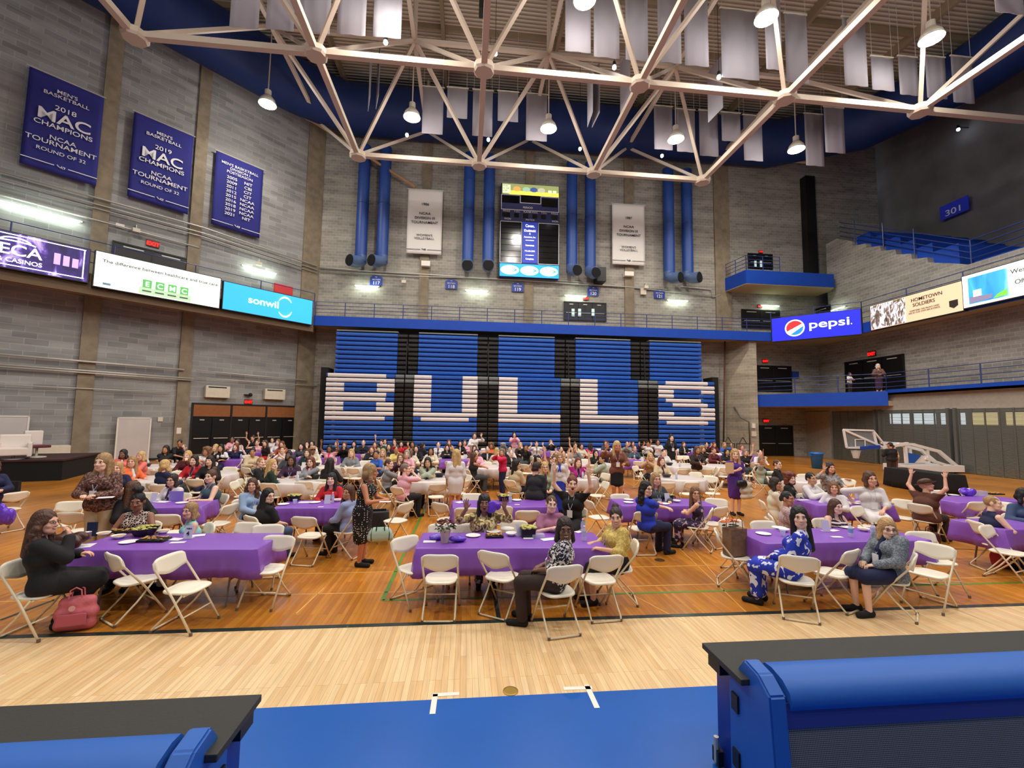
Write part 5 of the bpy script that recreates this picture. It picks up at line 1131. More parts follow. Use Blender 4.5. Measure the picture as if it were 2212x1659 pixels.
def ellq(c, r, n=8, m=6):
    """small ellipsoid as quads"""
    V = [[c[0]+r[0]*sin(pi*(i+.02)/(m+.04))*cos(2*pi*j/n), c[1]+r[1]*sin(pi*(i+.02)/(m+.04))*sin(2*pi*j/n), c[2]+r[2]*cos(pi*(i+.02)/(m+.04))] for i in range(m+1) for j in range(n)]
    Q = [[i*n+j, (i+1)*n+j, (i+1)*n+(j+1) % n, i*n+(j+1) % n] for i in range(m) for j in range(n)]
    return np.array(V), np.array(Q)
def cat(parts):
    """parts: (V, Q, material index)"""
    V, Q, M, n = [], [], [], 0
    for v, q, m in parts: V.append(v); Q.append(q+n); M.append(np.full(len(q), m)); n += len(v)
    return np.concatenate(V), np.concatenate(Q), np.concatenate(M)
HEADC, HAIRC, HANDC = {}, {}, {}
def head(near, mouth='smile'):
    """face toward -y, origin at the middle of the head"""
    key = (near, mouth)
    if key in HEADC: return HEADC[key]
    res = .0052 if near else .0115
    pr = [('e', (0, .012, .030), (.073, .092, .098)), ('e', (0, -.022, -.030), (.060, .066, .082)), ('e', (0, -.052, -.088), (.030, .028, .026)), ('c', (-.03, -.045, -.07), (.03, -.045, -.07), .030, .030),
          ('e', (.036, -.060, -.022), (.026, .022, .022)), ('e', (-.036, -.060, -.022), (.026, .022, .022)), ('c', (-.034, -.072, .030), (.034, -.072, .030), .014, .014)]
    pr += [('c', (0, -.083, .020), (0, -.104, -.020), .008, .0125), ('e', (.011, -.092, -.025), (.009, .010, .007)), ('e', (-.011, -.092, -.025), (.009, .010, .007))]
    pr += [('e', (s*.077, .012, .0), (.010, .020, .031)) for s in (-1, 1)] + [('c', (0, .02, -.05), (0, .035, -.14), .050, .050)]
    F, lo, rs = field(pr, res, .014 if near else .02)
    G = np.stack(np.meshgrid(*[lo[i]+rs*np.arange(F.shape[i]) for i in range(3)], indexing='ij'), -1)
    for s in (-1, 1): F = np.maximum(F, -sd_ell(G, (s*.031, -.096, .012), (.019, .014, .010)))
    if mouth == 'open': F = np.maximum(F, -sd_ell(G, (0, -.093, -.057), (.019, .02, .020)))
    V, Q = nets(F, lo, rs); P = [(V, Q, 0)]
    n = 10 if near else 6
    for s in (-1, 1):
        for c, r, mi in (((s*.031, -.080, .011), (.0145, .009, .0072), 1), ((s*.031, -.0885, .0115), (.0062, .0025, .0064), 2), ((s*.031, -.0865, .021), (.0150, .0035, .0019), 2), ((s*.033, -.088, .036), (.0175, .004, .0024), 2)):
            v, q = ellq(c, r, n, n-2); P.append((v, q, mi))
    if mouth == 'open':
        for c, r, mi in (((0, -.083, -.057), (.020, .010, .021), 2), ((0, -.091, -.044), (.015, .006, .005), 4), ((0, -.092, -.078), (.018, .006, .005), 3), ((0, -.093, -.037), (.020, .005, .0045), 3)): v, q = ellq(c, r, n, n-2); P.append((v, q, mi))
    else:
        w_ = .026 if mouth == 'smile' else .019
        v, q = ellq((0, -.087, -.052), (w_, .008, .0095 if mouth == 'smile' else .007), n+4, n-2); v[:, 2] += 6.5*v[:, 0]**2*(1 if mouth == 'smile' else 0); v[:, 1] += 9*v[:, 0]**2; P.append((v, q, 3))
        if mouth == 'smile':
            v, q = ellq((0, -.0915, -.050), (.022, .0068, .006), n+4, n-2); v[:, 2] += 6.5*v[:, 0]**2; v[:, 1] += 9*v[:, 0]**2; P.append((v, q, 4))
    HEADC[key] = cat(P); return HEADC[key]
def hair(style, near):
    key = (style, near)
    if key in HAIRC: return HAIRC[key]
    res = .0075 if near else .014
    cap = [('e', (0, .020, .040), (.088, .103, .105))]; cut = [('-e', (0, -.105, -.030), (.062, .085, .105))]; neck = []
    if style in ('long', 'wavy', 'bangs', 'verylong'):
        z = {'long': -.26, 'wavy': -.27, 'bangs': -.25, 'verylong': -.36}[style]
        pr = cap+[('c', (s*.068, .015, .01), (s*.086, -.005, z), .032, .034) for s in (-1, 1)]+[('c', (s*.04, .07, 0), (s*.05, .095, z-.02), .05, .05) for s in (-1, 1)]
        if style == 'wavy': pr += [('e', (s*(.098+.012*(i % 2)), .01+.02*(i % 2), -.04-.052*i), (.034, .04, .035)) for s in (-1, 1) for i in range(5)]
    elif style == 'bob': pr = cap+[('c', (s*.066, .012, .0), (s*.082, .0, -.105), .034, .034) for s in (-1, 1)]+[('c', (-.04, .07, -.02), (.04, .07, -.08), .055, .055)]
    elif style == 'short': pr = cap+[('c', (s*.066, .02, .0), (s*.070, .02, -.035), .024, .02) for s in (-1, 1)]+[('c', (-.03, .07, -.02), (.03, .07, -.04), .045, .045), ('c', (-.03, -.06, .11), (.03, -.05, .12), .022, .022)]
    elif style == 'bun': pr = [('e', (0, .020, .036), (.082, .100, .100)), ('e', (0, .075, .135), (.045, .042, .04))]
    elif style == 'topbun': pr = [('e', (0, .020, .036), (.084, .100, .102)), ('e', (0, .02, .165), (.058, .055, .055)), ('e', (.03, .03, .18), (.03, .03, .03)), ('e', (-.03, .0, .18), (.03, .03, .03))]
    elif style == 'tied': pr = [('e', (0, .022, .036), (.081, .100, .099)), ('e', (0, .118, -.01), (.034, .03, .05))]
    elif style == 'curly': pr = [('e', (0, .028, .050), (.118, .122, .118))]+[('e', (s*.095, .02, -.02-.04*i), (.045, .05, .045)) for s in (-1, 1) for i in range(3)]+[('e', (.05*cos(t)*1.9, .03+.05*sin(t)*2, .10), (.04, .04, .04)) for t in (0, 1, 2, 3, 4, 5)]
    elif style == 'cropped': pr = [('e', (0, .020, .034), (.079, .098, .097))]; cut = [('-e', (0, -.11, -.02), (.07, .095, .105)), ('-e', (0, .04, -.12), (.1, .1, .08))]
    elif style == 'hat':
        pr = [('e', (0, .0, .085), (.098, .11, .06)), ('c', (0, 0, .055), (0, 0, .056), .0, .0)]; cut = []
    if style in ('bangs',): cut = [('-e', (0, -.105, -.045), (.060, .085, .090))]
    if style in ('short', 'bun', 'tied', 'topbun'): cut = cut+[('-e', (s*.09, -.03, -.02), (.03, .05, .05)) for s in (-1, 1)]
    V, Q = shape(pr+cut+neck, res, .018 if style != 'curly' else .008)
    if near:
        ph = V[:, 0]*160+V[:, 1]*70; V = V*1.0; a = .0022*np.sin(ph+V[:, 2]*(14 if style != 'wavy' else 40)); V[:, 0] += a; V[:, 1] += a
    if style == 'hat':
        b = ellq((0, .0, .055), (.17, .18, .012), 18, 6); V, Q, _ = cat([(V, Q, 0), (b[0], b[1], 0)])
    HAIRC[key] = (V, Q); return HAIRC[key]
def hand(kind, near):
    """wrist at the origin, fingers along +x, thumb toward +y, palm toward -z"""
    key = (kind, near)
    if key in HANDC: return HANDC[key]
    res = .0055 if near else .010; pr = [('c', (-.02, 0, 0), (.02, 0, 0), .024, .026), ('c', (.02, .018, 0), (.078, .026, 0), .020, .015), ('c', (.02, -.015, 0), (.074, -.026, 0), .020, .014), ('c', (.03, 0, 0), (.08, 0, 0), .019, .015)]
    F0 = [(.083, .030, .068, .0085), (.088, .010, .076, .0088), (.084, -.010, .070, .0083), (.076, -.028, .054, .0075)]
    for i, (x, y, L, r) in enumerate(F0):
        if kind == 'open': sp_ = (.22, .06, -.08, -.26)[i]; bend = (.10, .06, .08, .12)
        elif kind == 'curl': sp_ = (.05, .0, -.04, -.08)[i]; bend = (.35, .5, .4)
        else: sp_ = 0; bend = (.9, 1.1, .8)
        p = np.array([x, y, 0.]); a = 0
        for s in range(3):
            a += bend[s]; l = L*(.42, .32, .26)[s]; q = p+l*np.array([cos(a)*cos(sp_), sin(sp_)*cos(a) if kind == 'open' else sin(sp_), -sin(a)]); pr.append(('c', tuple(p), tuple(q), r*(1-.08*s), r*(1-.08*(s+1)))); p = q
    if kind == 'open': t = [(.018, .022, -.004), (.045, .052, -.010), (.066, .072, -.014)]
    elif kind == 'curl': t = [(.018, .022, -.008), (.048, .040, -.024), (.072, .034, -.034)]
    else: t = [(.018, .022, -.010), (.05, .034, -.034), (.075, .012, -.044)]
    pr += [('c', t[0], t[1], .0135, .011), ('c', t[1], t[2], .0105, .0085)]
    if not near: pr = [(p[0], p[1], p[2], max(p[3], .0085), max(p[4], .0085)) for p in pr]
    V, Q = shape(pr, res, .006); HANDC[key] = (V, Q); return HANDC[key]
def ik(S, T, l1, l2, hint):
    S, T, hint = Vector(S), Vector(T), Vector(hint); d = T-S; L = d.length
    if L > (l1+l2)*.985: T = S+d.normalized()*(l1+l2)*.985; d = T-S; L = d.length
    a = (l1*l1-l2*l2+L*L)/(2*L); h = math.sqrt(max(l1*l1-a*a, 0)); u = d.normalized(); n = hint-u*hint.dot(u)
    if n.length < 1e-4: n = Vector((0, 0, -1))
    return S+u*a+n.normalized()*h, T
def rotm(yaw, tilt=0, nod=0): return np.array(Matrix.Rotation(rd(yaw), 3, 'Z') @ Matrix.Rotation(rd(tilt), 3, 'Y') @ Matrix.Rotation(rd(nod), 3, 'X'))
SKIN = {'l': (230, 176, 150), 'f': (244, 200, 176), 'm': (196, 138, 104), 'o': (214, 166, 126), 'd': (152, 104, 80), 'k': (132, 92, 72), 't': (200, 132, 96)}
HAIRCOL = {'black': (22, 17, 17), 'dark': (44, 28, 24), 'brown': (86, 56, 38), 'lbrown': (124, 88, 58), 'blond': (206, 170, 112), 'dblond': (166, 132, 88), 'auburn': (112, 54, 34), 'grey': (150, 146, 140), 'white': (205, 200, 190), 'straw': (190, 150, 100), 'greybrown': (128, 112, 98)}
CC = {'black': (20, 19, 22), 'white': (222, 218, 218), 'cream': (220, 208, 184), 'navy': (26, 32, 70), 'grey': (128, 130, 136), 'dgrey': (66, 70, 74), 'red': (186, 24, 38), 'maroon': (92, 26, 34), 'pink': (232, 172, 188), 'hotpink': (220, 50, 110), 'coral': (236, 120, 110), 'orange': (232, 112, 62), 'yellow': (226, 208, 120), 'mustard': (200, 156, 60), 'teal': (62, 84, 96), 'green': (36, 70, 58), 'dgreen': (24, 46, 38), 'sage': (160, 166, 146), 'blue': (36, 60, 190), 'mblue': (44, 96, 196), 'lblue': (146, 172, 206), 'lav': (150, 160, 204), 'purple': (84, 44, 140), 'plum': (62, 34, 62), 'mauve': (160, 104, 134), 'magenta': (176, 30, 132), 'tan': (186, 150, 116), 'beige': (204, 184, 150), 'brown': (96, 58, 44), 'dbrown': (52, 36, 32), 'rust': (170, 84, 56), 'leather': (120, 74, 56), 'aqua': (150, 206, 206), 'denim': (60, 78, 110), 'raspberry': (206, 32, 84), 'khaki': (188, 170, 140), 'gold': (206, 170, 90)}
def clothmat(c):
    if c in MATS: return MATS[c]
    return mat('cloth_'+c, CC[c], .85, bump=.25, bscale=14)
def hairmat(c): return mat('hair_'+c, HAIRCOL[c], .5, var=.3, vscale=40, bump=.6, bscale=70)
EYEW = mat('eye_white', (225, 222, 218), .3); IRIS = mat('eye_dark', (34, 24, 20), .3); TEETH = mat('teeth', (240, 236, 228), .3)
def skinm(s): return mat('skin_'+s, SKIN[s], .5, var=.03, vscale=20)
def lipm(s): c = SKIN[s]; return mat('lips_'+s, (int(min(255, c[0]*.86+16)), int(c[1]*.52), int(c[2]*.56)), .4)
PD = {}  # poses: (wrist, elbow hint, hand kind, finger dir, back-of-hand normal) per side; side = sign of local x; z relative to the shoulders
def _p(w_, hint=(.6, .2, -.7), hk='curl', fd=None, bn=(0, 0, 1)): return (w_, hint, hk, fd, bn)
UPH = dict(hk='open', fd=(.1, -.05, 1), bn=(0, 1, 0))
PD['lap'] = (_p((.09, -.30, -.33)),)*2; PD['table'] = (_p((.15, -.32, -.22)),)*2; PD['cross'] = (_p((-.05, -.26, -.20), (.9, 0, -.4), fd=(-1, -.1, .1)),)*2
PD['side'] = (_p((.21, -.04, -.52), (.3, .6, 0), 'curl', (0, -.1, -1), (1, 0, 0)),)*2
PD['both'] = (_p((.30, -.20, .16), (.8, 0, -.6), **UPH),)*2; PD['high'] = (_p((.30, -.10, .42), (.8, 0, 0), **UPH),)*2
PD['waveL'] = (PD['table'][0], _p((.28, -.22, .18), (.8, 0, -.6), **UPH)); PD['waveR'] = (PD['waveL'][1], PD['waveL'][0])
PD['highL'] = (PD['table'][0], _p((.30, -.06, .46), (.8, 0, 0), **UPH)); PD['highR'] = (PD['highL'][1], PD['highL'][0])
PD['clap'] = (_p((.03, -.30, .0), (.8, 0, -.6), 'open', (-.1, -.6, .8), (1, 0, 0)),)*2; PD['pray'] = (_p((.05, -.30, -.12), (.8, 0, -.6)),)*2
PD['chin'] = (PD['table'][0], _p((.06, -.22, .03), (.5, -.3, -.8), 'curl', (-.3, .2, 1), (.3, -1, 0))); PD['chinR'] = (PD['chin'][1], PD['chin'][0])
PD['phone'] = (_p((.07, -.20, .12), (.8, -.2, -.7), 'grip', (-.6, 0, .7), (0, -1, 0)),)*2
PD['hold'] = (_p((.08, -.26, -.26), (.7, .3, -.5), 'grip', (-.4, -.8, .1), (0, 0, 1)),)*2
PD['hug'] = (_p((.02, -.16, -.12), (.8, 0, -.6)),)*2
PD['paper'] = (_p((.02, -.20, -.18), (.7, .2, -.5), 'grip', (-.6, -.3, .5), (0, -1, 0)), PD['side'][0])
PD['back'] = (_p((.24, .18, -.28), (.8, .5, 0), 'curl', (0, .2, -1), (0, 1, .2)), PD['lap'][0])
PD['fold'] = (_p((-.12, -.40, -.14), (.9, -.2, -.4), fd=(-1, 0, 0)),)*2
NPEOPLE = 0; ALLP = []
def person(px, py, h, top, bot, hr, skin='l', pose='table', label='', kind='sit', hy=None, Y=None, tilt=0, nod=0, mouth='smile', lean=(0, 0), g=1.0, ch=True, extra=(), zh=None, cut=None, s=None, skirtlen=None, zoff=0, seat=None):
    """px, py: middle of the head; h: facing of the body (0 = camera, 90 = right); hy: facing of the head"""
    global NPEOPLE
    NPEOPLE += 1; sit = kind == 'sit'; z0 = zh or (1.19 if sit else 1.55)
    sh_z = .985 if sit else 1.345; hyy = h*.25 if hy is None else hy; hr_rel = hyy-h
    lx, lf = lean
    hc = np.array([lx*1.15, -(lf*1.2+.03)+.0, z0])
    if Y is None:
        p = flo(px, py, z0)
        if p.y > 27 or p.y < 0: p = atY(px, py, 26.5)
    else: p = atY(px, py, Y)
    if seat:
        q = flo(seat[0], seat[1], .45); sc = s or 1.0; Yh = q.y+(Y or 0); p = atY(px, py, Yh); d_ = (p-q)/sc; lx = (d_.x*cos(rd(h))+d_.y*sin(rd(h)))/1.15; lf = (d_.x*sin(rd(h))-d_.y*cos(rd(h))-.03)/1.2-.03; lx = max(-.2, min(.2, lx)); lf = max(-.12, min(.25, lf)); lean = (lx, lf); hc = np.array([lx*1.15, -(lf*1.2+.03), max(z0-.1, min(z0+.06, p.z/sc))])
    sc = s or max(.86, min(1.12, p.z/z0)); near = p.y < 13
    ca, sa = cos(rd(h)), sin(rd(h)); ox, oy = (hc[0]*ca-hc[1]*sa)*sc, (hc[0]*sa+hc[1]*ca)*sc
    root = Vector((p.x-ox, p.y-oy, zoff)) if not seat else Vector((q.x+.03*sin(rd(h)), q.y-.03*cos(rd(h)), 0)); ALLP.append((p.x, p.y, label))
    dz = 0 if sit else .38
    N = np.array([lx, -lf, sh_z+.045]); Cc = np.array([lx*.7, -lf*.7+.015, .83+dz]); Wp = np.array([lx*.3, -lf*.3+.01, .68+dz]); Pv = np.array([0, .02, .54+dz if sit else .92])
    up = []; k = .045
    body = [('c', Pv+[-.075, 0, 0], Pv+[.075, 0, 0], .105*g, .105*g), ('c', Wp+[-.045, 0, 0], Wp+[.045, 0, 0], .095*g, .095*g), ('c', Cc+[-.075, 0, 0], Cc+[.075, 0, 0], .100*g, .100*g), ('c', N+[-.12, .01, -.065], N+[.12, .01, -.065], .052, .052),
            ('c', N+[0, .015, -.03], hc+[0, .025, -.06], .055, .047), ('e', Cc+[.07, -.075*g, .03], (.062*g,)*3), ('e', Cc+[-.07, -.075*g, .03], (.062*g,)*3), ('c', Wp, Cc, .1*g, .1*g)]
    body = [(b[0],)+tuple(np.array(b[1]) if i == 0 else b[i+1] for i in range(len(b)-1)) for b in body]
    legs = []
    for sx in (-1, 1):
        hip = np.array([sx*.088, .02, .535 if sit else .90])
        if sit: kn = np.array([sx*.10, -.40, .50]); an = np.array([sx*.10, -.37, .085])
        else: kn = np.array([sx*.085, -.015, .49]); an = np.array([sx*.085, .02, .085])
        if 'legsback' in extra: an = np.array([sx*.09, -.10, .10])
        toe = an+[sx*.02, -.14, -.05]; legs.append((hip, kn, an, toe))
        body += [('c', hip, kn, .082*g, .056), ('c', kn, an, .054, .036), ('c', an+[0, .03, -.045], toe, .036, .030)]
    arms = []; ps = PD[pose] if isinstance(pose, str) else pose; hands = []
    for sx, (wr, hint, hk, fd, bn) in zip((-1, 1), (ps if len(ps) == 2 else ps*2)):
        S = N+[sx*.165, .01, -.065]; T = np.array([wr[0]*sx, wr[1]-lf, wr[2]+sh_z])+[lx*.6, 0, 0]
        E, T = ik(S, T, .27, .245, (hint[0]*sx, hint[1], hint[2])); E, T = np.array(E), np.array(T); arms.append((S, E, T))
        body += [('c', S, E, .046*g, .038), ('c', E, T, .037, .026)]
        fdv = np.array([fd[0]*sx, fd[1], fd[2]]) if fd else (T-E); fdv = fdv/np.linalg.norm(fdv); z = np.array([bn[0]*sx, bn[1], bn[2]], float); z -= fdv*(z@fdv)
        if np.linalg.norm(z) < 1e-3: z = np.array([0, 0, 1.])-fdv*fdv[2]
        z /= np.linalg.norm(z); y = np.cross(z, fdv); hv, hq = hand(hk, near); medial = np.array([-sx, 0, 0]) if abs(z[2]) > .5 or fdv[2] > .6 else np.array([0, -1, 0])
        if y@medial < 0: V = hv*[1, -1, 1]; q = hq[:, ::-1]
        else: V, q = hv, hq
        M3 = np.stack([fdv, y, z]); hands.append((V*.98@M3+T, q, 0))
    res = (.0105 if p.y < 9 else .0135) if near else .021
    V, Q = shape(body, res, .03); HV, HQ, HM = head(near, mouth); R = rotm(hr_rel, tilt, nod)
    R = R*1.12; hv = HV@R.T+hc; parts = [(V, Q, 0)]+hands; V, Q, M = cat(parts); n0 = len(V); Q = np.concatenate([Q, HQ+n0]); V = np.concatenate([V, hv]); M = np.concatenate([M, HM])
    o = bpy.data.objects.new('person', meshnp('person', V, Q, [skinm(skin), EYEW, IRIS, lipm(skin), TEETH], M)); COL.objects.link(o); o.location = root; o.rotation_euler = (0, 0, rd(h)); o.scale = (sc,)*3
    tag(o, label, 'person', 'seated guests' if sit else 'standing guests')
    def add(nm, V, Q, m, lab=None):
        me = meshnp(nm, V, Q, [m]); c = bpy.data.objects.new(nm, me); COL.objects.link(c); c.parent = o
        if lab: c['label'] = lab
        return c
    # hair
    if hr:
        hs, hcn = hr; HVv, HQq = hair(hs, near); add('hair' if hs != 'hat' else 'hat', HVv@R.T+hc, HQq, hairmat(hcn) if hcn in HAIRCOL else clothmat(hcn))
    # top
    tt, tc = top; off = .015 if near else .020; tm = MATS.get(tc) or clothmat(tc); loose = .02 if tt in ('blazer', 'robe', 'long') else .0
    def grow(b, e): return (b[0], b[1], b[2], b[3]+e, b[4]+e) if b[0] == 'c' else (b[0], b[1], tuple(np.array(b[2])+e))
    dress = bot[0] == 'dress'; tb = [grow(b, off+loose*.5) for b in body[:8]]; tb[4] = ('c', N+[0, .01, -.05], N+[0, .01, .0], .062, .058)
    sleeve = {'vest': 0, 'tank': 0, 'tee': .75, 'long': 2, 'blazer': 2, 'robe': 2, 'half': 1.2}[tt]
    for S, E, T in arms:
        if sleeve == 0: continue
        if sleeve <= 1: tb.append(('c', S, S+(E-S)*sleeve, .048*g+off, .042*g+off+.006))
        elif sleeve < 2: tb += [('c', S, E, .048*g+off, .042+off), ('c', E, E+(T-E)*.2, .042+off, .042+off)]
        else: tb += [('c', S, E, .048*g+off+loose*.6, .041+off+loose*.6), ('c', E, T-(T-E)*.06, .040+off+loose*.5, .032+off+loose*.4)]
    hem = Pv[2]-(.09 if sit else .12)
    if tt in ('blazer', 'robe') : tb += [('c', Pv+[-.09, .01, -.02], Pv+[.09, .01, -.02], .13*g, .13*g)]
    if tt == 'robe' and not sit: tb += [('c', Pv+[-.06, .01, -.3], Pv+[.06, .01, -.3], .15, .15)]; hem = .56
    cuts = [('-e', N+[0, -.075, .005], (.055, .07, .07 if tt != 'vest' else .06)), ('p', (0, 0, N[2]+.03), (0, 0, 1)), ('p', (0, 0, hem), (0, 0, -1))]
    if tt in ('tank',): cuts += [('-e', N+[s_*.17, .0, -.02], (.075, .2, .075)) for s_ in (-1, 1)]+[('-e', N+[0, -.08, -.02], (.09, .1, .09))]
    if tt == 'turtle': pass
    if 'turtle' in extra: tb.append(('c', N+[0, .01, -.02], N+[0, .01, .05], .062, .060)); cuts = [('p', (0, 0, N[2]+.06), (0, 0, 1)), cuts[-1]]
    V, Q = shape(tb+cuts, res*.95, .03); nm = {'vest': 'sleeveless_top', 'tank': 'tank_top', 'tee': 'shirt', 'long': 'blouse', 'blazer': 'jacket', 'robe': 'robe', 'half': 'blouse'}[tt]; add(nm, V, Q, tm)
    if tt == 'blazer':   # shirt front seen between the lapels
        V, Q = shape([('c', N+[0, -.075, -.03], Cc+[0, -.13*g, .0], .03, .045), ('c', Cc+[0, -.13*g, 0], Wp+[0, -.115*g, 0], .045, .03)], res, .02); ic = [e for e in extra if e.startswith('in:')]; add('undershirt', V, Q, clothmat(ic[0][3:] if ic else 'black'))
    # lower half
    bt, bc = bot; bm_ = MATS.get(bc) or clothmat(bc)
    if bt == 'pants':
        pb = [grow(body[0], off*.8)]
        for hip, kn, an, toe in legs: pb += [('c', hip, kn, .086*g+off, .060+off), ('c', kn, an+[0, 0, .01], .058+off, .052+off)]
        V, Q = shape(pb+[('p', (0, 0, Pv[2]+.10), (0, 0, 1)), ('p', (0, 0, .06), (0, 0, -1))], res, .025); add('trousers', V, Q, bm_)
    else:
        pb = [grow(body[0], off)]; L = skirtlen or (.62 if bt == 'skirt' else .9)
        if sit:
            (h1, k1, a1, _), (h2, k2, a2, _) = legs; pb += [('c', h1, k1, .10*g+off, .078+off), ('c', h2, k2, .10*g+off, .078+off), ('c', (h1+h2)/2, (k1+k2)/2, .08, .07)]
            if bt == 'dress' or L > .7: pb += [('c', k1, k1+(a1-k1)*min(.9, L-.2), .075, .075), ('c', k2, k2+(a2-k2)*min(.9, L-.2), .075, .075), ('c', (k1+k2)/2, (k1+k2)/2+(a1-k1)*min(.9, L-.2), .08, .09)]
            V, Q = shape(pb, res, .03)
        else:
            zb = .92-L; pb += [('c', (-.05, .02, .85), (-.045, .02, zb+.1), .135*g, .125), ('c', (.05, .02, .85), (.045, .02, zb+.1), .135*g, .125)]
            V, Q = shape(pb+[('p', (0, 0, Pv[2]+.10), (0, 0, 1)), ('p', (0, 0, zb), (0, 0, -1))], res, .03)
        add('skirt' if bt == 'skirt' else 'dress_skirt', V, Q, bm_)
    if near:
        sm = clothmat('black') if 'whiteshoes' not in extra else clothmat('white')
        for hip, kn, an, toe in legs:
            V, Q = shape([('c', an+[0, .035, -.050], toe+[0, -.02, 0], .040, .037), ('c', an+[0, .03, -.03], an+[0, -.02, -.03], .042, .038), ('p', (0, 0, .004), (0, 0, -1))], .011, .02); add('shoe', V, Q, sm)
    def local(nm, mb, m): c = mb.build(nm, m, o); return c
    if 'glasses' in extra:
        mb = MB(); 
        for s_ in (-1, 1): mb.tube([tuple(np.array([s_*.031+.017*cos(t), -.098, .010+.013*sin(t)])@R.T+hc) for t in [2*pi*i/12 for i in range(12)]], .0022, 5, closed=True); mb.tube([tuple(np.array([s_*.048, -.096, .014])@R.T+hc), tuple(np.array([s_*.080, .01, .016])@R.T+hc)], .0018, 4)
        mb.tube([tuple(np.array([s_*.014, -.100, .013])@R.T+hc) for s_ in (-1, 1)], .002, 4); local('glasses', mb, mat('spectacle_frame', (40, 24, 24), .4))
    if 'badge' in extra:
        mb = MB(); zz = Cc[2]-.06; yy = Cc[1]-.135*g-off
        for s_ in (-1, 1): mb.tube([tuple(N+[s_*.055, -.02, .02]), tuple(Cc+[s_*.035, -.10*g-off-.045, .03]), (Cc[0], yy-.03, zz+.0)], .004, 4)
        local('lanyard', mb, mat('lanyard_pale', (196, 196, 220), .6)); MB().box((Cc[0]-.045, yy-.045, zz-.12), (Cc[0]+.045, yy-.035, zz)).build('name_badge', mat('badge_white', (232, 230, 232), .6), o)
    if ch and sit:
        f = Vector((sa, -ca, 0)); chair(root.x+f.x*.02-f.x*.02, root.y+.0, h, 'chair under the '+' '.join(label.split()[:13]))
    return o
# ================================================================ PRINTED CLOTHS
pattern('cloth_polka', 'dots', [(18, 17, 20), (225, 222, 218)], 27)
pattern('cloth_brown_print', 'blobs', [(58, 34, 34), (104, 70, 62), (150, 112, 96)], 34)
pattern('cloth_basket', 'cells', [(38, 24, 34), (214, 190, 176)], 26)
pattern('cloth_gold_print', 'blobs', [(96, 74, 40), (182, 158, 92), (226, 214, 176)], 16)
pattern('cloth_bw_print', 'blobs', [(30, 22, 30), (228, 222, 226)], 30)
pattern('cloth_yellow_damask', 'blobs', [(196, 168, 84), (222, 198, 120)], 28)
pattern('cloth_blue_leaf', 'blobs', [(22, 48, 176), (24, 52, 186), (225, 228, 240)], 11)
pattern('cloth_floral_dark', 'blobs', [(34, 26, 52), (60, 44, 84), (196, 160, 172)], 12)
pattern('cloth_plaid', 'plaid', [(222, 204, 198), (206, 180, 176), (150, 112, 110)], 14)
pattern('cloth_stripe_bw', 'stripes', [(24, 18, 30), (226, 206, 210)], 5)
pattern('cloth_black_wave', 'stripes', [(16, 15, 17), (44, 42, 46)], 9)
pattern('cloth_tweed', 'blobs', [(96, 106, 116), (140, 148, 156)], 60)
pattern('cloth_grey_floral', 'blobs', [(120, 118, 120), (176, 172, 168)], 22)
pattern('cloth_white_floral', 'blobs', [(70, 60, 90), (206, 196, 206)], 12)

# ================================================================ THE NEARER GUESTS
P = person; TY = lambda T, d=.28: T[0].y+.38+d
P(100, 1130, 126, ('robe', 'black'), ('dress', 'black'), ('wavy', 'brown'), 'l', 'chinR', 'person in black dress with brown curls resting cheek on hand, left end of front table', hy=95, g=1.25, ch=False, skirtlen=1.0, s=1.0, extra=('glasses', 'legsback'), seat=(100, 1274))
P(222, 1000, 8, ('long', 'cloth_brown_print'), ('pants', 'khaki'), ('long', 'dblond'), 'f', 'hold', 'standing person in brown patterned blouse and khaki trousers holding papers', kind='stand', Y=8.0, g=1.2, extra=('badge',))
P(297, 1084, 10, ('vest', 'cloth_basket'), ('pants', 'black'), ('topbun', 'black'), 'd', 'table', 'person with hair knot and sleeveless lattice print top behind the front left table', Y=TY(T1), hy=18, nod=8, g=1.15, mouth='shut')
P(410, 1108, -48, ('vest', 'aqua'), ('pants', 'white'), ('bob', 'dblond'), 'l', 'hold', 'person in sleeveless aqua top at the front left table', Y=TY(T1, .18), hy=-18, g=1.1, mouth='shut')
P(290, 1058, 60, ('long', 'black'), ('pants', 'black'), ('long', 'brown'), 'l', 'table', 'person in black with long brown hair turned away behind the hair knot', Y=8.2, hy=130)
P(372, 1038, -12, ('blazer', 'white'), ('pants', 'plum'), ('bob', 'dark'), 'l', 'hold', 'person with glasses, white cardigan and plum top at the second left table', Y=TY(T5), extra=('glasses', 'in:plum', 'badge'))
P(455, 1030, -42, ('vest', 'teal'), ('pants', 'dgrey'), ('bun', 'brown'), 'f', 'table', 'person in sleeveless teal top with name badge at the second left table', Y=TY(T5, .16), hy=-12, g=1.25, extra=('badge',))
P(545, 1048, 55, ('long', 'lblue'), ('pants', 'navy'), ('wavy', 'brown'), 'l', 'lap', 'person in light blue cardigan with long dark hair, left of the second row table', Y=9.3, hy=15, extra=('badge',))
P(580, 1072, 140, ('tee', 'black'), ('pants', 'denim'), ('verylong', 'black'), 'f', 'lap', 'person in black top and glasses with very long black hair looking over shoulder', Y=8.05, hy=58, g=1.3, extra=('glasses', 'turtle'))
P(716, 1036, -3, ('long', 'red'), ('pants', 'black'), ('bangs', 'black'), 'f', 'table', 'person in bright red jacket with black fringe behind the second row table', Y=TY(T6, .2), nod=-4)
P(752, 1064, -112, ('long', 'lav'), ('pants', 'black'), ('long', 'brown'), 'm', 'lap', 'person in lavender sweater turned round beside the polka dot dress', Y=8.3, hy=-22, tilt=6)
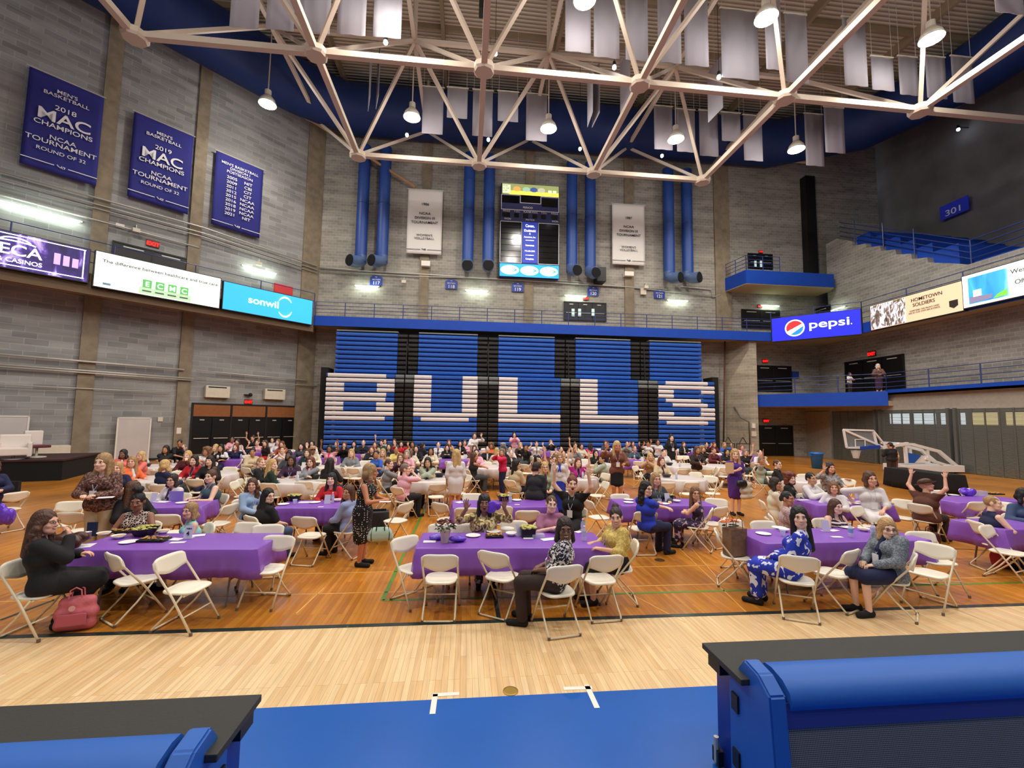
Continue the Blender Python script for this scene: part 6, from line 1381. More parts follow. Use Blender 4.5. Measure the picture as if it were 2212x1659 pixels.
P(801, 1020, 84, ('vest', 'cloth_polka'), ('dress', 'cloth_polka'), ('bob', 'dblond'), 't', 'hold', 'standing person in black polka dot dress with blond bob and mint handbag', kind='stand', Y=7.75, hy=105, g=1.12, skirtlen=.56, lean=(0, .05))
P(1046, 1087, 4, ('half', 'cloth_gold_print'), ('pants', 'cloth_white_floral'), ('bangs', 'black'), 'd', 'both', 'laughing person in gold print blouse raising both hands', Y=TY(T2, .22), mouth='open', g=1.35, extra=('badge',))
P(1191, 1090, 4, ('tee', 'mauve'), ('pants', 'black'), ('tied', 'brown'), 'f', 'pray', 'person in mauve turtleneck with folded hands behind the front centre table', Y=TY(T2, .2), extra=('turtle',), g=1.25, tilt=5)
P(1226, 1145, -112, ('half', 'cloth_bw_print'), ('pants', 'dbrown'), ('bob', 'dark'), 'k', 'lap', 'person in black and white print blouse and brown trousers before the front centre table', hy=-4, g=1.12, ch=False, extra=('glasses', 'badge'), s=1.0, seat=(1203, 1270))
P(1330, 1112, -82, ('half', 'cloth_yellow_damask'), ('skirt', 'black'), ('bun', 'dark'), 'l', 'table', 'person in yellow puff sleeved blouse at the right end of the front centre table', hy=-22, tilt=-6, g=1.35, ch=False, extra=('badge',), seat=(1331, 1223))
P(1236, 1046, -30, ('long', 'black'), ('pants', 'black'), ('bun', 'auburn'), 'f', 'high', 'shouting person in black cardigan throwing both arms up', Y=8.15, hy=-6, mouth='open', lean=(0, .0), tilt=4, extra=('badge',))
P(1160, 1012, 150, ('robe', 'cloth_black_wave'), ('pants', 'black'), ('short', 'dark'), 'l', 'side', 'standing person in ridged black jacket seen from behind', kind='stand', Y=9.7, hy=118, g=1.15, nod=14, lean=(0, .08))
P(1397, 1057, 112, ('tee', 'blue'), ('pants', 'navy'), ('wavy', 'black'), 'f', 'fold', 'person in royal blue top and glasses with dark curls looking back', hy=22, extra=('glasses',), g=1.1, ch=False, seat=(1397, 1146))
P(1417, 1036, 5, ('long', 'dgrey'), ('pants', 'black'), ('long', 'dblond'), 'l', 'table', 'person in charcoal cardigan with white lanyard behind the royal blue top', Y=9.35, extra=('badge',))
P(1502, 1066, -125, ('tank', 'cloth_floral_dark'), ('skirt', 'cloth_floral_dark'), ('long', 'lbrown'), 'l', 'cross', 'person in dark floral dress and glasses leaning on a chair back', Y=8.35, hy=-12, extra=('glasses',), skirtlen=.95)
P(1727, 1118, -140, ('long', 'cloth_blue_leaf'), ('dress', 'cloth_blue_leaf'), ('verylong', 'black'), 'f', 'lap', 'person in blue and white leaf dress with long dark hair looking back', hy=-30, tilt=-4, ch=False, g=1.1, skirtlen=1.05, s=1.0, seat=(1712, 1244))
P(1917, 1148, -92, ('blazer', 'cloth_tweed'), ('skirt', 'navy'), ('bob', 'straw'), 'f', 'lap', 'person in grey tweed jacket and glasses with blond bob, front right', hy=-26, ch=False, g=1.15, extra=('glasses', 'badge', 'in:navy'), s=.98, seat=(1921, 1248))
P(1806, 1095, 6, ('tank', 'cloth_stripe_bw'), ('pants', 'black'), ('verylong', 'brown'), 'f', 'table', 'person in striped sleeveless top with very long hair behind the front right table', Y=TY(T3, .2), g=1.2, extra=('badge',))
P(1702, 1078, 62, ('long', 'cloth_plaid'), ('pants', 'black'), ('tied', 'black'), 'm', 'lap', 'person in pale plaid blouse behind the front right table', Y=7.5, hy=24)
P(1676, 1046, 68, ('blazer', 'cream'), ('pants', 'black'), ('bob', 'dark'), 'm', 'lap', 'person in cream blazer with dark bob left of the black turtleneck', Y=8.9, hy=30, extra=('in:pink',))
P(1707, 1034, 40, ('long', 'black'), ('pants', 'black'), ('curly', 'auburn'), 'f', 'lap', 'person in black top with lanyard, auburn hair up, right side', Y=9.9, hy=8, extra=('badge', 'turtle'))
P(1753, 1034, 18, ('long', 'white'), ('pants', 'black'), ('tied', 'black'), 'o', 'pray', 'person in white shirt with hair tied back leaning right', Y=9.6, tilt=-12, extra=('badge',), lean=(-.05, 0))
P(1801, 1054, -60, ('long', 'white'), ('pants', 'black'), ('bob', 'lbrown'), 'l', 'table', 'person in white knit behind the striped top', Y=8.9, hy=-35)
P(1793, 1011, -6, ('half', 'cloth_grey_floral'), ('pants', 'black'), ('bob', 'dark'), 'l', 'waveR', 'person in grey flowered blouse waving one hand by the red strapped chair', Y=11.2, extra=('badge',), g=1.2)
P(1881, 1050, -28, ('half', 'white'), ('skirt', 'white'), ('bob', 'brown'), 'l', 'back', 'person in white dress leaning back on two chairs, right side', Y=8.6, hy=-14, tilt=-6, s=1.1, extra=('badge',))
P(2000, 1035, 104, ('robe', 'brown'), ('pants', 'dbrown'), ('hat', 'brown'), 'l', 'high', 'person in long brown coat and cap with both hands at the head', Y=8.6, hy=30, nod=-20, g=1.25, tilt=8, s=.98)
P(2146, 1088, 70, ('vest', 'navy'), ('pants', 'navy'), ('cropped', 'dblond'), 'f', 'table', 'person in sleeveless navy top with short blond hair near the right edge', Y=6.9, hy=30, mouth='shut', g=1.15)
P(2214, 1072, -30, ('long', 'denim'), ('pants', 'black'), ('bob', 'black'), 'l', 'table', 'person in denim shirt cut by the right edge', Y=7.3)
P(1588, 982, -8, ('tee', 'purple'), ('dress', 'purple'), ('long', 'straw'), 'f', 'paper', 'standing person in fitted purple dress holding a tan folder', kind='stand', Y=11.3, hy=-22, skirtlen=.52, g=.98)
P(1333, 957, -10, ('blazer', 'leather'), ('skirt', 'black'), ('long', 'blond'), 't', 'waveR', 'standing person in brown leather jacket and black skirt waving', kind='stand', Y=12.6, skirtlen=.42, s=1.1, g=.88, extra=('badge', 'in:maroon'))
P(985, 983, 185, ('half', 'white'), ('skirt', 'white'), ('long', 'blond'), 't', 'side', 'standing person in long white blouse seen from behind with blond hair', kind='stand', Y=11.3, hy=200, skirtlen=.36, g=1.1)
P(1922, 962, 170, ('long', 'black'), ('pants', 'dbrown'), ('cropped', 'black'), 'm', 'hold', 'standing person in black top and brown trousers at the black table', kind='stand', Y=18.2, hy=190)
P(1929, 967, 150, ('vest', 'dbrown'), ('pants', 'brown'), ('bob', 'dark'), 'l', 'side', 'standing person in dark clothes beyond the black table', kind='stand', Y=19.9)
P(1897, 791, -35, ('long', 'cloth_brown_print'), ('skirt', 'plum'), ('bob', 'white'), 'l', 'hold', 'person with white hair standing on the lower walkway', kind='stand', Y=25.2, zoff=4.4, skirtlen=.7)
P(1836, 817, 10, ('tee', 'white'), ('pants', 'dbrown'), ('bob', 'black'), 'd', 'hold', 'person in white top on the lower walkway at the opening', kind='stand', Y=26.4, zoff=4.4, s=.86)

# ================================================================ THE FARTHER GUESTS
def W(x):
    for lim, t in ((250, 'near the left pilaster'), (330, 'before the white wall panel'), (392, 'left of the black doors'), (470, 'before the left black doors'), (560, 'before the middle black doors'), (645, 'before the right black doors'), (703, 'before the left corner column'), (740, 'below the stem of the B'), (790, 'below the middle of the B'), (848, 'below the right of the B'), (895, 'below the aisle after the B'), (945, 'below the left of the U'), (990, 'below the middle of the U'), (1034, 'below the right of the U'), (1076, 'below the aisle after the U'), (1125, 'below the stem of the first L'), (1165, 'below the middle of the first L'), (1212, 'below the foot of the first L'), (1252, 'below the aisle between the Ls'), (1300, 'below the stem of the second L'), (1340, 'below the middle of the second L'), (1380, 'below the foot of the second L'), (1421, 'below the aisle before the S'), (1465, 'below the left of the S'), (1505, 'below the middle of the S'), (1545, 'below the right of the S'), (1590, 'before the wing wall'), (1640, 'before the edge of the wing wall'), (3000, 'before the right black doors')):
        if x < lim: return t
FAR = [
 (266, 981, 15, 'blazer', 'coral', 'bob', 'black', 'k', 'table', 'in coral jacket over white', ('in:white',)), (254, 1012, 40, 'long', 'navy', 'bob', 'straw', 'f', 'table', 'in navy with strawberry hair behind the brown blouse', ()),
 (285, 998, 72, 'blazer', 'orange', 'long', 'dblond', 'l', 'table', 'in orange blazer', ('in:white',)), (304, 986, -35, 'tee', 'coral', 'bob', 'blond', 'l', 'pray', 'in coral top with blond hair', ()), (358, 971, 25, 'long', 'black', 'verylong', 'black', 't', 'fold', 'in black tee with very long hair looking right', ()),
 (397, 968, 20, 'long', 'black', 'cropped', 'greybrown', 'l', 'table', 'in black half hidden by the bending helper', ()), (405, 984, 10, 'long', 'maroon', 'long', 'blond', 'f', 'chin', 'in maroon sweater with hand at face', ()), (419, 995, 0, 'blazer', 'red', 'bob', 'dark', 'f', 'table', 'in deep red cardigan', ('badge', 'in:plum')),
 (358, 1006, 155, 'long', 'navy', 'bob', 'blond', 'f', 'table', 'in navy with blond hair turned away', ()), (446, 975, -20, 'tee', 'white', 'curly', 'lbrown', 'm', 'fold', 'in white tee with light curls', ()), (453, 996, 5, 'long', 'black', 'bangs', 'dark', 'f', 'table', 'in dark top with fringe', ()), (465, 968, 5, 'long', 'black', 'long', 'blond', 'f', 'table', 'in black with blond hair', ()), (477, 968, 10, 'tee', 'white', 'long', 'black', 'o', 'table', 'in white and black top', ()),
 (502, 950, 20, 'long', 'pink', 'cropped', 'black', 'd', 'table', 'in pink shirt and pale cap', ()), (513, 955, 0, 'long', 'white', 'bob', 'dark', 'l', 'table', 'in white behind the navy waver', ()), (509, 966, 0, 'tee', 'navy', 'long', 'auburn', 'f', 'both', 'in navy raising open hands', ()), (546, 947, 0, 'tee', 'black', 'bun', 'brown', 'l', 'high', 'with both arms thrown high', ()), (556, 956, 10, 'tank', 'pink', 'bun', 'lbrown', 'f', 'both', 'in pink tank top waving', ()), (573, 958, -30, 'tee', 'black', 'long', 'brown', 'f', 'side', 'in black tee and red trousers', ()),
 (546, 977, 50, 'long', 'beige', 'bun', 'dark', 'm', 'table', 'in beige jacket', ()), (589, 950, 0, 'tee', 'white', 'bob', 'black', 'f', 'table', 'in white tee with black hair', ()), (600, 955, 0, 'long', 'white', 'long', 'lbrown', 'f', 'table', 'in white blouse with light brown hair', ()), (609, 960, -10, 'long', 'rust', 'wavy', 'auburn', 'f', 'table', 'in rust top with auburn waves', ()), (611, 972, 0, 'tee', 'white', 'bun', 'lbrown', 'f', 'clap', 'in pale tee clapping', ()),
 (564, 1000, 100, 'long', 'black', 'tied', 'dblond', 'f', 'table', 'in black and green knit', ()), (589, 1004, 115, 'long', 'dgreen', 'long', 'blond', 'f', 'lap', 'in dark green with blond hair', ()), (630, 995, 5, 'long', 'plum', 'verylong', 'black', 'd', 'table', 'in dark plum top', ('badge',)), (624, 984, 10, 'tee', 'dgrey', 'bob', 'black', 'k', 'table', 'in dark grey behind the plum top', ()), (651, 964, -5, 'long', 'dgrey', 'long', 'black', 'f', 'table', 'in dark coat', ()), (664, 959, 0, 'tee', 'maroon', 'bob', 'black', 'f', 'chin', 'in maroon with glasses', ()), (674, 958, 0, 'tee', 'white', 'long', 'dark', 'f', 'table', 'in white top', ()),
 (676, 972, 10, 'long', 'cream', 'hat', 'tan', 'd', 'table', 'in brown sun hat', ()), (664, 978, -5, 'blazer', 'dgreen', 'bob', 'brown', 'f', 'table', 'in dark green blazer', ('badge',)), (671, 998, -12, 'blazer', 'grey', 'long', 'auburn', 'f', 'fold', 'with glasses in grey blazer', ('glasses', 'in:pink')),
 (712, 969, 0, 'blazer', 'pink', 'bob', 'black', 'd', 'high', 'in pink jacket spreading both arms up', ('in:hotpink',)), (727, 960, 0, 'long', 'black', 'cropped', 'grey', 'f', 'table', 'in black with short grey hair and glasses', ()), (744, 961, 10, 'long', 'black', 'bob', 'brown', 'f', 'clap', 'in black jacket clapping', ()), (765, 959, 0, 'blazer', 'black', 'long', 'black', 'f', 'lap', 'in black coat over white', ('in:white',)), (785, 957, 20, 'long', 'black', 'cropped', 'dblond', 'f', 'lap', 'in black with cropped fair hair', ()),
 (759, 979, 5, 'long', 'grey', 'long', 'straw', 'f', 'table', 'in grey hooded top with strawberry blond hair', ()), (714, 1001, 165, 'long', 'black', 'long', 'black', 'k', 'table', 'in black coat turned away behind the red jacket', ()), (810, 960, 0, 'tee', 'tan', 'long', 'brown', 'f', 'table', 'in tan top', ()), (824, 956, 0, 'tee', 'green', 'short', 'brown', 'f', 'highR', 'in green and white stretching one arm high', ()), (832, 953, 0, 'tee', 'white', 'bob', 'dark', 'f', 'table', 'in white behind the high arm', ()),
 (840, 965, 0, 'long', 'black', 'long', 'dark', 'f', 'table', 'in black with purple lanyard', ('badge',)), (803, 971, 10, 'long', 'black', 'long', 'auburn', 'f', 'pray', 'in black cardigan with reddish hair', ()), (813, 982, -30, 'tee', 'mblue', 'tied', 'black', 'm', 'table', 'in bright blue tee', ()), (827, 978, 10, 'tee', 'tan', 'long', 'straw', 'f', 'table', 'in tan top with strawberry hair', ()), (841, 1003, 112, 'tee', 'grey', 'tied', 'brown', 'f', 'clap', 'in grey tee clapping', ()), (856, 972, 30, 'tee', 'yellow', 'cropped', 'black', 'm', 'chin', 'in yellow top', ()), (865, 989, 0, 'long', 'plum', 'long', 'lbrown', 'f', 'clap', 'with glasses clapping in dark floral blouse', ('glasses',)),
 (852, 954, 0, 'tee', 'dgrey', 'long', 'brown', 'f', 'chin', 'in dark grey with hand raised', ()), (867, 959, 10, 'long', 'red', 'bob', 'dark', 'f', 'both', 'in red holding both arms up', ()), (877, 1014, 140, 'tee', 'pink', 'tied', 'greybrown', 'f', 'phone', 'in pale pink hooded top holding a phone', ()), (879, 981, -5, 'tee', 'pink', 'bob', 'grey', 'f', 'table', 'in pink with grey hair', ()), (891, 960, -10, 'long', 'mustard', 'bob', 'dark', 'm', 'table', 'in mustard sleeve', ()), (888, 976, 20, 'long', 'cream', 'cropped', 'black', 'k', 'table', 'in cream top with dark skin', ()), (899, 969, 0, 'blazer', 'black', 'long', 'black', 'f', 'table', 'in black over white shirt', ('in:white',)),
 (913, 963, 140, 'long', 'black', 'bob', 'dark', 'm', 'table', 'in black and yellow turned away', ()), (931, 974, -5, 'long', 'cream', 'verylong', 'black', 'm', 'table', 'in cream blouse with very long black hair', ()), (924, 999, 0, 'blazer', 'sage', 'bob', 'black', 'o', 'fold', 'in beige cardigan at the white table', ('in:black',)), (947, 961, -5, 'blazer', 'white', 'cropped', 'auburn', 'f', 'table', 'in pale jacket leaning in', ('in:navy',)), (966, 967, 0, 'long', 'black', 'bob', 'black', 'f', 'hug', 'in black with glasses and pink scarf', ()), (970, 956, 0, 'tee', 'tan', 'long', 'auburn', 'f', 'table', 'in dusty rose with reddish hair', ()),
 (994, 958, 5, 'blazer', 'black', 'bob', 'black', 'f', 'table', 'in black and white', ('in:white',)), (1004, 956, 0, 'long', 'pink', 'long', 'brown', 'f', 'table', 'in pale pink blouse', ()), (1025, 987, 115, 'tank', 'black', 'long', 'brown', 't', 'fold', 'in black tank top leaning over a chair back', ()), (1025, 969, -5, 'tee', 'brown', 'bob', 'brown', 'f', 'table', 'in brown beyond the tank top', ()), (1029, 978, 0, 'long', 'pink', 'tied', 'dark', 'f', 'table', 'in pale blouse right behind the tank top', ()), (1053, 971, 0, 'blazer', 'black', 'cropped', 'dark', 'f', 'table', 'in black suit over white', ('in:white',)), (1061, 963, 0, 'tee', 'orange', 'curly', 'lbrown', 'm', 'table', 'in orange with big light curls', ()), (1073, 975, 185, 'long', 'cream', 'long', 'blond', 'f', 'table', 'in cream sweater seen from behind', ()), (1087, 964, 170, 'long', 'grey', 'curly', 'grey', 'l', 'table', 'with curly grey hair seen from behind', ()), (1088, 973, 10, 'tee', 'black', 'bob', 'black', 'm', 'table', 'in black behind the raspberry jacket', ()),
 (1124, 962, 5, 'long', 'dbrown', 'long', 'blond', 'f', 'chin', 'in dark brown, blond, hand up', ()), (1136, 967, -60, 'long', 'black', 'bob', 'black', 'm', 'both', 'in black reaching both arms out', ()), (1104, 980, 20, 'blazer', 'black', 'cropped', 'grey', 'f', 'table', 'with cropped grey hair, black jacket', ('in:white',)), (1101, 969, 0, 'tee', 'white', 'short', 'dark', 'f', 'table', 'in white with short dark hair', ()), (1116, 1004, 130, 'long', 'beige', 'verylong', 'black', 'o', 'lap', 'in beige sweater with long black hair', ()), (1159, 959, 0, 'blazer', 'white', 'tied', 'brown', 'f', 'both', 'in white jacket at the back table', ('in:grey',)), (1190, 956, 0, 'long', 'black', 'long', 'dblond', 'f', 'phone', 'in black holding up a white cloth', ()),
 (1177, 1010, 8, 'blazer', 'sage', 'long', 'blond', 'f', 'lap', 'with glasses, blond hair and sage blazer', ('glasses', 'in:plum')), (1197, 993, -10, 'long', 'black', 'bun', 'brown', 'l', 'highR', 'with glasses in black raising one arm', ()), (1212, 972, 10, 'long', 'white', 'cropped', 'dark', 'l', 'both', 'in white raising hands', ()), (1217, 982, -10, 'long', 'white', 'cropped', 'brown', 'l', 'both', 'in white jacket seated beyond the blond curls', ()), (1243, 970, 0, 'long', 'grey', 'long', 'dblond', 'l', 'chin', 'in grey with fair hair', ()), (1243, 962, -10, 'tee', 'cream', 'bun', 'brown', 'l', 'highR', 'in cream with one arm up high', ()), (1256, 964, 20, 'long', 'cream', 'bob', 'dark', 'l', 'table', 'in loose cream top', ()), (1275, 963, 170, 'long', 'hotpink', 'long', 'dark', 'l', 'table', 'in hot pink seen from behind', ()), (1249, 999, -5, 'blazer', 'magenta', 'long', 'auburn', 'f', 'high', 'in magenta cardigan with both arms raised high', ('badge', 'in:black')), (1287, 979, 0, 'tee', 'black', 'verylong', 'black', 'f', 'table', 'in black top, glasses and long dark hair', ('glasses',)), (1301, 992, -115, 'long', 'sage', 'short', 'black', 'o', 'chin', 'in grey green shirt and headband', ()),
 (1308, 957, 10, 'tee', 'dgrey', 'long', 'brown', 'f', 'table', 'in dark grey at the back table', ()), (1355, 960, -30, 'long', 'grey', 'cropped', 'grey', 'l', 'clap', 'in grey sweater clapping', ()), (1367, 958, 10, 'long', 'plum', 'long', 'dark', 'l', 'both', 'in dark plum with raised hands', ()), (1371, 970, 0, 'tee', 'teal', 'cropped', 'greybrown', 'l', 'table', 'broad, in grey green shirt', ()), (1399, 958, 0, 'tee', 'white', 'short', 'dark', 'm', 'waveR', 'in white tee lifting one arm', ()), (1405, 987, -40, 'long', 'tan', 'wavy', 'blond', 'l', 'clap', 'in tan with fair waves looking right', ()), (1434, 977, -10, 'tee', 'white', 'tied', 'black', 'f', 'table', 'in white tee and glasses', ()), (1429, 996, 8, 'blazer', 'beige', 'long', 'auburn', 'f', 'table', 'in tan blazer with dark reddish hair', ('in:plum',)), (1477, 960, 0, 'blazer', 'black', 'bob', 'brown', 'f', 'table', 'in black over white at the far table', ('in:white',)), (1518, 970, 20, 'long', 'black', 'curly', 'dblond', 'f', 'table', 'with fair curls in black', ()),
 (1526, 961, -5, 'tee', 'black', 'cropped', 'black', 'l', 'table', 'in black with short dark hair', ()), (1543, 961, 0, 'long', 'maroon', 'bob', 'auburn', 'l', 'waveR', 'in maroon waving', ()), (1542, 974, 10, 'long', 'maroon', 'tied', 'auburn', 'l', 'table', 'in cream and maroon', ()), (1565, 961, -5, 'tee', 'mblue', 'long', 'dblond', 'l', 'waveL', 'in blue dress waving', ()), (1570, 976, -20, 'tee', 'black', 'bob', 'black', 'o', 'cross', 'in black with arms folded behind the purple dress', ()), (1610, 978, -10, 'long', 'black', 'bob', 'greybrown', 'l', 'highL', 'in black raising one arm beside the doors', ()), (1641, 979, 0, 'tee', 'white', 'cropped', 'brown', 'f', 'table', 'small, in white shirt', ()), (1602, 966, 0, 'long', 'pink', 'bob', 'lbrown', 'l', 'table', 'in pink and lilac', ()), (1646, 996, 55, 'blazer', 'sage', 'short', 'greybrown', 'm', 'highR', 'in long sage jacket with one arm up', ('in:black',)), (1680, 1003, 55, 'blazer', 'black', 'tied', 'brown', 'f', 'table', 'in black blazer and glasses looking right', ('glasses', 'in:black')),
]
seen = set()
for (x, y, h, tt, tc, hs, hcol, sk, ps, d, ex) in FAR:
    lb = 'person %s, %s' % (d, W(x))
    seen.add(lb)
    P(x, y, h, (tt, tc), ('pants', 'red' if 'red trousers' in d else ('navy', 'black', 'dgrey')[x % 3]), (hs, hcol), sk, ps, lb, extra=ex, tilt=(x*7 % 11)-5, mouth='smile' if abs(h) < 90 else 'shut', hy=(h*.25 if abs(h) < 75 else h*.6 if abs(h) < 150 else h))
# standing guests farther back
P(1209, 1000, -12, ('blazer', 'white'), ('dress', 'blue'), ('wavy', 'dblond'), 'f', 'side', 'standing person in royal blue dress and white cardigan with fair curls and glasses', kind='stand', Y=11.8, extra=('glasses', 'in:blue', 'badge'), s=.93, tilt=-8)
P(1084, 985, -70, ('long', 'raspberry'), ('pants', 'navy'), ('bob', 'greybrown'), 'l', 'phone', 'standing person in raspberry jacket with a phone', kind='stand', Y=14.6, s=.88, nod=6)
P(1025, 941, 12, ('long', 'white'), ('pants', 'pink'), ('bob', 'brown'), 'f', 'waveL', 'standing person in white jacket waving below the right of the U', kind='stand', Y=22)
P(1111, 939, 0, ('long', 'pink'), ('pants', 'white'), ('long', 'black'), 'f', 'clap', 'standing person in pale top and white trousers before the first L', kind='stand', Y=25)
P(1421, 950, -40, ('tee', 'white'), ('pants', 'denim'), ('bob', 'dark'), 'm', 'waveR', 'standing person in white tee raising a fist before the S', kind='stand', Y=20.5, s=.95)
P(1450, 946, 0, ('tee', 'black'), ('dress', 'black'), ('wavy', 'black'), 'f', 'side', 'standing person in black with badge and long curls before the S', kind='stand', Y=19.2, extra=('badge',), skirtlen=.8)
P(1506, 964, 5, ('long', 'dbrown'), ('pants', 'khaki'), ('long', 'brown'), 'm', 'hold', 'standing person in dark brown top and khaki trousers with shoulder bag', kind='stand', Y=14.8, s=.95, extra=('badge',))
P(389, 952, 75, ('tee', 'black'), ('pants', 'sage'), ('cropped', 'black'), 'm', 'lap', 'helper in black tee bending over a table by the black doors', kind='stand', Y=17.5, lean=(0, .30), nod=30, s=.9)
P(-14, 1010, 60, ('long', 'navy'), ('pants', 'navy'), ('short', 'brown'), 'l', 'hold', 'person cut by the left edge beside the stage with only a hand in view', kind='stand', Y=9.5)
# ================================================================ CHAIRS WITH NO ONE ON THEM, AND THE NEAR ONES
N2 = [((45, 1222), (88, 1278), 'white folding chair carrying the person in black dress, at the left end'),
 ((281, 1203), (295, 1250), 'white folding chair seen from behind at the front left table, left one'), ((357, 1213), (405, 1268), 'white folding chair turned sideways at the front left table, nearest the pale floor'),
 ((601, 1171), (578, 1228), 'white folding chair at the right end of the front left table'), ((868, 1170), (895, 1226), 'white folding chair at the left end of the front centre table'),
 ((952, 1207), (953.6, 1248), 'white folding chair seen from behind in front of the flower pot'), ((1078, 1199), (1085, 1243), 'white folding chair seen from behind, second from the left at the front centre table'),
 ((1209, 1227), (1202, 1274), 'white folding chair under the person in black and white print blouse'), ((1307, 1211), (1293, 1249), 'white folding chair seen from behind at the right of the front centre table'),
 ((1372, 1182), (1333, 1225), 'white folding chair under the person in yellow blouse'), ((1547, 1155), (1588, 1200), 'white folding chair holding the brown paper bag with flowers'),
 ((1722, 1209), (1719, 1251), 'white folding chair under the person in blue leaf dress'), ((1827, 1198), (1797, 1236), 'white folding chair turned left between the leaf dress and the grey tweed'),
 ((1957, 1209), (1922, 1250), 'white folding chair under the person in grey tweed jacket'), ((2020, 1187), (2005, 1237), 'white folding chair at the right end of the front right table'),
 ((2131, 1146), (2178, 1192), 'white folding chair above the red bag near the right edge'), ((666, 1123), (673, 1156), 'white empty folding chair seen from behind at the second row table'),
 ((882, 1096), (855, 1124), 'white empty folding chair facing left beside the dark suitcase'), ((946, 1053), (942, 1073), 'white empty folding chair seen from behind, left of the long white blouse'),
 ((955, 1094), (968, 1122), 'white folding chair with a plastic box at the left end of the centre second table'), ((1265, 1089), (1294, 1117), 'white empty folding chair facing right beside the shouting person'),
 ((1305, 1047), (1290, 1070), 'white empty folding chair in the aisle before the brown leather jacket'), ((1512, 1108), (1492, 1138), 'white folding chair under the floral dress'),
 ((1562, 1105), (1535, 1130), 'white empty folding chair left of the brown paper bag'), ((1968, 1083), (1948, 1118), 'white empty folding chair by the long brown coat, left one'), ((1995, 1082), (2006, 1118), 'white folding chair under the long brown coat'),
 ((1840, 1040), (1822, 1062), 'white folding chair with a red strap'), ((1538, 1034), (1528, 1056), 'white empty folding chair turned left behind the floral dress'), ((40, 1072), (12, 1100), 'white folding chair with a black jacket at the left edge')]
for b, s, lb in N2: chair2(b, s, lb)
NH = [((1395, 1112), 180, 'seen from behind under the royal blue top'), ((956, 1140), 0, 'facing the camera behind the flower pot'), ((1110, 1133), 0, 'facing the camera behind the steel bowls of the front centre table'), ((1005, 1140), 0, 'half hidden beside the gold print blouse'), ((358, 1119), 180, 'seen from behind between the lattice top and aqua top'),
 ((464, 1137), 0, 'facing the camera right of the aqua top'), ((538, 1137), -12, 'facing the camera under the black top person'), ((579, 1142), 8, 'facing the camera at the right end behind the front left table'), ((153, 1090), 12, 'facing the camera left of the khaki trousers, farther one'), ((150, 1115), 180, 'seen from behind left of the khaki trousers, nearer one'),
 ((498, 1096), -100, 'at the right end of the second left table'), ((740, 1120), 178, 'under the lavender sweater'), ((866, 1053), 172, 'seen from behind under the pink hooded top'), ((1008, 1104), 180, 'seen from behind left of the gold print blouse'), ((1082, 1100), 180, 'seen from behind right of the gold print blouse'), ((1140, 1110), 178, 'seen from behind before the ridged black jacket'),
 ((1021, 1072), 0, 'facing the camera behind the centre second table'), ((1241, 1102), -40, 'under the shouting person'), ((1339, 1073), 0, 'facing the camera left of the royal blue top'), ((1578, 1130), 0, 'facing the camera at the left behind the paper bag'), ((1647, 1133), 0, 'facing the camera between paper bag and leaf dress'), ((1547, 1083), -30, 'right of the dark floral dress'),
 ((2087, 1060), 0, 'facing the camera behind the far right purple table'), ((2112, 1090), 178, 'seen from behind at the far right purple table'), ((2180, 1092), -70, 'beside the denim shirt'), ((1987, 1157), -8, 'facing the camera right behind the grey tweed'), ((2025, 1064), 0, 'facing the camera left behind the purple bag'), ((1850, 1100), 20, 'facing the camera under the white dress, left'), ((1910, 1090), 175, 'seen from behind under the arm of the white dress'),
 ((482, 1034), -70, 'in the aisle right of the teal top'), ((506, 1045), 90, 'tucked sideways in the left aisle, left one'), ((517, 1040), 95, 'tucked sideways in the left aisle, right one'), ((522, 995), -60, 'beside the purple table before the doors'), ((530, 1014), 150, 'empty behind the beige jacket'), ((656, 1045), 180, 'seen from behind at the round table of the grey blazer'), ((579, 1049), 170, 'seen from behind under the dark green top'),
 ((762, 1015), 165, 'seen from behind at the round table of the grey hooded top'), ((740, 1013), 120, 'turned right at the round table of the grey hooded top'), ((893, 1000), 172, 'empty behind the pink top'), ((948, 992), -120, 'empty behind the beige cardigan'), ((1011, 1030), -60, 'empty right of the long white blouse'), ((1138, 988), 180, 'seen from behind, empty, below the first L'), ((1129, 1006), 150, 'empty behind the ridged black jacket'), ((1163, 992), 100, 'empty sideways below the foot of the first L'),
 ((1274, 1034), 165, 'empty right of the magenta sleeves'), ((1270, 1017), 180, 'empty behind the magenta sleeves'), ((1384, 1025), 60, 'empty in the aisle right of the black skirt'), ((1443, 1047), 180, 'seen from behind at the round table of the royal blue top, left'), ((1495, 1046), 180, 'seen from behind at the round table of the royal blue top, right'), ((1478, 1017), 180, 'seen from behind under the tan blazer table'), ((1502, 1024), 0, 'facing the camera at the round table of the royal blue top'), ((1451, 1000), 0, 'facing the camera behind the tan blazer'), ((1466, 987), 0, 'small, before the standing black dress, left'), ((1479, 987), 0, 'small, before the standing black dress, right'),
 ((1527, 1017), 180, 'seen from behind at the round table of the khaki trousers'), ((1553, 1015), -120, 'turned at the round table of the khaki trousers'), ((1560, 1044), -120, 'empty left of the purple dress'), ((1617, 1003), 180, 'empty right of the purple dress'), ((1664, 1022), 0, 'facing the camera behind the cream blazer'), ((1735, 1028), 0, 'facing the camera behind the white shirt person'), ((343, 1052), 180, 'seen from behind at the left round table'), ((420, 1040), 180, 'seen from behind between white cardigan and teal top'), ((336, 1020), 160, 'turned away beside the navy sweater'), ((322, 1070), 0, 'facing the camera behind the second left table'), ((466, 1036), -90, 'beside the teal top'), ((1372, 1010), 40, 'empty beside the grey green shirt')]
for b, h, d in NH: chairh(b, h, 'white folding chair '+d)
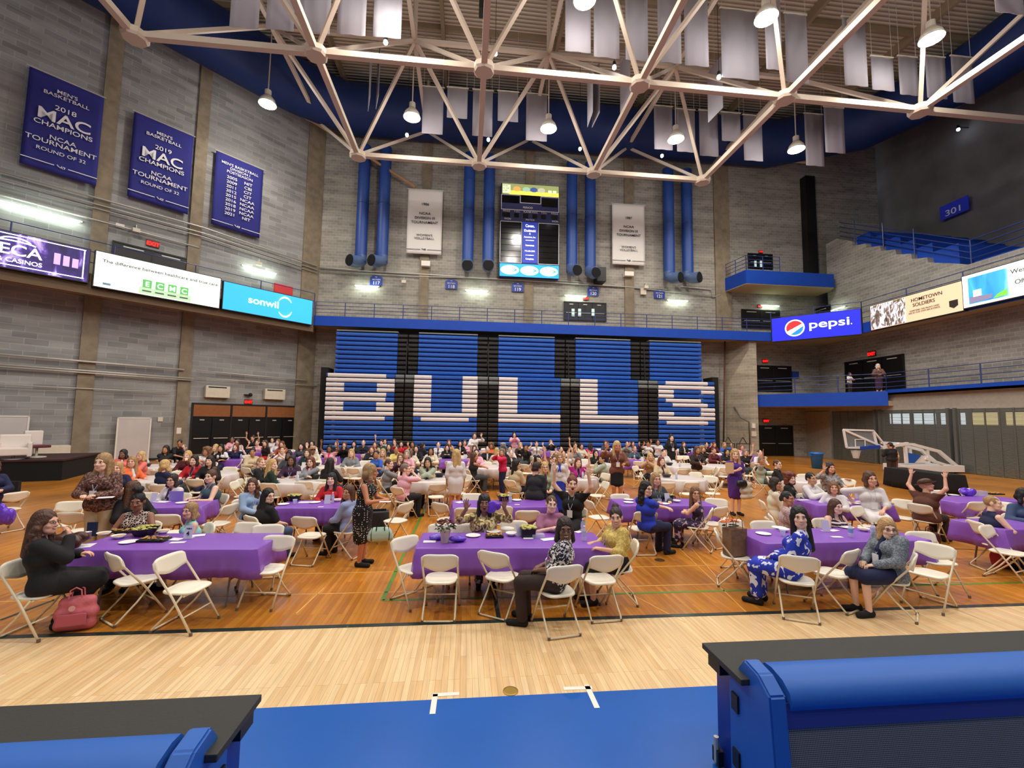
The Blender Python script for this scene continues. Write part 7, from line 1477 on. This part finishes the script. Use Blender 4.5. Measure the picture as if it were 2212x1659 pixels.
# ring of chairs around the farther tables
def ring():
    for (cx_, cy_, lb, hw) in list(TB):
        if cy_ < 10.5: continue
        for k, a in enumerate((20, 90, 160, 250, 320)):
            q = rd(a); rr_ = hw+.22 if hw < 1 else .75
            x, y = (cx_+cos(q)*(hw+.25), cy_+sin(q)*(hw+.25)) if hw < 1 else (cx_+cos(q)*hw*.7, cy_+(.72 if sin(q) > 0 else -.72))
            if any(abs(x-px_)+abs(y-py_) < .62 for px_, py_, _ in ALLP) or any(abs(x-a_)+abs(y-b_) < .62 for a_, b_ in CHAIRS): continue
            dx, dy = cx_-x, cy_-y; h = math.degrees(math.atan2(dx, -dy)) if hw < 1 else (0 if dy < 0 else 180)
            chair(x, y, h, 'empty chair %s %s' % (('right of', 'beyond', 'left of', 'in front of', 'before the right of')[k], ' '.join(lb.replace('white cloth of ', '').replace('purple cloth of ', '').split()[:12])))
ring()

# ================================================================ THINGS ON THE TABLES
PLM = mat('white_paper_plate', (236, 232, 230), .5); PAPER = mat('white_paper', (228, 226, 232), .7); FOOD = mat('fried_food', (206, 158, 88), .7, bump=1., bscale=60); SALAD = mat('yellow_green_food', (222, 216, 120), .6, bump=1., bscale=50); TRAY = mat('black_plastic', (20, 19, 21), .3); CLEAR = mat('clear_plastic', (214, 222, 240), .12, alpha=.45); CAPB = mat('blue_cap', (120, 170, 220), .4); BAGP = mat('purple_film', (106, 62, 200), .22, bump=1.2, bscale=9)
ZTB = .746
def mk(nm, mb, m, loc, lb, cat, grp=None, rz=0, smooth=False): 
    o = mb.build(nm, m, smooth=smooth); o.location = loc; o.rotation_euler = (0, 0, rz); return tag(o, lb, cat, grp)
_plate = None
def plate(x, y, lb, sq=False):
    p = flo(x, y, ZTB); mb = MB().lathe([(0, .003), (.07, .003), (.105, .016), (.109, .016), (.075, .0), (0, 0)], 24); return mk('paper_plate', mb, PLM, p, lb, 'plate', 'white plates', 0, True)
def bowl(x, y, lb, fill=None):
    p = flo(x, y, ZTB); r = empty('paper_bowl', p, 0, lb, 'bowl', 'white bowls'); MB().lathe([(0, 0), (.045, 0), (.078, .045), (.083, .046), (.048, .004), (0, .004)], 22).build('shell', PLM, r, smooth=True)
    if fill: MB().lathe([(0, .04), (.05, .036), (.07, .032), (0, .03)], 16).build('food', fill, r, smooth=True)
def bottle(x, y, lb, body=None):
    p = flo(x, y, ZTB); r = empty('water_bottle', p, 0, lb, 'bottle', 'plastic water bottles')
    MB().lathe([(0, 0), (.030, 0), (.032, .01), (.032, .055), (.029, .06), (.032, .066), (.032, .13), (.026, .155), (.013, .178), (.013, .19), (0, .19)], 18).build('bottle_body', CLEAR, r, smooth=True)
    MB().lathe([(0, .188), (.015, .188), (.015, .205), (0, .205)], 14).build('cap', PLM, r); MB().lathe([(.0325, .07), (.0325, .12)], 18, cap=False).build('wrapper', body or mat('bottle_wrapper', (196, 204, 232), .5), r)
def foodtray(x, y, lb, w_=.34, d=.2):
    p = flo(x, y, ZTB); r = empty('food_tray', p, 0, lb, 'tray', 'black catering dishes'); MB().box((-w_/2, -d/2, 0), (w_/2, d/2, .03)).build('tray', TRAY, r, bevel=.01); mb = MB(); rn = random.Random(int(x))
    for i in range(26): mb.ball((rn.uniform(-w_*.38, w_*.4), rn.uniform(-d*.36, d*.36), .035+rn.random()*.012), (.022, .016, .01), 7)
    mb.build('food', FOOD, r, smooth=True); r2 = r; return r
def saladbowl(x, y, lb, R=.17, fill=SALAD):
    p = flo(x, y, ZTB); r = empty('salad_bowl', p, 0, lb, 'bowl', 'black catering dishes'); MB().lathe([(0, 0), (R*.62, 0), (R, .10), (R*1.04, .105), (R*.95, .10), (R*.6, .01), (0, .01)], 8 if R > .15 else 20).build('shell', TRAY, r); mb = MB(); rn = random.Random(int(x+y))
    for i in range(40): a = rn.random()*6.3; q = R*.85*math.sqrt(rn.random()); mb.ball((q*cos(a), q*sin(a), .10+.03*(1-q/R)), (.03, .012, .012), 6)
    mb.build('food', fill, r, smooth=True)
def cardstand(x, y, s, lb, rz=0., h_=.17, mm=None):
    p = flo(x, y, ZTB); r = empty('table_sign', p, rz, lb, 'sign', 'table number signs'); MB().slab([(-.055, -.03, 0), (.055, -.03, 0), (.055, .015, h_), (-.055, .015, h_)], (0, .006, 0)).build('holder', mat('acrylic_sign', (206, 204, 226), .3), r); MB().box((-.055, -.03, 0), (.055, .06, .004)).build('foot', mat('acrylic_sign'), r)
    if s:
        t = text('TABLE', 0, h_*.72, .018, INKB, r, y=.004); text(s, 0, h_*.28, .055, INKB, r, y=-.022, bold=.02)
def paper(x, y, lb, w_=.21, d=.15, rz=0.):
    p = flo(x, y, ZTB+.001); return mk('paper_sheet', MB().box((-w_/2, -d/2, 0), (w_/2, d/2, .003)), PAPER, p, lb, 'paper', 'loose papers on tables', rz)
def cup(x, y, lb):
    p = flo(x, y, ZTB); return mk('plastic_cup', MB().lathe([(0, 0), (.03, 0), (.042, .09), (.044, .09), (.044, .092), (.039, .088), (.028, .004), (0, .004)], 16), CLEAR, p, lb, 'cup', 'plastic cups', 0, True)
def puffbag(x, y, z, lb, sc=(.13, .09, .07), m=BAGP, nm='plastic_bag', cat_='bag', grp=None):
    p = flo(x, y, z) ; rn = random.Random(int(x*3+y)); V, Q = shape([('e', (rn.uniform(-.6, .6)*sc[0], rn.uniform(-.5, .5)*sc[1], sc[2]*(.45+rn.random()*.5)), (sc[0]*rn.uniform(.35, .8), sc[1]*.6, sc[2]*rn.uniform(.4, .8))) for _ in range(6)]+[('p', (0, 0, .0), (0, 0, -1))], .012, .01)
    o = bpy.data.objects.new(nm, meshnp(nm, V, Q, [m])); COL.objects.link(o); o.location = p; return tag(o, lb, cat_, grp)
# table 4 (front left)
puffbag(150, 1182, ZTB, 'brown leather handbag slumped on the left end of the front left table', (.16, .10, .13), mat('brown_leather', (74, 36, 28), .4), 'handbag')
paper(172, 1180, 'printed sheet on the left end of the front left table', .28, .2, .3); mk('mug', MB().lathe([(0, 0), (.04, 0), (.042, .1), (.044, .1), (.038, .096), (.036, .005), (0, .005)], 16), PLM, flo(188, 1165, ZTB), 'white box shaped cup beside the propped tablet', 'cup', None, 0, True)
p = flo(198, 1158, ZTB); r = empty('tablet', p, .1, 'dark phone standing upright on the front left table', 'tablet'); MB().box((-.06, -.01, 0), (.06, .01, .19)).build('case', mat('navy_case', (24, 40, 72), .3), r)
for x, y, t in ((224, 1157, 'rim of the left end'), (256, 1163, 'middle left'), (352, 1152, 'before the aqua top')): bowl(x, y, 'white bowl on the front left table, '+t, FOOD)
plate(278, 1172, 'white plate at the front edge of the front left table'); saladbowl(312, 1156, 'black octagonal salad bowl heaped with pale salad on the front left table', .175)
foodtray(333, 1168, 'black tray of fried snacks on the front left table'); foodtray(262, 1150, 'black lidded tray behind the bowls on the front left table', .3, .16)
cardstand(407, 1163, '4', 'clear stand with a card reading TABLE 4 on the front left table'); paper(380, 1165, 'folded white napkin left of the number 4 card', .16, .12, -.2); paper(384, 1172, 'white envelope in front of the number 4 card', .18, .08, .1); paper(425, 1157, 'white sheet right of the number 4 card', .2, .12, .4)
# front centre table
p = flo(961, 1172, ZTB); r = empty('flower_pot', p, 0, 'potted dark red flowers in a wrapped pot on the front centre table', 'potted plant')
MB().lathe([(0, 0), (.05, 0), (.072, .14), (.078, .17), (.066, .16), (0, .15)], 9).build('wrapped_pot', mat('kraft_wrap', (206, 186, 176), .6, bump=.6, bscale=12), r)
mb = MB(); rn = random.Random(5)
for i in range(60): a, b = rn.random()*6.3, rn.random(); R_ = .11*math.sqrt(b); x, y, z = R_*cos(a), R_*sin(a), .17+rn.random()*.08; mb.slab([(x, y, z), (x+.035*cos(a+.5), y+.035*sin(a+.5), z+.01), (x+.05*cos(a), y+.05*sin(a), z-.01), (x+.035*cos(a-.5), y+.035*sin(a-.5), z+.01)], (0, 0, .002))
mb.build('leaves', mat('leaf_green', (48, 74, 36), .6), r); mb = MB()
for i in range(26):
    a, b = rn.random()*6.3, rn.random(); R_ = .12*math.sqrt(b); c = (R_*cos(a), R_*sin(a), .255+.05*(1-b)+rn.random()*.02)
    for k in range(7): q = k*.9; mb.ball((c[0]+.014*cos(q), c[1]+.014*sin(q), c[2]), (.012, .012, .008), 6)
mb.build('blossoms', mat('dark_red_petal', (96, 22, 26), .6), r, smooth=True)
puffbag(944, 1165, ZTB, 'crumpled purple gift bag left of the flower pot', (.10, .07, .05)); puffbag(985, 1171, ZTB, 'crumpled purple gift bag right of the flower pot', (.12, .08, .06))
paper(928, 1170, 'printed white card at the left end of the front centre table', .17, .11); plate(1022, 1158, 'white plate right of the purple gift bag'); foodtray(1068, 1160, 'black tray of crackers on the front centre table', .26, .15)
plate(1066, 1149, 'white plate behind the cracker tray'); bowl(1104, 1157, 'white bowl right of the cracker tray'); plate(1096, 1143, 'white plate with fork behind the white bowl'); cardstand(1122, 1157, '', 'clear acrylic sign stand on the front centre table', .5, .17)
p = flo(1140, 1158, ZTB); r = empty('salad_bowl', p, 0, 'black square bowl with yellow salad on the front centre table', 'bowl', 'black catering dishes'); MB().slab([(-.10, -.10, 0), (.10, -.10, 0), (.10, .10, 0), (-.10, .10, 0)], (0, 0, .12)).build('shell', TRAY, r); mb = MB(); rn = random.Random(9)
for i in range(40): mb.ball((rn.uniform(-.11, .11), rn.uniform(-.1, .1), .125+rn.random()*.03), (.03, .02, .014), 6)
mb.build('food', SALAD, r, smooth=True)
mk('lidded_box', MB().box((-.09, -.06, 0), (.09, .06, .045)), CLEAR, flo(1162, 1160, ZTB), 'clear plastic box beside the yellow salad', 'box'); bowl(1193, 1148, 'white bowl before the mauve turtleneck', FOOD); paper(1141, 1163, 'white napkin before the yellow salad', .14, .08); paper(1185, 1165, 'white papers by the print blouse', .22, .12, .3)
bottle(1262, 1168, 'water bottle at the right end of the front centre table'); bottle(1259, 1150, 'second water bottle behind the first at the front centre table'); paper(1250, 1149, 'white napkin beside the water bottles', .12, .1, .5); paper(1035, 1128+18, 'white badge card before the gold blouse', .1, .07)
p = flo(1063, 1075, .95); puffbag(1063, 1108, 1.0, 'purple gift bag held up beside the gold print blouse', (.12, .05, .13))
# front right table
plate(1649, 1154, 'square white plate at the left end of the front right table'); bowl(1693, 1148, 'white bowl left of the blue leaf dress'); plate(1683, 1141, 'white plate behind the white bowl of the front right table'); cup(1691, 1158, 'clear plastic cup left of the blue leaf dress'); cardstand(1784, 1148, '', 'clear acrylic sign stand on the front right table', -.2, .17)
paper(1800, 1146, 'white napkins beside the sign of the front right table', .18, .1, .3); paper(1808, 1160, 'white card at the front edge of the front right table', .16, .08, -.1); bottle(1838, 1160, 'pale blue water bottle on the front right table', CAPB); bowl(1866, 1147, 'white bowl of food on the front right table', FOOD); plate(1828, 1140, 'small white plate before the striped top')
bottle(1886, 1160, 'clear water bottle before the grey tweed'); saladbowl(1908, 1147, 'black bowl with yellow salad behind the grey tweed', .12)
# second row tables
paper(305, 1092, 'white papers on the second left table', .3, .16, .1); cardstand(332, 1084, '', 'acrylic sign on the second left table', 0); paper(350, 1084, 'lilac leaflet on the second left table', .26, .16, -.2); plate(393, 1087, 'white plate at the right of the second left table'); mk('purple_folder', MB().box((-.13, -.01, 0), (.13, .01, .19)), mat('lilac_card', (140, 124, 206), .5), flo(380, 1082, ZTB), 'lilac folder standing on the second left table', 'folder')
saladbowl(635, 1081, 'black bowl of yellow food on the table before the red jacket', .15); plate(612, 1090, 'stack of white plates left of the cup'); cup(637, 1089, 'clear plastic cup on the table before the red jacket'); paper(660, 1085, 'white box lid on the table before the red jacket', .25, .16); plate(680, 1086, 'white plate on the table before the red jacket'); cardstand(707, 1088, '', 'acrylic sign before the red jacket'); bottle(718, 1086, 'water bottle before the red jacket'); bowl(728, 1083, 'white bowl right of the water bottle', FOOD); paper(693, 1095, 'small white card at the front edge before the red jacket', .1, .06)
paper(993, 1085, 'white diamond folded napkin on the centre second table', .16, .16, .7); saladbowl(1090, 1081, 'black bowl of yellow food behind the gold print blouse', .17); plate(1116, 1081, 'white plate beside the ridged black jacket'); paper(1117, 1090, 'small white card beside the ridged black jacket', .1, .06); bottle(1102, 1087, 'lilac tinted bottle behind the gold print blouse')
plate(1358, 1080, 'white plate at the left end of the table of the royal blue top'); plate(1358, 1086, 'second white plate at the left end of the table of the royal blue top'); saladbowl(1444, 1080, 'black bowl behind the sign of the table of the royal blue top', .13); cardstand(1441, 1083, '', 'acrylic sign on the table of the royal blue top'); plate(1435, 1089, 'white plate before the royal blue top'); bowl(1462, 1085, 'white bowl beside the floral dress'); mk('clear_box', MB().box((-.1, -.07, 0), (.1, .07, .06)), CLEAR, flo(1417, 1083, ZTB), 'clear food box before the charcoal cardigan', 'box')
saladbowl(1772, 1076, 'black octagonal bowl with yellow food behind the striped top', .19); plate(1782, 1084, 'white plate before the black octagonal bowl'); bottle(1851, 1078, 'water bottle beside the white dress, left one'); bottle(1864, 1077, 'water bottle beside the white dress, right one'); paper(1735, 1080, 'white paper on the second right table', .3, .1, .1); plate(1845, 1088, 'white plate near the white dress'); mk('food_box', MB().box((-.11, -.08, 0), (.11, .08, .04)), PLM, flo(1830, 1079, ZTB), 'white food box near the white dress', 'box')
puffbag(2090, 1071, ZTB, 'crumpled purple gift bag on the far right purple table', (.17, .1, .12)); mk('clear_box', MB().box((-.12, -.07, 0), (.12, .07, .12)), CLEAR, flo(2118, 1071, ZTB), 'clear acrylic box right of the purple gift bag', 'box'); foodtray(2148, 1068, 'black tray on the far right purple table', .36, .2); plate(2060, 1070, 'white plate on the far right purple table')
# smaller ware on the farther tables
rn = random.Random(11)
for ti, (cx_, cy_, lb, hw) in enumerate(TB):
    if cy_ < 10.5: continue
    short = ' '.join(lb.replace('white cloth of the ', '').replace('purple cloth of ', '').replace('the ', '').split()[:11]); 
    for k in range(3):
        a = rn.random()*6.3; q = min(hw, .7)*.6; x, y = cx_+q*cos(a)*(1.2 if hw > 1 else 1), cy_+q*sin(a)*(.4 if hw > 1 else 1); kind = (ti+k) % 4
        if kind == 0: mk('paper_plate', MB().lathe([(0, .0), (.105, .004), (.11, .016), (0, .012)], 14), PLM, (x, y, ZTB), 'white plate on the '+short, 'plate', 'white plates')
        elif kind == 1: mk('water_bottle', MB().lathe([(0, 0), (.034, 0), (.034, .15), (.012, .19), (0, .2)], 10), mat('frosted_bottle', (206, 212, 224), .3), (x, y, ZTB), 'water bottle on the '+short, 'bottle', 'plastic water bottles', 0, True)
        elif kind == 2: mk('salad_bowl', MB().lathe([(0, 0), (.09, 0), (.15, .1), (.13, .1), (0, .09)], 12), TRAY, (x, y, ZTB), 'black bowl on the '+short, 'bowl', 'black catering dishes')
        else: mk('table_sign', MB().slab([(-.06, -.03, 0), (.06, -.03, 0), (.06, .01, .18), (-.06, .01, .18)], (0, .006, 0)), PAPER, (x, y, ZTB), 'upright card on the '+short, 'sign', 'table number signs')

# ================================================================ BAGS AND OTHER THINGS ON FLOOR AND CHAIRS
def bag(loc, rz, w_, d, h, m, lb, nm='backpack', handles=True, lean=0., taper=.9, logo=None):
    r = empty(nm, loc, rz, lb, 'bag'); V, Q = shape([('c', (-w_/2+.06, 0, .07), (w_/2-.06, 0, .07), .065*d/.13, .065*d/.13), ('c', (-w_/2*taper+.06, 0, h-.07), (w_/2*taper-.06, 0, h-.07), .06*d/.13, .06*d/.13), ('c', (-w_/2+.06, 0, h/2), (w_/2-.06, 0, h/2), .075*d/.13, .075*d/.13), ('c', (0, 0, .1), (0, 0, h-.1), .07*d/.13, .07*d/.13), ('p', (0, 0, .004), (0, 0, -1))], .014, .05)
    o = bpy.data.objects.new('body', meshnp('body', V, Q, [m])); COL.objects.link(o); o.parent = r; o.rotation_euler = (rd(lean), 0, 0)
    if handles:
        for y in (-.03, .03): MB().tube([(-.06, y, h-.02), (-.05, y, h+.07), (0, y, h+.10), (.05, y, h+.07), (.06, y, h-.02)], .008, 6).build('handle', m, r)
    return r
q = flo(160, 1362); r = bag((q.x, q.y, 0), rd(14), .38, .13, .38, mat('pink_canvas', (206, 108, 118), .8, bump=.4, bscale=20), 'pink rucksack on the floor beside the black dress', lean=-6)
MB().slab([(-.14, -.095, .08), (.14, -.095, .08), (.13, -.09, .21), (-.13, -.09, .21)], (0, .02, 0)).build('front_pocket', mat('pink_canvas_dark', (190, 92, 104), .8), r, bevel=.01); MB().lathe([(0, 0), (.03, 0), (.03, .004), (0, .004)], 16).build('round_patch', mat('patch_pink', (226, 170, 170), .7), r).location = (0, -.085, .27); r.children[-1].rotation_euler = (rd(90), 0, 0)
q = flo(842, 1170); r = empty('suitcase', (q.x-.25, q.y+.1, 0), rd(12), 'dark rolling suitcase behind the polka dot dress', 'suitcase'); MB().box((-.2, -.13, .05), (.2, .13, .58)).build('shell', mat('suitcase_black', (26, 26, 30), .5), r, bevel=.03); MB().box((-.14, -.02, .58), (.14, .0, .62)).build('handle', BLACK, r)
for sx in (-.15, .15): MB().tube([(sx-.02, 0, .03), (sx+.02, 0, .03)], .03, 10).build('wheel', BLACK, r)
r = empty('handbag', atY(822, 1148, 7.45), rd(8), 'mint green bowling handbag hanging from the arm of the polka dot dress', 'bag'); MT = mat('mint_leather', (178, 204, 184), .45)
V, Q = shape([('c', (-.14, 0, .04), (.14, 0, .04), .065, .065), ('c', (-.10, 0, .15), (.10, 0, .15), .05, .05), ('c', (-.12, 0, .1), (.12, 0, .1), .065, .065)], .012, .03); o = bpy.data.objects.new('body', meshnp('body', V, Q, [MT])); COL.objects.link(o); o.parent = r; r.location.z -= .13
for y in (-.045, .045): MB().tube([(-.07, y*1.2, .06), (-.06, y, .22), (0, y, .33), (.06, y, .22), (.07, y*1.2, .06)], .009, 6).build('handle', BLACK, r)
for sx in (-.15, .15): MB().tube([(sx*.9, -.068, .0), (sx*.95, -.068, .1), (sx*.8, -.02, .2)], .006, 5).build('piping', BLACK, r)
q = flo(812, 1083, 1.02); mk('paper_slip', MB().box((-.09, -.05, 0), (.09, .05, .004)), PAPER, (atY(832, 1084, 7.5)), 'cream paper slip held by the polka dot dress', 'paper')
q = flo(1588, 1198, .45); r = empty('paper_bag', (q.x, q.y, .45), rd(12), 'brown paper shopping bag standing on a chair with orange flowers', 'bag'); KR = mat('brown_kraft', (128, 98, 74), .8, bump=.8, bscale=9)
MB().slab([(-.15, -.09, 0), (.15, -.09, 0), (.15, .09, 0), (-.15, .09, 0)], (0, 0, .40)).build('body', KR, r)
for y in (-.09, .09): MB().tube([(-.07, y, .38), (-.06, y, .52), (0, y, .60), (.06, y, .52), (.07, y, .38)], .006, 6).build('handle', KR, r)
fl = empty('flower_bunch', (q.x-.08, q.y-.02, .87), 0, 'bunch of orange flowers in the brown paper bag', 'flowers'); mb = MB(); rn = random.Random(8)
for i in range(22):
    a, b = rn.random()*6.3, rn.random(); R_ = .12*math.sqrt(b); c = (R_*cos(a)*1.2, R_*sin(a)*.7, .06+.05*(1-b))
    for k in range(8): t = k*.8; mb.ball((c[0]+.02*cos(t), c[1]+.02*sin(t), c[2]), (.014, .014, .009), 6)
mb.build('blossoms', mat('orange_petal', (226, 122, 62), .6), fl, smooth=True); mb = MB()
for i in range(16): a = rn.random()*6.3; mb.ball((.11*cos(a), .06*sin(a), .02), (.03, .02, .01), 6)
mb.build('leaves', mat('leaf_green'), fl, smooth=True)
q = flo(2180, 1225); bag((q.x, q.y, 0), 0, .5, .2, .34, mat('red_floral_bag', (186, 48, 70), .7), 'red shopping bag on the floor near the right edge', 'tote_bag'); q = flo(1690, 1268, 0)
q = flo(1612, 1045, 0); bag((atY(1612, 1045, 11.1).x, 11.1, .45), rd(20), .40, .14, .45, mat('cream_canvas', (202, 192, 176), .8), 'cream canvas bag right of the purple dress', 'tote_bag')
p = atY(1602, 1045, 11.0); bag((p.x, 11.0, p.z-.12), rd(10), .32, .10, .24, mat('black_leather', (24, 26, 32), .35), 'black leather handbag on the arm of the purple dress', 'handbag')
p = atY(1576, 1010, 10.98); mk('folder', MB().box((-.11, -.006, -.15), (.11, .006, .13)), mat('manila_folder', (222, 186, 142), .7), p, 'tan folder held before the purple dress', 'folder')
p = flo(236, 1068, 1.0); mk('papers_in_hand', MB().box((-.10, -.07, 0), (.10, .07, .006)), PAPER, atY(228, 1075, 7.62), 'white papers held by the brown patterned blouse', 'paper', None, .4)
for x, y, s, m_, lb in ((1000, 1070, .3, 'black_leather', 'dark bag on the floor behind the aisle'), (2010, 1165, .34, 'brown_leather', 'brown bag on the floor right of the grey tweed'), (1010, 1075, .3, 'brown_leather', 'brown bag under the centre white table'), (1345, 1075, .34, 'black_leather', 'black bag beside the black skirt'), (770, 1045, .34, 'brown_leather', 'brown bag under the chair before the grey hooded top'), (530, 1018, .3, 'black_leather', 'black bag beside the sideways chairs')):
    q = flo(x, y+12); bag((q.x, q.y, 0), x*.3, s, .14, s*.8, MATS[m_], lb, 'handbag')
mk('jacket_on_chair', MB().box((-.2, -.05, 0), (.2, .02, .45)), clothmat('black'), flo(18, 1085, .5), 'black jacket draped on the chair at the left edge', 'jacket'); puffbag(8, 1140, .5, 'purple gift bag hanging at the left edge', (.16, .12, .25)); mk('red_strap', MB().box((-.03, -.02, 0), (.03, .22, .015)), mat('red_cloth', (170, 24, 44), .8), flo(1836, 1037, .78), 'red strap over a chair back on the right', 'strap')
# bin
q = flo(1765, 1012); r = empty('trash_bin', (q.x, q.y, 0), 0, 'bright blue round rubbish bin on the floor before the right doors', 'bin'); BN = mat('bin_blue', (14, 108, 200), .4)
MB().lathe([(.0, 0), (.24, 0), (.31, .78), (.35, .80), (.35, .86), (.31, .86), (.29, .80), (.22, .04), (0, .04)], 28).build('bin_body', BN, r, smooth=True)
for sx in (-1, 1): MB().box((sx*.33-.03, -.07, .70), (sx*.33+.03, .07, .76)).build('handle', BN, r)
# folded portable hoop
YH = 20.6; HM = mat('hoop_white', (232, 230, 228), .4); hp = empty('basketball_hoop', (0, 0, 0), 0, 'folded white portable basketball hoop frame with glass backboard', 'basketball hoop')
def A(x, y, Y=YH): return atY(x, y, Y)
bb = [A(1822, 928), A(1886, 930), A(1896, 968), A(1829, 967)]
for a, b in zip(bb, bb[1:]+bb[:1]): MB().bar(a, b, .08, .08).build('backboard_frame', HM, hp)
gl = MB().slab([p_+Vector((0, .03, 0)) for p_ in bb], (0, .02, 0)).build('glass_board', mat('hoop_glass', (190, 200, 205), .1, alpha=.18), hp)
inn = [A(1846, 949), A(1867, 949), A(1868, 965), A(1847, 965)]
for a, b in zip(inn, inn[1:]+inn[:1]): MB().bar(a+Vector((0, -.03, 0)), b+Vector((0, -.03, 0)), .035, .035).build('target_square', HM, hp)
MB().bar(A(1822, 928), A(1912, 968), .09, .09).build('strut', HM, hp); MB().bar(A(1886, 930), A(1912, 962), .07, .07).build('strut', HM, hp); MB().bar(A(1860, 968, YH-.1), A(1899, 965, YH-.1), .16, .16).build('blue_pad', mat('hoop_pad_blue', (26, 66, 160), .5), hp)
MB().tube([A(1841, 973)+Vector((.22*cos(t), .22*sin(t)-.2, 0)) for t in [2*pi*i/14 for i in range(14)]], .012, 6, closed=True).build('rim', mat('rim_grey', (150, 140, 136), .4), hp); MB().lathe([(.20, 0), (.12, -.35)], 14, cap=False).build('net', mat('net_white', (200, 196, 190), .9, alpha=.7), hp).location = A(1841, 974)+Vector((0, -.2, 0))
for dy_ in (0, .9):
    Y = YH+dy_; MB().bar(A(1905, 967, YH), A(1960, 958, Y), .14, .14).build('boom_arm', HM, hp); MB().bar(A(1940, 958, YH)+Vector((0, dy_, 0)), A(1975, 960, YH)+Vector((0, dy_, 0)), .12, .12).build('boom_arm', HM, hp)
    MB().bar(A(1970, 960, YH)+Vector((0, dy_, 0)), A(2028, 975, YH)+Vector((0, dy_, 0)), .14, .14).build('boom_arm', HM, hp); MB().bar(A(2028, 975, YH)+Vector((0, dy_, 0)), A(2072, 1012, YH)+Vector((0, dy_, 0)), .14, .14).build('boom_arm', HM, hp)
    MB().bar(A(1998, 990, YH)+Vector((0, dy_, 0)), A(2072, 1014, YH)+Vector((0, dy_, 0)), .12, .12).build('boom_arm', HM, hp); MB().bar(A(1955, 962, YH)+Vector((0, dy_, 0)), A(1958, 1000, YH)+Vector((0, dy_, 0)), .12, .12).build('upright', HM, hp); MB().bar(A(2003, 970, YH)+Vector((0, dy_, 0)), A(2006, 1000, YH)+Vector((0, dy_, 0)), .10, .10).build('upright', HM, hp)
pl_ = [A(1952, 960), A(2003, 970), A(2006, 1000), A(1955, 1000)]; MB().slab([pl_[3], pl_[2], pl_[2]*.5+pl_[1]*.5, pl_[3]*.5+pl_[0]*.5], (0, .03, 0)).build('side_plate', HM, hp); MB().slab([A(1957, 977, YH-.02), A(1990, 984, YH-.02), A(1975, 1000, YH-.02), A(1957, 1000, YH-.02)], (0, -.01, 0)).build('blue_panel', mat('hoop_blue_panel', (30, 88, 180), .5), hp)
e0 = A(1950, 1002); e1 = A(2076, 1012); MB().box((e0.x, YH-.1, .08), (e1.x+.1, YH+1.1, .42)).build('base', HM, hp, bevel=.02)
for x in (e0.x+.3, e1.x-.3):
    for y in (YH, YH+.95): MB().tube([(x, y-.04, .07), (x, y+.04, .07)], .07, 12).build('wheel', BLACK, hp)
# rail remains beside the wing wall: stacked black bar carts
for x, lb in ((1573, 'left'), (1605, 'right')):
    q = atY(x, 960, 29.0); r = empty('crowd_barrier', (q.x, 29.0, 0), .1, 'dark folding rail stand before the wing wall, %s one' % lb, 'rail stand', 'rail stands')
    for a, b in (((-.5, 0, 1.0), (.5, 0, 1.0)), ((-.5, 0, .5), (.5, 0, .5)), ((-.5, 0, 0), (-.5, 0, 1.0)), ((.5, 0, 0), (.5, 0, 1.0)), ((-.3, 0, 1.0), (0, 0, 1.45)), ((0, 0, 1.45), (.3, 0, 1.0))): MB().tube([a, b], .025, 6).build('bar', BLACK, r)
